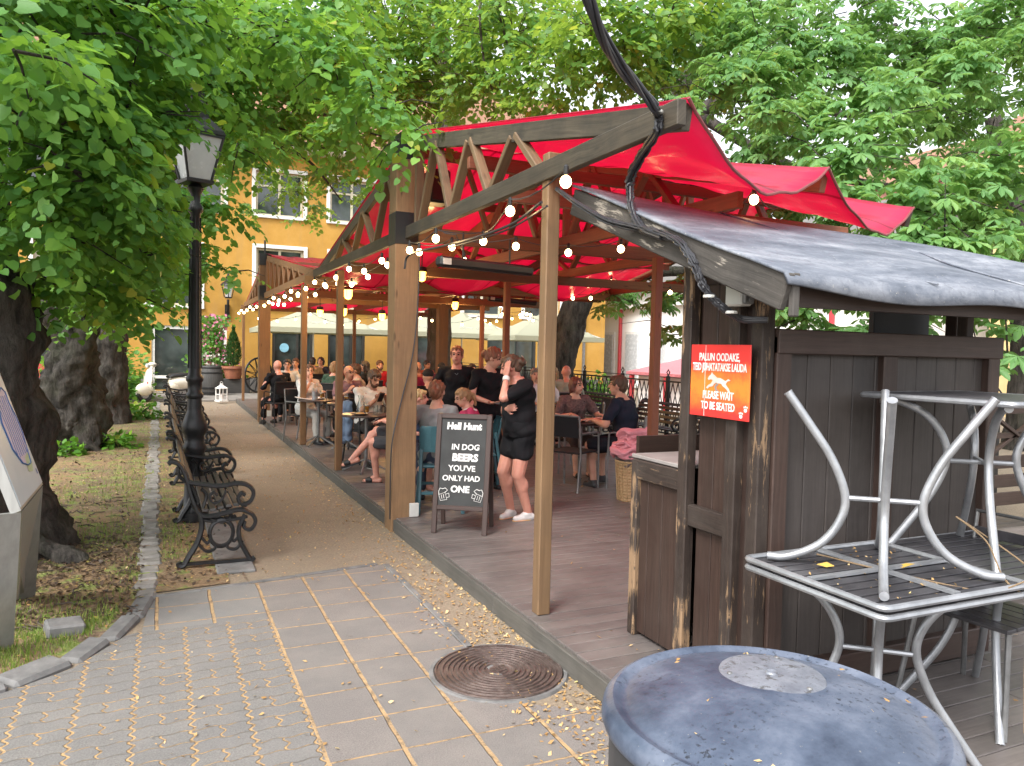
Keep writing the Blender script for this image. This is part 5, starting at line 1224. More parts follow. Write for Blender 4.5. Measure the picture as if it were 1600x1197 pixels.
for i in range(NX+1):
    x = RX0 - .03 + (RX1-RX0+.03)*i/NX
    for j in range(NY+1):
        s = j/NY; yb = ybk(max(x,RX0)); y = 2.30 + (yb-2.30)*s; z = roofz(y)+.05 + .012*math.sin(x*4+y*3) - .02*math.sin((x-RX0)/1.3*math.pi)**2*(1-s)
        if j == 0: y = 2.262; z -= .075 + .02*math.sin(x*2.3)
        if j == 1: y = 2.285; z = roofz(2.3)+.035-.012*math.sin(x*2.3+1)
        m.v.append((x, y, z))
for i in range(NX):
    for j in range(NY):
        a = i*(NY+1)+j; m.face([a, a+NY+1, a+NY+2, a+1])
o = m.build('roof_sheet', MT['roofing'], ks, world=True); o.data.polygons.foreach_set('use_smooth', [True]*len(o.data.polygons)); md = o.modifiers.new('t','SOLIDIFY'); md.thickness = .012; md.offset = 1
# seams of the roofing
for x0, dx in ((3.05,.03),(3.85,.05)):
    m = MB()
    P = [(x0+dx*math.sin(k*.7), 2.27+(ybk(x0)-2.27)*k/16, 0) for k in range(17)]
    P = [(x, y, roofz(max(y,2.3))+.058-.02*math.sin((x-RX0)/1.3*math.pi)**2*(1-k/16)) for k, (x, y, _) in enumerate(P)]
    m.tube(P, .006, 5); m.build('seam', MT['roofing'], o, world=True)
m = MB(); m.beam((RX0, 2.29, roofz(2.29)-.03), (RX0, 4.02, roofz(4.02)-.03), .035, .15, (0,0,1), 0, .006); m.build('fascia', MT['fascia_peel'], ks, world=True)
m = MB(); m.box((RX0+.03, 2.285, roofz(2.28)-.035), (.035,.03,.17), None, 0, .005); m.build('corner_block', MT['fascia_peel'], ks, world=True)
for x in (2.9,3.7,4.5):
    m = MB(); m.beam((x, 2.34, roofz(2.34)-.03), (x, ybk(x)-.03, roofz(ybk(x)-.03)-.03), .05, .10); m.build('rafter', MT['kiosk'], ks, world=True)
m = MB(); m.box((3.5, 2.36, roofz(2.36)-.06), (2.5,.04,.09)); m.build('eave_beam', MT['kiosk'], ks, world=True)
for x in (2.6,4.1):
    m = MB(); m.beam((x,2.75,2.05),(x,3.6,2.36),.05,.08); m.build('wall_plate', MT['kiosk'], ks, world=True)
kb('post', (4.0, 2.80, 1.95), (.06,.06,.3), MT['kiosk']); 
# hasp on the front face
m = MB(); m.box((4.10,2.685,1.10),(.05,.012,.16),None,0,.003); m.box((4.10,2.675,1.08),(.02,.012,.05)); m.build('hasp', MT['dark_frame'], ks, world=True)
# ---------------------------------------------------------------- red sign
sg = empty('seating_sign', (kx0-.07, 3.03, 1.62), 0, 'red notice asking guests to wait to be seated, fixed to the kiosk post', 'sign')
def M_sign():
    m, nt, b = new_mat('red_orange_enamel_sign'); t = NT(nt); co = obj_co(t)
    s = t.n('ShaderNodeSeparateXYZ'); t.l(co, s.inputs[0])
    n1 = t.noise(co, 5, 6, .8); r = t.math('ADD', t.math('MULTIPLY', t.math('ABSOLUTE', t.math('ADD', s.outputs[2], .02)), 3.2), t.math('MULTIPLY', n1, .9))
    a = t.ramp(r, [(.5, (.80,.20,.03)), (.85, (.62,.035,.03))])
    t.l(a, b.inputs['Base Color']); b.inputs['Roughness'].default_value = .38; return m
y0, y1 = onx(1172,600,2.43).y, onx(1080,600,2.43).y; sg.location.y = (y0+y1)/2; YS = (y0+y1)/2; z0, z1 = 1.445, 1.795
m = MB(); m.box((-.0, 0, (z0+z1)/2-1.62), (.008, y1-y0, z1-z0), None, 0, .001); sp_ = m.build('plate', M_sign(), sg)
RS = Matrix(((0,0,-1),(-1,0,0),(0,1,0)))     # text facing -X, reading towards the camera
RS = Matrix(((0,0,-1),(-1,0,0),(0,1,0)))
for s, sz, z, xs_ in (('PALUN OODAKE,',.052,.098,.80),('TEID JUHATATAKSE LAUDA',.052,.050,.80),('PLEASE WAIT',.052,-.085,.80),('TO BE SEATED',.052,-.137,.80)):
    text_obj(s, sz, (-.006, 0, z), RS, MT['print_white'], sp_, 'lettering', bold=.0012, sx=.72 if len(s) < 20 else .60)
def flat_shape(nm, pts, sc, cx, cy, mat, parent, h=.0055, fl=1, hh=.0008):
    m = MB(); A = Matrix(((0,0,-1,-h),(-1,0,0,0),(0,1,0,0),(0,0,0,1))); m.prism([((x-cx)*sc*fl,(y-cy)*sc) for x, y in pts], 0, hh, A); return m.build(nm, mat, parent)
DOG = [(0,58),(6,66),(14,70),(18,78),(24,72),(32,68),(42,62),(56,62),(68,58),(78,54),(90,60),(100,56),(88,54),(80,46),(84,40),(92,34),(100,22),(94,20),(84,30),(74,36),(66,40),(60,46),(46,46),(38,48),(30,44),(22,36),(8,34),(0,28),(-6,32),(4,40),(14,44),(22,52),(20,56),(12,56),(4,54)]
flat_shape('dog_emblem', DOG, .00165, 47, 52, M_plain('pale_grey_print', (.62,.58,.52), .5, bump=0), sp_, .0056, 1)
flat_shape('dog_emblem', [(38,46),(30,36),(36,24),(50,20),(52,24),(42,28),(40,36),(50,44)], .00165, 47, 52, M_plain('dark_grey_print', (.25,.22,.20), .5, bump=0), sp_, .0056, 1)
for dy, dz in ((-.195,-.125),(-.165,-.155)):
    m = MB(); m.ell((-.006,dy,dz),(.0008,.011,.009))
    for a in (-35,0,35): m.ell((-.006,dy+.017*math.sin(R(a)),dz+.017*math.cos(R(a))),(.0008,.004,.005))
    m.build('paw_print', MT['print_white'], sp_)
m = MB(); m.box((-.0050,.1,0),(.0006,.0025,.345)); m.build('scratch', MT['print_white'], sp_)
# junction box
jb = empty('junction_box', (2.42, 2.80, 2.03), 0, 'small grey white electrical junction box under the kiosk roof edge', 'junction box')
m = MB(); m.box((0,0,0),(.07,.11,.115),None,0,.008); m.build('housing', MT['box_white'], jb); 
m = MB(); m.box((.0,-.065,0),(.06,.02,.1),None,0,.006); 
for z in (-.03,0,.03): m.lathe([(.001,0),(.012,0),(.012,.012)],(.0,-.08,z),10,0,Matrix.Rotation(R(90),3,'X'))
m.build('gland', MT['silver_d'], jb)
# ---------------------------------------------------------------- cable bundle
cb = empty('cable_bundle', (2.1, 2.95, 2.9), 0, 'thick bundle of black cables dropping from above onto the roof truss and kiosk', 'cables')
def onxs(l): return [onx(x,y,X) for x,y,X in l]
C1 = [Vector((.3,.6,8.5)), ony(840,-900,1.9), ony(880,-260,2.35), ony(905,-60,2.45), ony(925,10,2.5), ony(955,80,2.6), ony(990,130,2.75), ony(1022,168,2.86)]
C2 = [Vector(C1[-1]), onx(1029,180,2.06), onx(1027,205,2.06), onx(1005,240,2.16), onx(985,280,2.2), onx(984,310,2.2), onx(990,335,2.19), onx(1005,358,2.175), onx(1035,370,2.17)]
C3 = [onx(870,295,2.13), onx(905,320,2.14), onx(950,345,2.14), onx(996,356,2.17), onx(1050,372,2.17), onx(1078,400,2.18), onx(1095,440,2.2), onx(1112,465,2.24), onx(1135,485,2.30), onx(1160,499,2.38), onx(1200,500,2.45)]
for nm, C, k, r, tw in (('cable', C1, 5, .0095, 3.0), ('cable', C2, 6, .0085, 1.2), ('cable', C3, 8, .0062, .9)):
    S = spline(C, 9); n = len(S)
    for q in range(k):
        ph = 2*math.pi*q/k; P = []
        for i, p in enumerate(S):
            t = i/(n-1); T = (S[min(i+1,n-1)]-S[max(i-1,0)]).normalized(); a_ = T.cross(Vector((0,0,1)) if abs(T.z) < .9 else Vector((1,0,0))).normalized(); b_ = T.cross(a_)
            off = (r*1.35+(.012*math.sin(t*math.pi)*random.random() if C is not C1 else .004))*(1 if q else 0); an = ph + tw*2*math.pi*t*.5
            P.append(p + a_*math.cos(an)*off + b_*math.sin(an)*off)
        m = MB(); m.tube(P, r*random.uniform(.75,1.15), 8); m.build(nm, MT['cable'], cb, True, world=True)
for p in (onx(1027,175,2.04), onx(1108,463,2.23), onx(1143,488,2.31)):
    m = MB(); m.lathe([(.026,-.006),(.027,0),(.026,.006)], p, 10); m.build('cable_tie', MT['box_white'], cb, world=True)
m = MB(); m.tube(spline([onx(846,316,2.05), onx(800,350,2.05), onx(740,372,2.05), onx(690,385,2.05), onx(640,398,2.0), onx(632,420,1.985)],6), .010, 6); m.tube(spline([onx(855,322,2.04), onx(790,360,2.06), onx(700,388,2.05)],6), .007, 6); m.build('cable', MT['cable'], cb, True, world=True)
pc_ = empty('power_cord', (2.0,7.0,1.5), 0, 'thin black cord hanging down the face of the big post', 'cord')
m = MB(); m.tube(spline([(2.2,6.99,3.0),(2.21,6.985,2.4),(2.17,6.98,1.75),(2.06,6.985,1.25),(1.97,6.97,.85),(1.965,6.99,.4),(1.975,7.02,.12)],8), .006, 6); m.build('cord', MT['cable'], pc_, True, world=True)
# ---------------------------------------------------------------- stacked silver tables
def cafe_table(name, w, d, label, top_up=True):
    e = empty(name, (0,0,0), 0, label, 'table', 'grey tube café tables stacked against the kiosk')
    m = MB(); hw, hd, r = w/2, d/2, .013
    P = []
    for cx, cy, a in ((hw-.03,hd-.03,0),(-hw+.03,hd-.03,90),(-hw+.03,-hd+.03,180),(hw-.03,-hd+.03,270)): P += arc((cx,cy,.715), .03, a, a+90, 4, (1,0,0), (0,1,0))
    m.tube(P, r, 8, closed=True); m.box((0,0,.708),(.03,d-.03,.012)); m.box((0,0,.707),(w-.03,.03,.010))
    m.build('rim', MT['silver'], e, True)
    m = MB(); y = -hd+.02
    while y < hd-.03: m.box((0, y+.033, .721), (w-.035,.053,.010), None, 0, .002); y += .068
    m.build('slat_top', MT['slat_dark'], e)
    for a in (45,135,225,315):
        dx, dy = math.cos(R(a))*w/.75, math.sin(R(a))*d/.75
        C = [(.44,.695),(.36,.69),(.24,.63),(.165,.53),(.145,.42),(.20,.27),(.29,.13),(.38,.0)]
        m = MB(); S = spline([(x*dx, x*dy, z) for x, z in C], 6); m.tube(S, .0175, 10); m.tube([(.38*dx,.38*dy,.0),(.383*dx,.383*dy,-.004)], .019, 10)
        m.build('leg', MT['silver'], e, True)
    m = MB(); m.tube([(-.15*w/.75*.71,.15*d/.75*.71,.42),(.15*w/.75*.71,-.15*d/.75*.71,.42)], .011, 8); m.tube([(-.15*w/.75*.71,-.15*d/.75*.71,.425),(.15*w/.75*.71,.15*d/.75*.71,.425)], .011, 8); m.build('crossbar', MT['silver'], e, True)
    return e
ct = cafe_table('cafe_table', .80, .70, 'x')
tz = DZ+.73
t1 = place(ct, (2.68, 2.19, DZ+.0), 0, 'upright grey tube table at the bottom of the nearer stack')
t2 = place(ct, (2.68, 2.19, tz+.735+.0), 0, 'upside down grey tube table with its legs in the air on the nearer stack'); t2.rotation_euler = (R(180),0,0); t2.location.z = tz+.735
t3 = place(ct, (3.52, 2.27, DZ), 0, 'upright grey tube table at the bottom of the farther stack')
t4 = place(ct, (3.44, 2.30, tz-.0), R(4), 'upright grey tube table raised on top of the farther stack')
rp = empty('tie_rope', (3.05,1.9,.9), 0, 'thin brown rope tied loosely round the stacked tables', 'rope')
m = MB(); m.tube(spline([(2.6,2.45,.89),(2.7,2.1,.885),(2.85,1.86,.875),(3.05,1.83,.90),(3.06,1.82,.84),(3.02,1.9,.89),(3.2,2.1,.98),(3.22,2.25,1.05),(3.3,2.0,.90),(3.08,1.84,.895)],8), .0035, 6)
m.tube(spline([(3.36,2.0,.8),(3.37,2.02,.5),(3.36,2.0,.16)],5), .003, 5); m.tube(spline([(3.39,2.0,.8),(3.40,2.02,.5),(3.39,2.0,.2)],5), .003, 5); m.build('rope', MT['rope'], rp, True, world=True)
P = rnd_rect(90, 2.32, 3.04, 1.88, 2.5, .884); scatter_faces('table_debris', P, .012, MT['litter'])
P = rnd_rect(4, 2.45, 2.95, 1.95, 2.4, .887); scatter_faces('yellow_leaf_debris', P, .05, MT['yellowleaf'])
# grey framed chair with dark seat at the right edge
def slat_chair(name, label):
    e = empty(name, (0,0,0), 0, label, 'chair')
    m = MB()
    for k in range(6): m.box((0,-.19+.076*k,.45),(.44,.068,.018),None,0,.003)
    m.build('seat', MT['slat_dark'], e)
    for sx in (-1,1):
        for sy in (-1,1):
            m = MB(); m.tube([(sx*.21,sy*.2,.44),(sx*.25,sy*.27,0)], .013, 8); m.build('leg', MT['silver_d'], e, True)
    m = MB(); m.tube([(-.21,.2,.44),(-.21,.26,.86),(.21,.26,.86),(.21,.2,.44)], .012, 8); m.build('back_frame', MT['silver_d'], e, True)
    for z in (.6,.68,.76): 
        m = MB(); m.box((0,.2+(z-.44)*.14,z),(.42,.014,.05),None,0,.003); m.build('back_slat', MT['slat_dark'], e)
    return e
c = slat_chair('cafe_chair', 'dark slat chair on grey legs cut by the right edge of the frame'); p = onz(1548,985,.59); c.location = (p.x+.27, p.y+.20, DZ); c.rotation_euler.z = R(-86)
# ---------------------------------------------------------------- chalkboard
cbp = (2.335+.03, 6.21, DZ); chb = empty('chalkboard_sign', cbp, R(-33), 'black A frame chalkboard with white lettering on the deck edge', 'sign')
tilt = R(9); Wb, Hb = .49, .98
Af = Matrix.Rotation(-tilt, 3, 'X')
def fb_(nm, c, s, mat, parent=chb, ch=.004, back=False):
    c = Vector(c)
    A = Matrix.Rotation(tilt if back else -tilt, 3, 'X'); o = Vector((0, .17 if back else 0, 0)); 
    p = A @ c; hing = Vector((0,0,1.05))
    m = MB(); m.box(p+ (Vector((0, .36,0)) if back else Vector((0,0,0))), s, A, 0, ch); return m.build(nm, mat, parent)
for s in (-1,1): fb_('frame', (s*(Wb/2-.02),0,.525), (.045,.03,1.05), MT['board_frame'])
fb_('frame', (0,-.001,1.03), (Wb-.08,.03,.045), MT['board_frame']); fb_('frame', (0,-.001,.225), (Wb-.08,.03,.04), MT['board_frame'])
pn = fb_('panel', (0,.004,.62), (Wb-.08,.012,.78), MT['board'], ch=0)
for s in (-1,1): fb_('back_leg', (s*(Wb/2-.02),0,.525), (.04,.025,1.05), MT['board_frame'], back=True)
fb_('back_panel', (0,0,.62), (Wb-.08,.012,.78), MT['board'], back=True, ch=0)
RC = Af @ Matrix.Rotation(R(90), 3, 'X')
def chalk(s, sz, x, z, **kw): p = Af @ Vector((x, -.0035, z)); return text_obj(s, sz, p, RC, MT['chalk'], pn, 'lettering', **kw)
chalk('Hell Hunt', .082, 0, .915, bold=.0042, sx=.95, shear=.06)
for s, sz, x, z, kw in (('IN DOG',.070,.02,.735,dict(bold=.0015,shear=.08)),('BEERS',.088,.02,.637,dict(bold=.004,shear=.05)),("YOU'VE",.070,.0,.548,dict(bold=.0015,shear=-.05)),('ONLY HAD',.066,-.005,.462,dict(bold=.0015,shear=.06,sx=1.0)),('ONE',.080,-.01,.362,dict(bold=.003,shear=.04))): chalk(s, sz, x, z, **kw)
for sx in (-1,1):
    m = MB(); Q = lambda x, z: Af @ Vector((sx*.155+sx*x*1.15, -.008, .335+z*1.15))
    m.tube([Q(-.03,-.035),Q(.02,-.045),Q(.035,.0),Q(-.012,.018)], .0028, 5, closed=True); m.tube([Q(-.012,.018),Q(-.032,.036),Q(-.012,.052),Q(.008,.044),Q(.026,.05),Q(.038,.026),Q(.034,.0)], .0034, 5)
    m.tube([Q(-.028,-.02),Q(-.048,-.014),Q(-.042,.014),Q(-.022,.006)], .0028, 5); m.tube([Q(-.008,-.028),Q(.0,.004)], .0022, 5); m.tube([Q(.008,-.032),Q(.016,.0)], .0022, 5); m.build('drink_doodle', MT['chalk'], pn)
# ---------------------------------------------------------------- basket and blankets
bkp = onz(992, 786, DZ); bkp.x += .07; bk = empty('wicker_basket', (bkp.x, bkp.y+.16, DZ), 0, 'round pale wicker basket on the deck beside the kiosk counter', 'basket')
m = MB(); pr = []
for k in range(25): z = .42*k/24; pr.append((.155+.03*k/24+.006*(k%2), z))
m.lathe(pr+[(.17,.42),(.15,.1)], (0,0,0), 40); m.build('body', MT['wicker'], bk)
m = MB()
for k in range(20): a = 2*math.pi*k/20; m.tube([(.163*math.cos(a),.163*math.sin(a),0),(.193*math.cos(a),.193*math.sin(a),.42)], .006, 5)
m.build('stave', MT['wicker'], bk); m = MB(); m.tube(arc((0,0,.43),.19,0,360,30,(1,0,0),(0,1,0))[:-1], .014, 8, closed=True); m.build('rim', MT['wicker'], bk, True)
from mathutils import noise as mn
def blanket(nm, c, r, h, mat, label, seed, folds=3):
    rr = random.Random(seed); m = MB(); k = folds
    for q in range(k):
        z = h*(q+.5)/k; w = r*rr.uniform(.88,1.08); d = r*rr.uniform(.72,.88); ox, oy = rr.uniform(-.03,.03), rr.uniform(-.02,.02); t = h/k*.62
        n = 28; rings = []
        for s_, g in ((-1,-.02),(-.5,0),(.5,0),(1,-.02)):
            rings.append([Vector((ox+(w+g)*abs(math.cos(a))**.6*math.copysign(1,math.cos(a)), oy+(d+g)*abs(math.sin(a))**.6*math.copysign(1,math.sin(a)), z+s_*t+.02*math.sin(3*a+seed+q)+.014*math.sin(5*a+q*2)+.03*math.cos(a+seed)*(q/k))) for a in [2*math.pi*i/n for i in range(n)]])
        m.ring_loft(rings)
        a0 = rr.uniform(0,6.28); cap_mesh_(m, (ox+w*.8*math.cos(a0), oy+d*.8*math.sin(a0), z-.03), (ox+w*.8*math.cos(a0+1.1), oy+d*.8*math.sin(a0+1.1), z+.01), .03, .022)
    e = remesh_late.append((m, nm, c, mat, label)); return e
def cap_mesh_(m, p, q, a, b): m.tube([p, tuple((x+y)/2 for x, y in zip(p,q)), q], [a, (a+b)/2, b], 8)
remesh_late = []
b0 = Vector((bkp.x+.0, bkp.y+.16, DZ))
blanket('blanket', b0+Vector((0,0,.40)), .20, .10, MT['taupe'], 'folded grey brown blanket at the bottom of the pile on the basket', 1)
blanket('blanket', b0+Vector((-.01,0,.48)), .225, .11, MT['pink'], 'folded pink blanket, lowest of the pink ones on the basket', 5)
blanket('blanket', b0+Vector((.02,0,.57)), .21, .09, MT['pink'], 'folded pink blanket in the middle of the pile', 9)
blanket('blanket', b0+Vector((-.01,.0,.64)), .165, .13, MT['pink'], 'crumpled pink blanket on top of the pile on the basket', 14)
# ---------------------------------------------------------------- things by the house
p = ony(258,600,24.5); sc = empty('scooter', (p.x,24.5,.02), R(180), 'cream white motor scooter parked by the house door', 'scooter')
WS = MT['scoot'] = M_plain('cream_scooter_paint', (.72,.69,.60), .25, coat=.6, c2=(.66,.63,.54), bump=0)
def loft_path(m, C, n=12):      # C: (x,y,z,w,h)
    rings = []
    for i, (x,y,z,w,h) in enumerate(C):
        a = Vector(C[min(i+1,len(C)-1)][:3])-Vector(C[max(i-1,0)][:3]); a.normalize(); s = Vector((0,1,0)); u = a.cross(s).normalized()
        rings.append([Vector((x,y,z))+s*(w*math.cos(2*math.pi*k/n))+u*(h*math.sin(2*math.pi*k/n)) for k in range(n)])
    m.ring_loft(rings)
# scooter points along +X (front), length 1.75
m = MB(); m.tube([(.60,0,.38),(.52,0,.75),(.44,0,1.0)], [.07,.075,.06], 10); loft_path(m, [(.35,0,.30,.20,.03),(.48,0,.34,.2,.035),(.56,0,.5,.22,.05),(.52,0,.75,.2,.05),(.46,0,.95,.10,.05),(.42,0,1.05,.06,.04)]); loft_path(m, [(.4,0,.27,.16,.03),(.1,0,.25,.15,.03),(-.15,0,.27,.15,.03)]); m.build('leg_shield', WS, sc, True)
m = MB(); m.ell((-.5,0,.52),(.40,.22,.20),Euler((0,R(-6),0)).to_matrix(),16,10); m.ell((-.3,0,.45),(.22,.17,.2),None,12,8); m.build('rear_body', WS, sc, True)
m = MB(); m.ell((.63,0,.36),(.27,.13,.19),None,14,8); m.build('front_fender', WS, sc, True)
m = MB(); m.ell((.40,0,1.06),(.13,.09,.08),None,12,8); hb = m.build('headset', WS, sc, True)
m = MB(); m.tube([(.38,-.32,1.06),(.40,0,1.05),(.38,.32,1.06)], .016, 8); m.build('handlebar', MT['black'], sc, True)
m = MB(); m.lathe([(.001,0),(.06,0),(.06,.04)],(.53,0,1.04),14,0,Matrix.Rotation(R(90),3,'Y')); m.build('headlight', MT['lamp_glass'], hb)
m = MB(); loft_path(m, [(-.08,0,.70,.10,.04),(-.2,0,.74,.15,.06),(-.45,0,.76,.16,.065),(-.72,0,.77,.13,.05),(-.8,0,.77,.06,.03)]); m.build('seat', MT['black'], sc, True)
m = MB(); m.ell((.60,.105,.55),(.02,.02,.035)); m.build('indicator', MT['redpaint'], sc)
for x in (.62,-.55):
    m = MB(); m.tube(arc((x,0,.22),.18,0,360,22)[:-1], .05, 8, closed=True); wh_ = m.build('wheel', MT['black'], sc, True); m = MB(); m.lathe([(.001,-.03),(.12,-.03),(.12,.03),(.001,.03)],(x,0,.22),16,0,Matrix.Rotation(R(90),3,'X')); m.build('hub', MT['silver'], wh_)
sc.rotation_euler.z = R(212)
p = onz(330,618,.06); br = empty('barrel', (p.x,26.6,.06), 0, 'weathered wooden barrel standing by the climbing flowers', 'barrel')
m = MB(); m.lathe([(.30,0),(.36,.25),(.385,.48),(.36,.72),(.30,.95),(.28,.95),(.28,.93),(.001,.93)],(0,0,0),28); m.build('staves', M_WB if 'M_WB' in globals() else MT['slat_grey'], br, True)
for z, r in ((.08,.325),(.24,.366),(.72,.366),(.88,.325)):
    m = MB(); m.lathe([(r,z-.025),(r+.006,z-.02),(r+.006,z+.02),(r,z+.025)],(0,0,0),28); m.build('hoop', MT['iron'], br, True)
def pot(nm, c, r, h, label): 
    e = empty(nm, c, 0, label, 'plant pot'); m = MB(); m.lathe([(r*.68,0),(r*.92,h*.8),(r*.92,h*.82),(r*1.05,h*.82),(r*1.05,h),(r*.93,h),(r*.9,h*.9),(.001,h*.9)],(0,0,0),20); m.build('pot', MT['terracotta'], e, True)
    m = MB(); m.lathe([(.001,h*.9),(r*.88,h*.91)],(0,0,0),14); m.build('soil', MT['soil'], e); return e
q = ony(357,575,27.6); m = MB(); m.box((q.x,27.7,.30),(1.35,.5,.5),None,0,.02); o = m.build('trough', MT['slat_grey']); tag(o, 'long weathered wooden trough under the terracotta pots', 'planter')
pot('flower_pot', (q.x+.15,27.6,.55), .36, .42, 'large terracotta pot holding the small cypress')
pot('flower_pot', (q.x-.55,27.7,.55), .30, .40, 'terracotta pot half hidden by the climbing flowers')
cn = empty('potted_conifer', (q.x+.15,27.6,.95), 0, 'small pointed cypress growing in the terracotta pot by the wall', 'conifer')
m = MB(); m.tube([(0,0,-.05),(0,0,1.2)],.02,6); m.build('trunk', MT['bark'], cn)
n = 1500; t_ = rng.random(n); a = rng.uniform(0,6.28,n); rr = .27*np.sin(np.clip(t_*1.0+.12,0,1)*np.pi)**.7*(1-t_*.55)*rng.uniform(.6,1.1,n)
pp = np.stack([rr*np.cos(a), rr*np.sin(a), .05+t_*1.25],1); leaf_mesh('foliage', pp, unit(np.stack([np.cos(a),np.sin(a),1.5+0*a],1)+rng.normal(0,.3,(n,3))), unit(np.stack([np.cos(a),np.sin(a),0*a],1)), .09*rng.uniform(.7,1.3,n), LFL, MT['conifer'], cn)
q2 = ony(333,560,28.0); cf = empty('climbing_flowers', (q2.x,28.3,.5), 0, 'tall stand of climbing pink and white flowers in front of the door', 'plant')
m = MB(); m.box((0,0,-.1),(.5,.4,.45),None,0,.02)
for s in (-1,1): m.tube([(s*.25,0,0),(s*.22,0,2.0)],.02,6)
for z in (.5,1,1.5,2.0): m.tube([(-.24,0,z),(.24,0,z)],.015,6)
m.build('trellis', MT['terracotta'], cf)
n = 1500; t_ = rng.random(n); pp = np.stack([rng.normal(0,.27+.12*np.sin(t_*7),n), rng.normal(0,.2,n), t_*2.15],1)
leaf_mesh('foliage', pp, unit(rng.normal(0,1,(n,3))+np.array([0,-.3,-.2])), unit(rng.normal(0,.5,(n,3))+np.array([0,-1,.5])), .1*rng.uniform(.6,1.3,n), LIN, MT['linden'], cf)
n = 150; pp = np.stack([rng.normal(.05,.3,n), rng.uniform(-.4,-.1,n), rng.uniform(.3,2.2,n)],1); leaf_mesh('blossom', pp, unit(rng.normal(0,1,(n,3))), unit(rng.normal(0,.5,(n,3))+np.array([0,-1,0])), .085*rng.uniform(.7,1.3,n), LIN, MT['flower'], cf)
n = 100; pp = np.stack([rng.normal(-.1,.25,n), rng.uniform(-.4,-.1,n), rng.uniform(.2,.9,n)],1); leaf_mesh('blossom', pp, unit(rng.normal(0,1,(n,3))), unit(rng.normal(0,.5,(n,3))+np.array([0,-1,0])), .08*rng.uniform(.7,1.3,n), LIN, M_plain('white_petals', (.7,.68,.6), .7), cf)
p = onz(346,627,.06); gl = empty('garden_lantern', (p.x,p.y,.06), R(25), 'small white framed garden lantern standing on the pavement', 'lantern')
m = MB()
for x in (-.11,.11):
    for y in (-.11,.11): m.box((x,y,.2),(.025,.025,.36))
for z in (.03,.2,.37): 
    for s in (-1,1): m.box((0,s*.11,z),(.22,.02,.02)); m.box((s*.11,0,z),(.02,.22,.02))
m.box((0,0,.01),(.28,.28,.03)); m.build('frame', MT['white'], gl); m = MB(); m.lathe([(.19,.38),(.05,.46),(.05,.5),(.001,.52)],(0,0,0),4,0,Matrix.Rotation(R(45),3,'Z')); m.tube(arc((0,0,.53),.04,0,360,12)[:-1],.006,5,closed=True); m.build('lid', MT['white'], gl); m = MB(); m.lathe([(.045,.03),(.045,.18),(.001,.18)],(0,0,0),12); m.build('candle', MT['paper'], gl)
p = ony(404,592,27.5); ww = empty('garden_ornament', (p.x,27.5,.06), R(35), 'large black lattice wheel leaning by the ochre wall beside the far deck post', 'wheel')
m = MB(); m.tube(arc((0,0,.62),.58,0,360,40)[:-1],.035,8,closed=True); m.tube(arc((0,0,.62),.12,0,360,16)[:-1],.03,8,closed=True); m.build('rim', MT['iron'], ww, True); m = MB()
for k in range(12):
    a = R(30*k); m.tube([(.12*math.cos(a),0,.62+.12*math.sin(a)),(.57*math.cos(a+.25),0,.62+.57*math.sin(a+.25))],.014,5); m.tube([(.12*math.cos(a),0,.62+.12*math.sin(a)),(.57*math.cos(a-.25),0,.62+.57*math.sin(a-.25))],.014,5)
m.build('spoke', MT['iron'], ww, True)
# ================================================================ PEOPLE
def cap_mesh(m, p, q, r0, r1, n=10, sx=1.0):
    """closed tapered capsule"""
    p, q = Vector(p), Vector(q); d = q-p; L = d.length
    if L < 1e-6: m.ell(p, r0); return
    z = d.normalized(); x = z.orthogonal().normalized(); y = z.cross(x); A = Matrix((x,y,z)).transposed()
    prof = [(1e-4,-r0)] + [(r0*math.cos(R(t)), r0*math.sin(R(t))) for t in (-60,-30,0)] + [(r1*math.cos(R(t)), L+r1*math.sin(R(t))) for t in (0,30,60)] + [(1e-4,L+r1)]
    m.lathe(prof, p, n, 0, A)
def remeshed(m, name, vox, mats, parent, smooth_it=3, fn=None, W=None):
    me = bpy.data.meshes.new('tmp'); me.from_pydata(m.v, [], m.f); o = bpy.data.objects.new('tmp', me); col.objects.link(o)
    bm = bmesh.new(); bm.from_mesh(me); bmesh.ops.recalc_face_normals(bm, faces=bm.faces[:]); bm.to_mesh(me); bm.free()
    md = o.modifiers.new('r', 'REMESH'); md.mode = 'VOXEL'; md.voxel_size = vox; md.use_smooth_shade = True
    md = o.modifiers.new('s', 'SMOOTH'); md.factor = .5; md.iterations = smooth_it
    dg = bpy.context.evaluated_depsgraph_get(); r = bpy.data.meshes.new_from_object(o.evaluated_get(dg)); bpy.data.objects.remove(o)
    r.name = name; r.materials.clear()
    for k in mats: r.materials.append(k)
    n = len(r.polygons); r.polygons.foreach_set('use_smooth', [True]*n)
    if fn and n:
        nv = len(r.vertices); co = np.zeros(nv*3, np.float32); r.vertices.foreach_get('co', co); co = co.reshape(-1,3)
        c = np.zeros(n*3, np.float32); r.polygons.foreach_get('center', c); c = c.reshape(-1,3); r.polygons.foreach_set('material_index', fn(c).astype(np.int32))
    o = bpy.data.objects.new(name, r); col.objects.link(o); o.parent = parent; W0[o.name] = Vector((0,0,0)); return o
def ik(a, b, l1, l2, hint):
    a, b, hint = Vector(a), Vector(b), Vector(hint); d = b-a; L = min(d.length, (l1+l2)*.995); dn_ = d.normalized(); b = a+dn_*L
    x = (l1*l1-l2*l2+L*L)/(2*L); h = math.sqrt(max(0, l1*l1-x*x)); hp = hint - dn_*hint.dot(dn_); hp = hp.normalized() if hp.length > 1e-5 else Vector((0,1,0))
    return a + dn_*x + hp*h, b
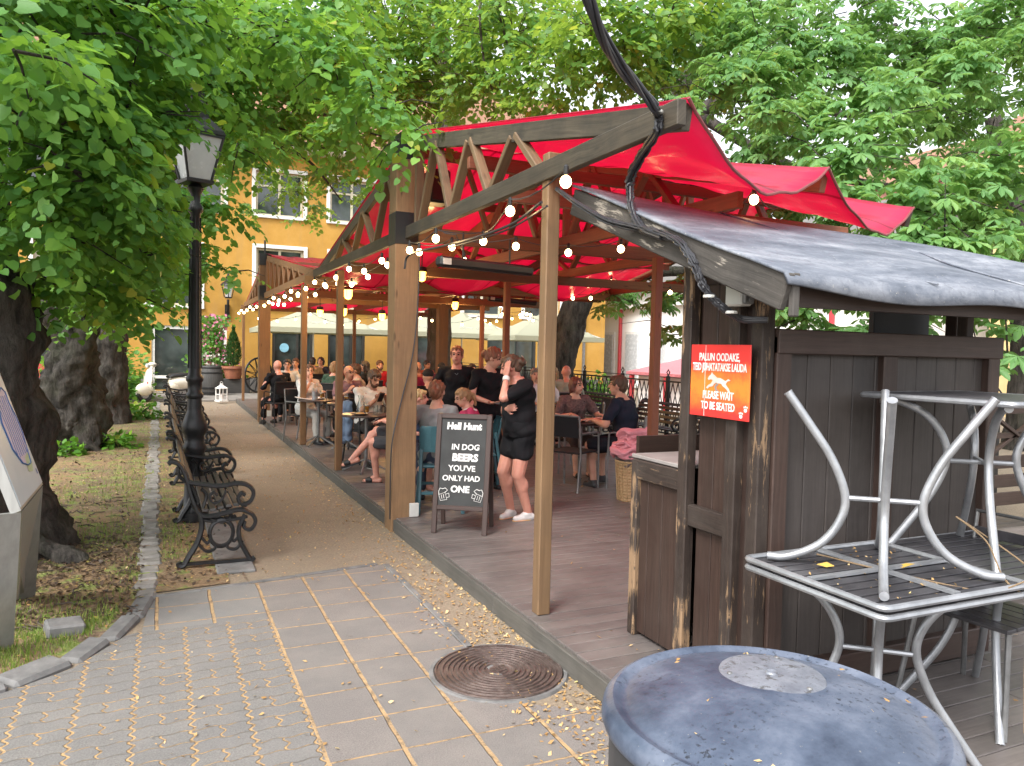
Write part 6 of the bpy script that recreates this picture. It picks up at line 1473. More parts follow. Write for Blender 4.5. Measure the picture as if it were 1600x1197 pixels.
def person(loc, face, label, S=1.0, sit=True, hip=None, lean=6, hyaw=0, hpitch=0, htilt=0, hands=None, feet=None, elbow=None, knees=None,
           skin='skin', shirt=None, sleeve=.45, bottom=None, legcov=1.0, shoes=None, hair=None, style='short', beard=None, belly=1.0, vox=.010, skirt=False, group=None, extras=None, glasses=False, female=False, twist=0, tuck=True, fat=1.06):
    e = empty('person', loc, face, label, 'person', group)
    hz = hip if hip is not None else (.55 if sit else .93*S)
    pel = Vector((0,0,hz)); La = R(lean); sw = (.172 if female else .195)*S
    updir = Vector((0, math.sin(La), math.cos(La))); fdir = Vector((0, math.cos(La), -math.sin(La)))
    xr = Vector((math.cos(R(twist)), math.sin(R(twist)), 0))
    neck = pel + updir*.50*S; sh = [neck - updir*.045*S + xr*(s*sw) for s in (-1,1)]
    HR = Euler((R(hpitch), R(htilt), R(hyaw)), 'YXZ').to_matrix()
    hc = neck + updir*.075*S + Vector((0,.02,0)) + HR @ Vector((0,.015*S,.082*S))
    k = .93 if female else 1.0
    m = MB(); sk = MT[skin]; s_ = S
    def H(x,y,z): return hc + HR @ Vector((x*S, y*S, z*S))
    # torso rings
    def torso(m, g=0.0, zlo=-.10, zhi=1.0):
        rows = [(a_, b_*fat, c_*fat) for a_, b_, c_ in [(-.12,.10,.085),(-.06,.155,.115),(.0,.165*(1.04 if female else 1),.125),(.10,.150,.115*belly),(.20,.140*(.92 if female else 1.03),.112*belly),(.32,.160*k,.122),(.40,.168*k,.115),(.44,.150*k,.10),(.475,.10,.082),(.51,.062,.065),(.54,.055,.06)]]
        rings = []
        for t, w, d in rows:
            if t < zlo-1e-6 or t > zhi+1e-6: continue
            f = max(0,min(1,t/.5)); ax = Vector((1,0,0)).lerp(xr, f).normalized(); c = pel + updir*t*S; bl = .02*(belly-1)*8 if .05 < t < .25 else 0
            rings.append([c + ax*((w*S+g)*math.cos(2*math.pi*i/18)) + fdir*((d*S+g)*math.sin(2*math.pi*i/18)+bl*.5) for i in range(18)])
        m.ring_loft(rings)
        if zhi > .4:
            for q in sh: cap_mesh(m, neck-updir*.06*S, q, .065*S*k+g, .055*S*k+g)
            if female: 
                for s in (-1,1): m.ell(pel+updir*.335*S+xr*(s*.07*S)+fdir*.085*S, (.062*S+g,.055*S+g,.06*S+g))
    torso(m)
    cap_mesh(m, neck-updir*.02, neck+updir*.09*S+Vector((0,.02,0)), .056*S*k, .052*S*k)
    # head
    m.ell(hc+HR@Vector((0,-.01*S,.015*S)), (.077*S,.097*S,.100*S), HR, 16, 12); m.ell(H(0,.025,-.045), (.060*S,.068*S,.075*S), HR, 14, 10); m.ell(H(0,.052,-.095), (.030*S,.030*S,.024*S), HR)
    cap_mesh(m, H(0,.092,.012), H(0,.112,-.022), .009*S, .015*S, 8); m.ell(H(0,.088,-.056), (.026*S,.014*S,.013*S), HR); m.ell(H(0,.083,.028),(.05*S,.014*S,.010*S),HR)
    for s in (-1,1): m.ell(H(s*.078,-.005,-.012), (.010*S,.020*S,.032*S), HR @ Euler((0,0,R(s*-20))).to_matrix())
    # arms
    hands = hands or [(-.2,.3,hz+.18),(.2,.3,hz+.18)]; elbow = elbow or [(-.6,-.5,-.6),(.6,-.5,-.6)]
    arm = []
    for i, s in enumerate((-1,1)):
        tgt = Vector(hands[i][:3]); eb, wr = ik(sh[i], tgt, .285*S, .25*S, elbow[i]); arm.append((sh[i], eb, wr))
        cap_mesh(m, sh[i], eb, .052*S*k*fat, .040*S*k*fat); cap_mesh(m, eb, wr, .039*S*k*fat, .026*S*k)
        fd = (wr-eb).normalized(); hd = Vector(hands[i][3]).normalized() if len(hands[i]) > 3 else (fd*.8+Vector((0,.3,-.2))).normalized()
        pn_ = Vector(hands[i][4]) if len(hands[i]) > 4 else Vector((0,0,-1)); pn_ = (pn_-hd*pn_.dot(hd)).normalized(); sd = hd.cross(pn_).normalized()
        curl = hands[i][5] if len(hands[i]) > 5 else .45
        pcn = wr + hd*.045*S
        A = Matrix((sd, hd, pn_)).transposed(); m.ell(pcn, (.038*S,.052*S,.017*S), A, 10, 8)
        for f in range(4):
            o = (f-1.5)*.0195*S; L1 = (.040,.045,.042,.033)[f]*S; a0 = wr+hd*.082*S+sd*o; d1 = (hd+pn_*curl*.6+sd*(f-1.5)*.06).normalized(); a1 = a0+d1*L1; d2 = (hd+pn_*curl*1.9).normalized(); a2 = a1+d2*L1*.85
            cap_mesh(m, a0-hd*.02, a1, .0092*S, .0085*S, 6); cap_mesh(m, a1, a2, .0085*S, .0072*S, 6)
        th = -s*(1 if pn_.z < .3 else -1); t0 = wr+hd*.02*S+sd*th*.026*S; t1 = t0+(hd*.55+sd*th*.7+pn_*.35).normalized()*.042*S; cap_mesh(m, t0, t1, .0125*S, .0098*S, 6); cap_mesh(m, t1, t1+(hd+pn_*.3).normalized()*.03*S, .0098*S, .008*S, 6)
    # legs
    feet = feet or ([(-.12,.42,.0),(.12,.42,.0)] if sit else [(-.10,.0,.0),(.10,.02,.0)]); knees = knees or [(-.1,1,.5),(.1,1,.5)]
    leg = []
    for i, s in enumerate((-1,1)):
        hp = pel + Vector((s*.088*S,0,-.03)); an = Vector(feet[i][:3]) + Vector((0,0,.075*S)); kn, an = ik(hp, an, .43*S, .42*S, knees[i]); leg.append((hp, kn, an))
        cap_mesh(m, hp, kn, .082*S*fat, .056*S*fat); cap_mesh(m, kn, an, .053*S*fat, .034*S*fat); cf_ = kn.lerp(an,.3)+(kn-an).normalized().cross(Vector((1,0,0)))*(-.0); m.ell(cf_-Vector((0,.012,0)), (.052*S*fat,.055*S*fat,.10*S))
        tp = feet[i][3] if len(feet[i]) > 3 else 0; fdn = Vector((math.sin(R(tp)), math.cos(R(tp)), 0)) if len(feet[i]) < 5 else Vector(feet[i][4]).normalized()
        dwn = Vector((0,0,-1)) if len(feet[i]) < 5 else (Vector((0,0,-1)) - fdn*Vector((0,0,-1)).dot(fdn)).normalized()
        heel = an+dwn*.045*S-fdn*.035*S; toe = an+dwn*.055*S+fdn*.14*S; cap_mesh(m, heel, toe, .034*S, .024*S); cap_mesh(m, an, an+fdn*.08*S+dwn*.04*S, .033*S, .026*S)
        leg[-1] = (hp, kn, an, heel, toe, fdn, dwn)
    cH = np.array(hc); RH = np.array(HR)
    def paint(c):
        l = (c - cH) @ RH / S; idx = np.zeros(len(c), int)
        f = l[:,1] > .05
        for sx in (-1,1): idx[f & (((l[:,0]-sx*.030)/.0135)**2 + ((l[:,2]-.008)/.0085)**2 < 1)] = 1; idx[f & (np.abs(l[:,0]-sx*.032) < .019) & (np.abs(l[:,2]-.033) < .0065)] = 2
        idx[f & (((l[:,0])/.023)**2 + ((l[:,2]+.056)/.0095)**2 < 1)] = 3
        return idx
    remeshed(m, 'body', vox, [sk, MT['eye'], MT['brow'], MT['lip']], e, 2, paint)
    # clothes
    V2 = max(vox, .009)
    if shirt:
        m = MB(); torso(m, .014, -.10 if tuck else -.12, .49)
        for (a, b, w) in arm:
            if sleeve <= 1: cap_mesh(m, a, a.lerp(b, sleeve*1.15), .063*S*fat, .059*S*k*fat)
            else: cap_mesh(m, a, b, .064*S, .054*S); cap_mesh(m, b, b.lerp(w, sleeve-1), .054*S, .044*S)
        o = remeshed(m, 'shirt', V2, [shirt], e, 3)
        wrinkle(o, .0085, 12, 1)
    if bottom:
        m = MB(); torso(m, .012, -.12, .12)
        for (hp, kn, an, *_r) in leg:
            if skirt: pass
            if legcov <= 1: cap_mesh(m, hp, hp.lerp(kn, legcov), .098*S*fat, (.098-.020*legcov)*S*fat)
            else: cap_mesh(m, hp, kn, .096*S, .068*S); cap_mesh(m, kn, kn.lerp(an, legcov-1), .066*S, .056*S)
        if skirt:
            a, b = leg[0][0].lerp(leg[0][1], min(1,legcov)), leg[1][0].lerp(leg[1][1], min(1,legcov)); cap_mesh(m, leg[0][0], b, .09*S, .085*S); cap_mesh(m, leg[1][0], a, .09*S, .085*S); cap_mesh(m, a, b, .085*S, .085*S)
        o = remeshed(m, 'trousers' if legcov > 1 else ('skirt' if skirt else 'shorts'), V2, [bottom], e, 3); wrinkle(o, .008, 10, 2)
    if shoes:
        kind, mt, sole = shoes
        for (hp, kn, an, heel, toe, fdn, dwn) in leg:
            m = MB()
            if kind == 'sneaker': cap_mesh(m, heel, toe, .043*S, .034*S); cap_mesh(m, an+dwn*.01, an+fdn*.05*S+dwn*.03*S, .044*S, .038*S)
            else: cap_mesh(m, heel+fdn*.11*S, toe-fdn*.04*S-dwn*.008, .043*S, .038*S)
            sh_ = remeshed(m, 'shoe', V2, [mt], e, 2)
            m = MB(); sd = fdn.cross(dwn).normalized(); A = Matrix((sd, fdn, -dwn)).transposed(); c = (heel+toe)/2+dwn*.030*S
            n = 16; pts = [((.040+.006*math.cos(2*math.pi*i/n*1))*S*math.sin(2*math.pi*i/n)*1.0, .130*S*math.cos(2*math.pi*i/n)*(1 if abs(math.cos(2*math.pi*i/n)) < .98 else .98)) for i in range(n)][::-1]
            m.prism(pts, -.011*S, .010*S, Matrix.Translation(c) @ A.to_4x4()); m.build('sole', sole, sh_)
    # hair
    if hair and style != 'bald':
        m = MB()
        if style in ('short','long','bun','pony','bob','tuck'):
            m.ell(hc+HR@Vector((0,-.020*S,.028*S)), (.086*S,.100*S,.098*S), HR, 18, 12); m.ell(H(0,.045 if not female else .025,.078 if not female else .082), (.060*S,.050*S,.036*S if not female else .028*S), HR); m.ell(H(0,-.055,-.02), (.072*S,.055*S,.070*S), HR)
            for s in (-1,1): m.ell(H(s*.068,.01,.035), (.018*S,.045*S,.045*S), HR)
        if style == 'long':
            for x in (-.06,-.03,0,.03,.06): cap_mesh(m, H(x,-.07,.0), H(x*1.25,-.085,-.22), .035*S, .022*S)
            for s in (-1,1): cap_mesh(m, H(s*.075,-.01,.03), H(s*.085,-.02,-.17), .024*S, .018*S)
        if style == 'bob':
            for s in (-1,1): cap_mesh(m, H(s*.075,-.005,.03), H(s*.085,.0,-.06), .026*S, .022*S)
            cap_mesh(m, H(0,-.075,.0), H(0,-.075,-.075), .05*S, .045*S); cap_mesh(m, H(-.06,-.06,.0), H(-.06,-.05,-.075), .035*S, .03*S); cap_mesh(m, H(.06,-.06,.0), H(.06,-.05,-.075), .035*S, .03*S)
        if style == 'bun': m.ell(H(0,-.125,.0), (.048*S,.040*S,.05*S), HR)
        if style == 'pony': m.ell(H(0,-.11,.03), (.028*S,.03*S,.028*S)); cap_mesh(m, H(0,-.12,.03), H(.01,-.155,-.05), .026*S, .028*S); cap_mesh(m, H(.01,-.155,-.05), H(.0,-.13,-.17), .028*S, .010*S)
        o = remeshed(m, 'hair', .008, [hair], e, 2); wrinkle(o, .0055, 60, 3, (1,1,.25))
    if style == 'cap':
        m = MB(); m.ell(H(0,-.015,.045), (.086*S,.104*S,.082*S), HR, 18, 10); m.ell(H(0,.11,.045), (.06*S,.075*S,.010*S), HR); remeshed(m, 'cap', .008, [hair], e, 2)
    if beard:
        m = MB(); m.ell(H(0,.058,-.088), (.046*S,.040*S,.036*S), HR); 
        for s in (-1,1): cap_mesh(m, H(s*.060,.022,-.03), H(s*.042,.055,-.078), .016*S, .022*S)
        m.ell(H(0,.098,-.044),(.026*S,.008*S,.006*S),HR); remeshed(m, 'beard', .007, [beard], e, 1)
    if glasses:
        m = MB()
        for s in (-1,1): m.tube([H(s*.033+.024*math.cos(a),.105,.006+.018*math.sin(a)) for a in np.linspace(0,2*math.pi,13)[:-1]], .0025, 5, closed=True); m.tube([H(s*.057,.10,.008), H(s*.082,.0,.0)], .0022, 4)
        m.tube([H(-.01,.107,.008),H(.01,.107,.008)], .002, 4); m.build('glasses', MT['black'], e)
    if extras: extras(e, dict(H=H, arm=arm, leg=leg, hc=hc, HR=HR, neck=neck, up=updir, f=fdir, xr=xr, pel=pel, S=S))
    return e
def wrinkle(o, amp, freq, seed, st=(1,1,1)):
    me = o.data; n = len(me.vertices); co = np.zeros(n*3, np.float32); me.vertices.foreach_get('co', co); co = co.reshape(-1,3)
    nr = np.zeros(n*3, np.float32); me.vertices.foreach_get('normal', nr); nr = nr.reshape(-1,3)
    w = np.sin(co[:,0]*freq*st[0]*1.7+np.sin(co[:,2]*freq*st[2]*1.3+seed)*1.8)*np.sin(co[:,1]*freq*st[1]*1.9+co[:,2]*freq*st[2]*2.1+seed)+.6*np.sin(co[:,2]*freq*3.1*st[2]+np.sin(co[:,0]*freq*2.3)*2)
    co += nr*(amp*w)[:,None]; me.vertices.foreach_set('co', co.ravel()); me.update()
# ---------------------------------------------------------------- tables and chairs
def round_table(name, label, r=.32, group='small round tables under the awning'):
    e = empty(name, (0,0,0), 0, label, 'table', group)
    m = MB(); m.lathe([(.001,.715),(r-.01,.715),(r,.722),(r,.738),(r-.008,.745),(.001,.745)], (0,0,0), 36); m.build('table_top', MT['table_top'], e, False)
    m = MB(); m.tube([(0,0,.06),(0,0,.72)], .022, 10); m.build('column', MT['silver_d'], e, True)
    for k in range(4):
        a = R(45+90*k); m = MB(); m.tube(spline([(0,0,.16),(.16*math.cos(a),.16*math.sin(a),.08),(.30*math.cos(a),.30*math.sin(a),.012)],4), .014, 6); m.build('foot', MT['silver_d'], e, True)
    return e
def sq_table(name, label, w=.7, d=.7, group='dark square tables under the awning'):
    e = empty(name, (0,0,0), 0, label, 'table', group)
    m = MB(); m.box((0,0,.732),(w,d,.028),None,0,.006); m.build('table_top', MT['table_top'], e)
    for sx in (-1,1):
        for sy in (-1,1): m = MB(); m.beam((sx*(w/2-.05),sy*(d/2-.05),.72),(sx*(w/2-.04),sy*(d/2-.04),0),.035,.035); m.build('leg', MT['silver_d'], e)
    return e
def arm_chair(name, label, mt, seatm, group='dark armchairs under the awning'):
    e = empty(name, (0,0,0), 0, label, 'chair', group)      # faces +Y
    m = MB(); m.box((0,0,.445),(.44,.43,.022),None,0,.008); m.build('seat', seatm, e)
    m = MB(); 
    P = [(-.20,-.20,.62),(-.20,-.235,.86),(.20,-.235,.86),(.20,-.20,.62)]
    k = m.add([(x,y+.006,z) for x,y,z in P]+[(x,y-.006,z) for x,y,z in P]); 
    for f in ((0,1,2,3),(7,6,5,4),(0,4,5,1),(1,5,6,2),(2,6,7,3),(3,7,4,0)): m.face([k+i for i in f])
    m.build('backrest', seatm, e)
    for s in (-1,1):
        m = MB(); m.tube([(s*.235,.22,0),(s*.235,.21,.44),(s*.235,.20,.655),(s*.235,.15,.67),(s*.235,-.19,.67)], .0125, 8); m.build('leg', mt, e, True)
        m = MB(); m.tube([(s*.235,-.26,0),(s*.225,-.19,.44),(s*.225,-.24,.87)], .0125, 8); m.build('leg', mt, e, True)
    m = MB(); m.tube([(-.225,-.24,.87),(.225,-.24,.87)], .012, 8); m.tube([(-.235,.2,.43),(.235,.2,.43)], .01, 6); m.build('frame', mt, e, True)
    return e
def wood_chair(name, label, mt):
    e = empty(name, (0,0,0), 0, label, 'chair', 'teal wooden chairs at the family table')
    m = MB(); m.box((0,0,.45),(.42,.41,.026),None,0,.01); m.build('seat', mt, e)
    m = MB()
    rings = []
    for z, w in ((.60,.20),(.70,.215),(.82,.22),(.86,.20)):
        y = -.20-(z-.45)*.2; rings.append([(-w,y+.02,z),(-w*.5,y-.012,z),(0,y-.02,z),(w*.5,y-.012,z),(w,y+.02,z),(w,y+.035,z),(w*.5,y+.003,z),(0,y-.005,z),(-w*.5,y+.003,z),(-w,y+.035,z)])
    m.ring_loft(rings); m.build('backrest', mt, e)
    for s in (-1,1):
        m = MB(); m.beam((s*.17,.17,.44),(s*.21,.22,0),.032,.032); m.build('leg', mt, e)
        m = MB(); m.beam((s*.19,-.19,.70),(s*.215,-.30,0),.032,.032); m.build('leg', mt, e)
    m = MB(); m.beam((-.19,.19,.22),(.19,.19,.22),.022,.03); m.beam((-.2,-.25,.2),(.2,-.25,.2),.022,.03); m.build('stretcher', mt, e)
    return e
pr_ac = arm_chair('arm_chair', 'x', MT['silver_d'], MT['black_soft']); pr_bl = arm_chair('arm_chair', 'x', MT['iron'], MT['black_soft']); pr_lt = arm_chair('arm_chair', 'x', MT['silver_d'], M_plain('grey_mesh_sling', (.30,.29,.27), .7)) 
pr_wc = wood_chair('wooden_chair', 'x', MT['teal']); pr_rt = round_table('round_table', 'x'); pr_sq = sq_table('square_table', 'x')
GW = {}
def glassware(kind, p, label):
    if kind not in GW:
        if kind == 'beer_glass':
            e = empty('beer_glass', p, 0, label, 'glass', 'drinks on the tables'); m = MB(); m.lathe([(.001,0),(.028,0),(.036,.15),(.034,.15),(.027,.012),(.001,.012)],(0,0,0),16); m.build('glass', MT['glass'], e, True)
            m = MB(); m.lathe([(.001,.014),(.0255,.014),(.030,.095),(.001,.095)],(0,0,0),16); m.build('beer', MT['beer'], e, True); m = MB(); m.lathe([(.001,.0955),(.030,.0955),(.031,.108),(.001,.108)],(0,0,0),16); m.build('foam', MT['foam'], e, True)
        elif kind == 'water_glass':
            e = empty('water_glass', p, 0, label, 'glass', 'drinks on the tables'); m = MB(); m.lathe([(.001,0),(.026,0),(.033,.11),(.031,.11),(.025,.008),(.001,.008)],(0,0,0),16); m.build('glass', MT['glass'], e, True)
        elif kind == 'carafe':
            e = empty('carafe', p, 0, label, 'carafe', 'drinks on the tables'); m = MB(); m.lathe([(.001,0),(.05,0),(.055,.10),(.03,.17),(.028,.2),(.04,.24),(.037,.24),(.025,.2),(.027,.17),(.05,.10),(.046,.008),(.001,.008)],(0,0,0),18); m.build('glass', MT['glass'], e, True)
        elif kind == 'cutlery_tin':
            e = empty('cutlery_tin', p, 0, label, 'cutlery tin', 'table sets'); m = MB(); m.lathe([(.001,0),(.045,0),(.05,.13),(.047,.13),(.042,.005),(.001,.005)],(0,0,0),16); m.build('tin', MT['silver'], e, True)
            m = MB()
            for k in range(5): a = k*1.3; m.tube([(.015*math.cos(a),.015*math.sin(a),.01),(.035*math.cos(a),.035*math.sin(a),.19)],.004,5)
            m.build('cutlery', MT['steel'], e)
        elif kind == 'plate':
            e = empty('plate', p, 0, label, 'plate', 'plates on the tables'); m = MB(); m.lathe([(.001,.004),(.07,.004),(.11,.018),(.11,.022),(.07,.009),(.001,.009)],(0,0,0),24); m.build('dish', M_plain('dark_plate', (.08,.05,.04), .4), e, True); m = MB(); m.ell((0,0,.018),(.05,.04,.018)); m.ell((.03,.02,.02),(.03,.03,.015)); m.build('food', M_plain('fried_food', (.42,.25,.09), .7), e, True)
        elif kind == 'menu':
            e = empty('menu', p, 0, label, 'menu', 'open menus'); m = MB(); m.box((-.11,0,.012),(.21,.3,.006),Euler((0,R(8),0)).to_matrix()); m.box((.11,0,.012),(.21,.3,.006),Euler((0,R(-8),0)).to_matrix()); m.build('pages', MT['paper'], e)
            m = MB(); m.box((-.11,0,.005),(.225,.31,.004),Euler((0,R(6),0)).to_matrix()); m.box((.11,0,.005),(.225,.31,.004),Euler((0,R(-6),0)).to_matrix()); m.build('cover', MT['black'], e)
        GW[kind] = e; register(e); e.location = p; return e
    o = copy_tree(GW[kind]); o.location = p; o['label'] = label; return o
HB = {k: M_plain('hair_'+k, c, .55, c2=tuple(x*.55 for x in c), scale=25, stretch=(1,1,.2), bump=.3, bs=90) for k, c in dict(blonde=(.55,.38,.17), red=(.25,.10,.05), brown=(.10,.055,.03), dark=(.028,.02,.016), auburn=(.16,.055,.035), light=(.36,.22,.10), grey=(.22,.2,.18)).items()}
BK = fab((.010,.010,.012), 'black_tshirt'); DZV = DZ
def G(px, py, z=DZ): return onz(px, py, z)
TBL = [] 
def at_head(px, py, z): p = onz(px, py, z); return p.x, p.y
def seated(px, py, ztop, face, label, **kw):
    """seat someone whose crown is seen at px,py, ztop high"""
    x, y = at_head(px, py, ztop); return person((x, y, DZ), R(face), label, **kw)
# face: 0 = looks along +Y (away), 180 = towards the camera, 90 = looks to -X (left), -90 = looks to +X (right)
# ---- three women standing
def x_near(e, d):
    H = d['H']; S = d['S']; m = MB()
    m.tube([H(.035,-.145,.06), H(.045,-.15,.03), H(.03,-.16,.0), H(.055,-.15,-.03)], .0045, 5); m.tube([H(.0,-.155,.05), H(.05,-.155,.01), H(.0,-.165,-.02)], .004, 5); m.build('hair_clip', M_plain('pale_pink_clip', (.7,.5,.42), .4), e)
    w = d['arm'][0]; c = w[2]-(w[2]-w[1]).normalized()*.03; m = MB(); A = (w[2]-w[1]).normalized().to_track_quat('Z','Y').to_matrix(); m.lathe([(.033,-.02),(.035,0),(.032,.02)], c, 14, 0, A); m.build('wristband', MT['white'], e)
WSH = M_plain('white_sneaker', (.72,.70,.68), .6); PSL = M_plain('pink_orange_sole', (.75,.28,.22), .6, c2=(.7,.45,.1), scale=12)
person((3.13, 6.62, DZ), R(98), 'woman in black t-shirt and shorts standing in profile, hand raised to her face, white sneakers', S=.93, sit=False, lean=6, hyaw=-40, hpitch=-24, hip=.86,
    hands=[(-.05,.20,1.37,(.1,-.1,1),(.3,-1,0),.2),(-.02,.17,1.06,(-1,.1,.2),(0,-1,0),.5)], elbow=[(-.25,1.0,-1),(.4,-.1,-1)], feet=[(-.09,-.05,0,5),(.09,.03,0,-20)],
    shirt=BK, sleeve=.62, bottom=BK, legcov=.48, skirt=True, shoes=('sneaker', WSH, PSL), hair=HB['brown'], style='bun', vox=.0075, female=True, extras=x_near, skin='skin_pink', fat=1.24, belly=1.1)
def x_w1(e, d):
    m = MB(); p = d['neck']-d['up']*.17+d['f']*.135+d['xr']*.075; m.ell(p, (.035,.01,.022)); m.build('badge_print', M_plain('grey_print', (.45,.45,.45), .7, bump=0), e)
    m = MB(); n = d['neck']; m.tube([n+Vector((-.05,.05,-.01)), n+Vector((-.03,.105,-.06)), n+Vector((0,.125,-.09)), n+Vector((.03,.105,-.06)), n+Vector((.05,.05,-.01))], .0016, 4); m.build('necklace', MT['silver'], e)
person((3.36, 9.0, DZ), R(158), 'waitress in black standing and facing the camera with hair tied back', S=.965, sit=False, lean=0, hyaw=-6, hip=.90,
    hands=[(-.22,.10,.98),(.20,.14,.98)], feet=[(-.1,0,0),(.1,.03,0)], shirt=BK, sleeve=.9, bottom=BK, legcov=1.9, shoes=('sneaker', MT['black'], MT['black']), hair=HB['red'], style='tuck', female=True, vox=.009, extras=x_w1, skin='skin_pink', belly=1.1)
def x_w2(e, d):
    m = MB(); c = (d['arm'][0][2]+d['arm'][1][2])/2+Vector((0,.12,0)); m.box(c, (.30,.22,.012), None, 0, .004); t = m.build('tray', MT['silver_d'], e)
    m = MB(); m.box(c+Vector((-.03,0,.012)), (.20,.16,.008)); m.build('menu_card', MT['paper'], t)
person((3.44, 8.2, DZ), R(190), 'waitress in black holding a tray and looking down beside the woman with the raised hand', S=.965, sit=False, lean=4, hyaw=42, hpitch=-20, hip=.90,
    hands=[(-.13,.27,1.02,(0,1,0),(0,0,1),.3),(.13,.27,1.02,(0,1,0),(0,0,1),.3)], feet=[(-.1,0,0),(.1,.03,0)], shirt=BK, sleeve=.55, bottom=BK, legcov=1.9, shoes=('sneaker', MT['black'], MT['black']), hair=HB['red'], style='bun', female=True, vox=.009, extras=x_w2)
# ---- family table
MX, MY = 2.62, 7.62
seated(682, 603, 1.40, -8, 'woman with red blond hair and grey shirt seen from behind at the family table', S=.95, lean=6, hands=[(-.26,.16,.66),(.16,.34,.80)], shirt=fab((.26,.27,.27),'grey_shirt'), sleeve=1.7, bottom=fab((.05,.06,.09),'navy_cloth'), legcov=1.8,
    shoes=('sneaker', MT['black'], MT['black']), hair=HB['red'], style='bun', female=True, vox=.0085, hyaw=-18) if False else None
x, y = at_head(680, 604, 1.42)
person((2.54, 7.36, DZ), R(-15), 'woman with red blond hair and grey shirt seen from behind at the family table', S=.96, hip=.55, lean=8, hands=[(-.27,.12,.62),(.20,.36,.80)], shirt=fab((.26,.27,.27),'grey_shirt'), sleeve=1.75, bottom=fab((.05,.06,.09),'navy_cloth'), legcov=1.8,
    shoes=('sneaker', MT['black'], MT['black']), hair=HB['red'], style='bun', female=True, vox=.0085, hyaw=-22, tuck=False)
place(pr_wc, (2.56, 7.31, DZ), R(-15), 'teal wooden chair under the woman in the grey shirt')
place(pr_wc, (3.22, 7.97, DZ), R(75), 'teal wooden chair under the girl behind the chalkboard')
place(pr_rt, (2.86, 7.86, DZ), 0, 'round table between the blond boy and the girl, behind the chalkboard')
seated(650, 611, 1.27, 205, 'blond boy in a blue shirt turning to look right at the family table', S=.80, hip=.54, lean=3, hyaw=38, hands=[(-.15,.25,.70),(.15,.25,.70)], feet=[(-.1,.33,.1),(.1,.33,.1)], shirt=fab((.05,.09,.17),'blue_tshirt'), sleeve=.6, bottom=fab((.05,.05,.07),'dark_cloth'), legcov=.9, hair=HB['blonde'], style='short', vox=.0085, skin='skin_pink')
def x_girl(e, d):
    m = MB(); 
    for s in (-1,1):
        for k in range(3): m.tube([d['neck']+d['xr']*(s*(.09+.018*k))+d['up']*.0+d['f']*.06, d['neck']+d['xr']*(s*(.10+.02*k))+Vector((0,0,.01)), d['neck']+d['xr']*(s*(.09+.018*k))-d['f']*.08-d['up']*.03], .006, 5)
    m.build('striped_ruffle', MT['white'], e)
person((3.20, 7.98, DZ), R(75), 'girl with a ponytail and pink top looking down behind the chalkboard', S=.84, hip=.54, lean=10, hyaw=12, hpitch=-24, hands=[(-.12,.26,.72),(.12,.26,.72)], feet=[(-.08,.33,.1),(.08,.33,.1)], shirt=fab((.55,.06,.15),'pink_top'), sleeve=.2, bottom=fab((.55,.06,.15),'pink_top'), legcov=.9, skirt=True, hair=HB['light'], style='pony', female=True, vox=.0085, extras=x_girl)
glassware('water_glass', (2.74, 7.82, DZ+.745), 'clear glass by the boy on the family table'); glassware('menu', (2.95, 7.95, DZ+.745), 'open menu on the family table')
# ---- bearded man and the crossed leg
def x_beard(e, d):
    m = MB(); p = d['neck']-d['up']*.2+d['f']*.128+d['xr']*.02
    m.prism([(-.07,.03),(.0,.045),(.07,.02),(.08,-.05),(.02,-.03),(-.05,-.06)], 0, .004, Matrix.Translation(p) @ Matrix((d['xr'], d['up'], d['f'])).transposed().to_4x4()); m.build('shirt_print', M_plain('dark_red_print', (.12,.03,.03), .8, bump=0), e)
    m = MB(); a = d['arm'][1][2]; m.box(a+Vector((-.03,.08,.03)), (.075,.012,.15), Euler((R(-35),0,0)).to_matrix(), 0, .004); m.build('phone', MT['black'], e)
bx_, by_ = 2.62, 10.55
person((bx_, by_, DZ), R(196), 'bearded man in a white t-shirt looking down at his phone behind the round table', S=1.0, hip=.55, lean=10, hyaw=4, hpitch=-26, hands=[(-.13,.27,.90,(.2,.4,.4),(.3,.8,0),.7),(.04,.30,.90,(-.3,.3,.5),(0,1,0),.7)], feet=[(-.17,.34,0),(.22,.46,0)],
    shirt=fab((.66,.64,.60),'white_tshirt'), sleeve=.6, bottom=fab((.03,.028,.028),'dark_shorts'), legcov=.95, shoes=('sneaker', MT['black'], MT['white']), hair=HB['brown'], style='short', beard=HB['brown'], vox=.0085, skin='skin_tan', extras=x_beard)
place(pr_bl, (bx_+.01, by_+.03, DZ), R(196), 'black armchair under the bearded man with a denim jacket on it')
dj = empty('denim_jacket', (bx_-.26, by_+.1, DZ+.6), R(196), 'faded blue denim jacket hung on the bearded man\'s chair', 'jacket')
m = MB(); cap_mesh(m, (.0,0,.24), (.02,-.05,-.30), .045, .06); cap_mesh(m, (.0,.08,.22), (.0,.05,-.25), .04, .05); cap_mesh(m, (.0,-.08,.2), (.03,-.1,-.12), .035, .05); o = remeshed(m, 'body', .01, [fab((.16,.22,.32),'denim')], dj, 2); wrinkle(o, .012, 12, 4)
T1 = onz(560, 652, DZ+.745); place(pr_rt, (2.42, 9.78, DZ), R(20), 'round table with a carafe in front of the bearded man')
glassware('carafe', (2.35, 9.80, DZ+.745), 'glass carafe on the bearded man\'s table'); glassware('water_glass', (2.52, 9.72, DZ+.745), 'empty glass right of the carafe'); glassware('water_glass', (2.60, 9.82, DZ+.745), 'empty glass nearest the big post'); glassware('beer_glass', (2.45, 9.9, DZ+.745), 'half full beer glass behind the carafe'); glassware('plate', (2.30, 9.63, DZ+.745), 'dark plate of food on the round table')
SAND = M_plain('black_sandal', (.015,.015,.016), .5)
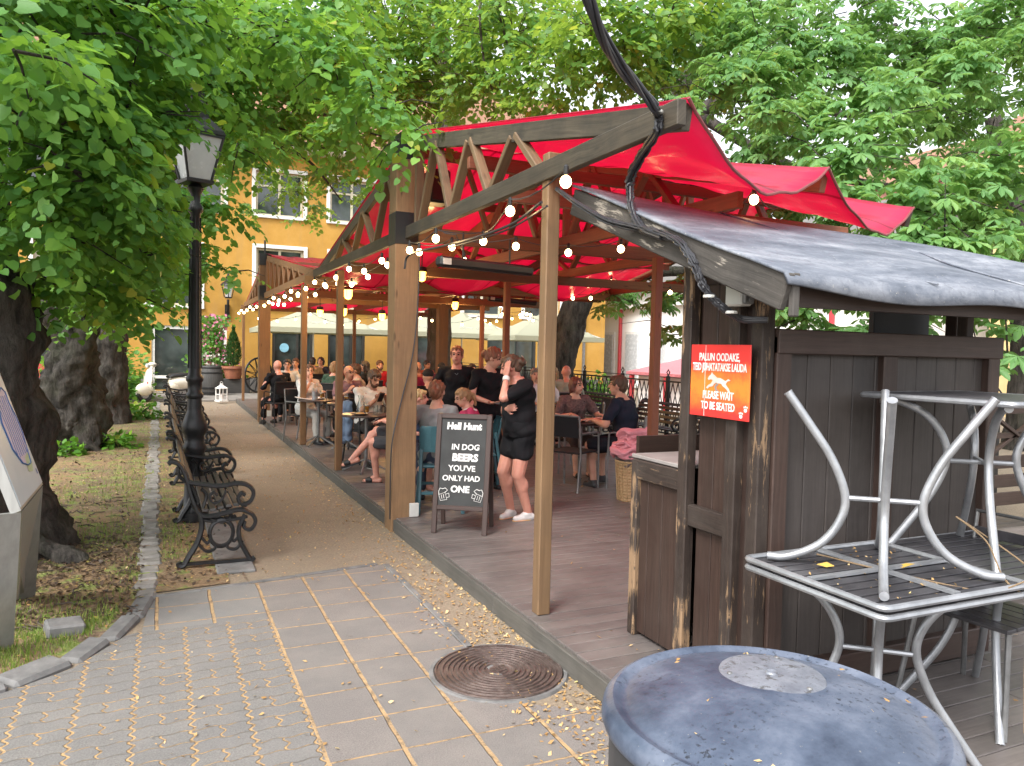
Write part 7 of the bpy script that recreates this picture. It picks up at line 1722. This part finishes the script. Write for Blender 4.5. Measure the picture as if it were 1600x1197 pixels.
person((2.70, 8.75, DZ), R(62), 'person mostly hidden behind the big post with bare legs crossed and black sandals', S=1.0, hip=.54, lean=2, hands=[(-.12,.3,.75),(.15,.3,.75)], feet=[(-.02,.40,0,-8),(-.02,.68,.22,0,(-.1,.8,-.25))], knees=[(-.1,1,.5),(.05,1,.6)],
    shirt=fab((.10,.10,.11),'dark_grey_tshirt'), sleeve=.6, bottom=fab((.05,.05,.055),'dark_shorts'), legcov=.85, shoes=('sandal', SAND, SAND), hair=HB['brown'], style='short', vox=.0085, skin='skin_pink')
place(pr_ac, (2.72, 8.74, DZ), R(62), 'dark armchair under the person behind the big post')
# ---- couple on the right
def x_navy(e, d):
    m = MB(); n = d['neck']; f = d['f']; P = [n+d['xr']*.13+d['up']*-.03, n+d['xr']*.06-d['up']*.22-f*.145, n-d['xr']*.10-d['up']*.42-f*.15]; m.tube(spline([n+d['xr']*.12+f*.06-d['up']*.06, n+d['xr']*.13-f*.04+d['up']*.0]+P[1:],5), .011, 6, flat=.4); m.build('strap', fab((.12,.10,.09),'strap_cloth'), e)
person((5.10, 7.74, DZ), R(36), 'man in navy t-shirt and shorts seen from behind at the couple\'s table, dark sneakers', S=1.02, hip=.56, lean=12, hyaw=8, fat=1.14, hands=[(-.20,.40,.80,(-.3,1,0)),(.14,.42,.79)], feet=[(-.24,.34,0,25),(.16,.40,0,-20)],
    shirt=fab((.016,.02,.035),'navy_tshirt'), sleeve=.62, bottom=fab((.014,.016,.024),'navy_shorts'), legcov=.92, shoes=('sneaker', M_plain('dark_grey_sneaker', (.05,.05,.055), .6), M_plain('dark_sole', (.10,.09,.085), .6)), hair=HB['brown'], style='short', vox=.0085, extras=x_navy)
place(pr_lt, (5.12, 7.70, DZ), R(36), 'grey sling armchair under the man in navy')
place(pr_sq, (4.86, 8.38, DZ), R(8), 'dark square table between the couple, an open menu on it')
def x_brown(e, d):
    m = MB(); n = d['neck']; m.tube(spline([n-d['xr']*.12-d['up']*.05+d['f']*.07, n-d['up']*.2+d['f']*.15, n+d['xr']*.13-d['up']*.38+d['f']*.12],5), .010, 6, flat=.4); m.build('strap', fab((.05,.03,.03),'strap_cloth'), e)
person((5.02, 9.0, DZ), R(172), 'woman in a brown patterned dress with auburn bob listening across the table', S=.94, hip=.55, lean=8, hyaw=34, fat=1.12, hands=[(-.22,.40,.80,(-.3,1,0)),(.14,.32,.80,(-.2,1,0))], feet=[(-.1,.4,0),(.1,.45,0)],
    shirt=M_plain('brown_patterned_cloth', (.17,.11,.10), .85, c2=(.055,.03,.032), scale=38), sleeve=.62, bottom=fab((.06,.035,.03),'brown_cloth'), legcov=1.4, skirt=True, shoes=('sandal', SAND, SAND), hair=HB['auburn'], style='bob', female=True, vox=.0085, extras=x_brown)
place(pr_ac, (5.02, 9.04, DZ), R(172), 'dark armchair under the woman in the brown dress')
place(pr_ac, (4.42, 7.9, DZ), R(-60), 'empty grey armchair turned away in front of the couple\'s table')
glassware('menu', (4.88, 8.30, DZ+.752), 'large open menu under the couple\'s hands')
bagp = onz(905, 640, .95)
# ---- diners in the middle distance
def diner(px, py, Y, face, label, zt=1.42, **kw):
    p = ony(px, py, Y); S = kw.pop('S', .97); return person((p.x, Y, DZ + min(0.06,max(-.12, p.z-zt)) if False else DZ), R(face), label, S=S, hip=.55, vox=.011, **kw)
CL = lambda *c: fab(c, 'cloth')
DN = [
 (437,563,15.9,20,'bald man in a black shirt seen from behind at the far left table',dict(style='bald',shirt=BK,sleeve=1.5,bottom=BK,legcov=1.8,skin='skin_pink')),
 (449,566,17.2,170,'man with glasses in a pale shirt facing the bald man in black',dict(style='short',hair=HB['dark'],glasses=True,shirt=CL(.5,.48,.42),sleeve=.6,bottom=BK,legcov=1.8)),
 (478,574,13.1,-150,'woman in a white top with sunglasses pushed up, hand to her mouth',dict(style='tuck',hair=HB['brown'],female=True,hyaw=-30,hands=[(-.1,.3,.85),(.10,.22,1.0,(-.3,.1,1),(0,-1,0),.7)],shirt=CL(.62,.61,.60),sleeve=.8,bottom=CL(.5,.48,.45),legcov=1.8)),
 (490,560,20.2,10,'dark haired man in a beige shirt seen from behind in the far middle',dict(style='short',hair=HB['dark'],shirt=CL(.34,.26,.14),sleeve=.6,bottom=BK,legcov=1.8)),
 (503,565,21.0,150,'dark haired diner beyond the beige shirted man\'s shoulder',dict(style='bob',hair=HB['dark'],female=True,shirt=CL(.03,.03,.04),sleeve=.6,bottom=BK,legcov=1.8)),
 (541,573,12.6,-165,'bald man with glasses in a mauve polo talking with his hands',dict(style='bald',glasses=True,skin='skin_tan',hands=[(-.12,.30,.86,(.3,.5,.8),(1,0,0),.5),(.14,.34,.88,(-.3,.5,.8),(-1,0,0),.5)],shirt=CL(.20,.12,.14),sleeve=.65,bottom=BK,legcov=.9,belly=1.15,hyaw=10)),
 (563,571,13.7,80,'man in a pale beige shirt in profile facing left behind the mauve polo',dict(style='short',hair=HB['brown'],shirt=CL(.44,.38,.27),sleeve=.7,bottom=BK,legcov=1.8)),
 (532,566,17.8,170,'diner in dark red glimpsed above the bald man in mauve',dict(style='short',hair=HB['dark'],shirt=CL(.12,.02,.02),sleeve=.6,bottom=BK,legcov=1.8)),
 (576,567,16.5,60,'woman with long dark hair dressed in black behind the beige shirted man',dict(style='long',hair=HB['dark'],female=True,shirt=BK,sleeve=.8,bottom=BK,legcov=1.8)),
 (592,563,17.5,180,'bearded man in a bright red t-shirt just left of the big post',dict(style='short',hair=HB['brown'],beard=HB['brown'],shirt=CL(.42,.02,.03),sleeve=.65,bottom=BK,legcov=1.8)),
 (652,558,16.5,175,'red faced man right of the big post behind the blond boy',dict(style='bald',skin='skin_tan',shirt=CL(.40,.12,.09),sleeve=.65,bottom=BK,legcov=1.8)),
 (645,578,14.2,175,'person in a wine red jersey right behind the big post',dict(style='short',hair=HB['dark'],shirt=CL(.28,.02,.06),sleeve=.8,bottom=BK,legcov=1.8,skin='skin_tan')),
 (672,602,10.9,5,'person in a black cap seen from behind, left of the standing waitress',dict(style='cap',hair=MT['black_soft'],shirt=BK,sleeve=.8,bottom=BK,legcov=1.8)),
 (688,565,16.0,180,'diner in a dark cap and plum shirt left of the waitress facing the camera',dict(style='cap',hair=MT['black_soft'],skin='skin_tan',shirt=CL(.08,.02,.05),sleeve=.65,bottom=BK,legcov=1.8)),
 (834,575,12.2,170,'grey haired diner half hidden behind the woman with the raised hand',dict(style='short',hair=HB['grey'],shirt=CL(.15,.17,.2),sleeve=.65,bottom=BK,legcov=1.8)),
 (846,582,11.6,180,'diner in a white t-shirt and dark cap right behind the thin near post',dict(style='cap',hair=MT['black_soft'],shirt=CL(.66,.65,.68),sleeve=.7,bottom=BK,legcov=1.8)),
 (868,577,13.6,120,'woman with wavy brown hair beyond the thin near post',dict(style='long',hair=HB['light'],female=True,shirt=CL(.4,.33,.28),sleeve=.7,bottom=BK,legcov=1.8)),
 (463,566,18.6,160,'diner in a blue grey shirt far behind the woman in white',dict(style='short',hair=HB['brown'],shirt=CL(.10,.14,.2),sleeve=.7,bottom=BK,legcov=1.8)),
 (520,568,15.4,-40,'blond diner in a dark green top beyond the bald man in mauve',dict(style='bob',hair=HB['light'],female=True,shirt=CL(.05,.09,.06),sleeve=.7,bottom=BK,legcov=1.8)),
 (735,572,15.2,185,'diner in an orange shirt between the two waitresses',dict(style='short',hair=HB['dark'],shirt=CL(.45,.17,.05),sleeve=.7,bottom=BK,legcov=1.8)),
 (627,572,19.0,170,'diner in a grey shirt directly behind the big post',dict(style='short',hair=HB['brown'],shirt=CL(.2,.2,.2),sleeve=.7,bottom=BK,legcov=1.8)),
 (664,568,18.6,200,'diner in an orange red shirt far behind the mother with red blond hair',dict(style='short',hair=HB['dark'],skin='skin_tan',shirt=CL(.42,.10,.05),sleeve=.7,bottom=BK,legcov=1.8)),
 (887,570,12.3,-15,'bald man in a pale green shirt seen from behind near the chestnut trunk',dict(style='bald',skin='skin_pink',shirt=CL(.34,.38,.30),sleeve=.8,bottom=CL(.2,.2,.18),legcov=1.8,belly=1.1,S=1.04)),
]
for px, py, Y, face, lb, kw in DN:
    kw.setdefault('shoes', ('sneaker', MT['black'], MT['black']))
    p = diner(px, py, Y, face, lb, **kw)
    x, y = p.location.x, p.location.y; f = R(face); pr = pr_ac if Y < 13.5 else pr_bl
    w = lb.split(); place(pr, (x+.02*math.sin(f), y-.02*math.cos(f), DZ), f, 'armchair under the ' + ' '.join(w[:12]))
for (x, y, Yk, lb) in [(2.62,11.75,'r','round dark table in front of the bald man in mauve'),(2.32,12.55,'r','round dark table with cutlery tin before the woman in white'),(2.70,16.5,'s','dark table between the bald man in black and the man with glasses'),(3.9,15.5,'s','dark table in the middle of the far diners'),(5.3,15.2,'s','dark table before the plum shirted diner in the cap'),(4.9,11.0,'s','dark table by the diner in the white t-shirt'),(6.0,13.2,'s','dark table before the bald man in pale green'),(3.6,19.6,'s','dark table farthest back on the deck'),(3.5,13.2,'s','dark table beside the beige shirted man in profile'),(3.05,11.6,'r','small round table just behind the bearded man')]:
    place(pr_rt if Yk == 'r' else pr_sq, (x, y, DZ), random.uniform(-.1,.1), lb)
for k, (x, y, kind, lb) in enumerate([(2.58,11.7,'beer_glass','glass of beer by the hands of the man in mauve'),(2.25,12.5,'cutlery_tin','silver cutlery tin on the table of the woman in white'),(2.38,12.6,'beer_glass','glass of beer beside the cutlery tin'),(2.2,12.68,'menu','folded menu on the table of the woman in white'),(2.62,16.4,'cutlery_tin','silver cutlery tin on the far left table'),(2.8,16.5,'beer_glass','glass of beer on the far left table'),(4.85,10.95,'water_glass','empty glass on the table of the diner in white'),(5.95,13.1,'water_glass','empty glass by the man in pale green')]):
    glassware(kind, (x, y, DZ+(.745 if x < 3 and y < 16 else .752)), lb)
for x, y, rz, lb in [(2.45,13.3,-60,'blue grey empty chair beside the woman in white'),(2.85,12.2,10,'black empty armchair before the man in mauve'),(5.6,9.6,60,'empty dark armchair behind the couple'),(3.3,14.4,180,'empty black armchair among the far diners'),(6.3,10.4,100,'empty dark armchair near the black bench')]:
    place(pr_bl if 'black' in lb else pr_ac, (x, y, DZ), R(rz), lb)
# white bag of linen on the bench beside the trunk
wb = empty('plastic_bag', (7.25,13.2,.58), 0, 'pale translucent plastic bag lying on the black bench by the trunk', 'bag')
m = MB(); cap_mesh(m, (0,0,.12),(.25,.1,.1),.14,.12); cap_mesh(m,(.1,0,.2),(.2,.05,.3),.09,.03); o = remeshed(m, 'body', .015, [M_plain('pale_plastic_film', (.55,.6,.62), .3)], wb, 2); wrinkle(o, .015, 18, 2)
for m, nm, c, mat, label in remesh_late:
    e = empty(nm, c, 0, label, 'blanket', 'fleece blankets piled on the basket'); o = remeshed(m, 'fleece', .007, [mat], e, 2); wrinkle(o, .006, 14, 3)
# prototypes that were never placed leave no stray object
for o in [pr_ac, pr_bl, pr_lt, pr_wc, pr_rt, pr_sq, bp, bp2, ct]:
    if o.get('label') in ('x', None):
        for c in list(bpy.data.objects):
            if c.parent == o: bpy.data.objects.remove(c)
        bpy.data.objects.remove(o)
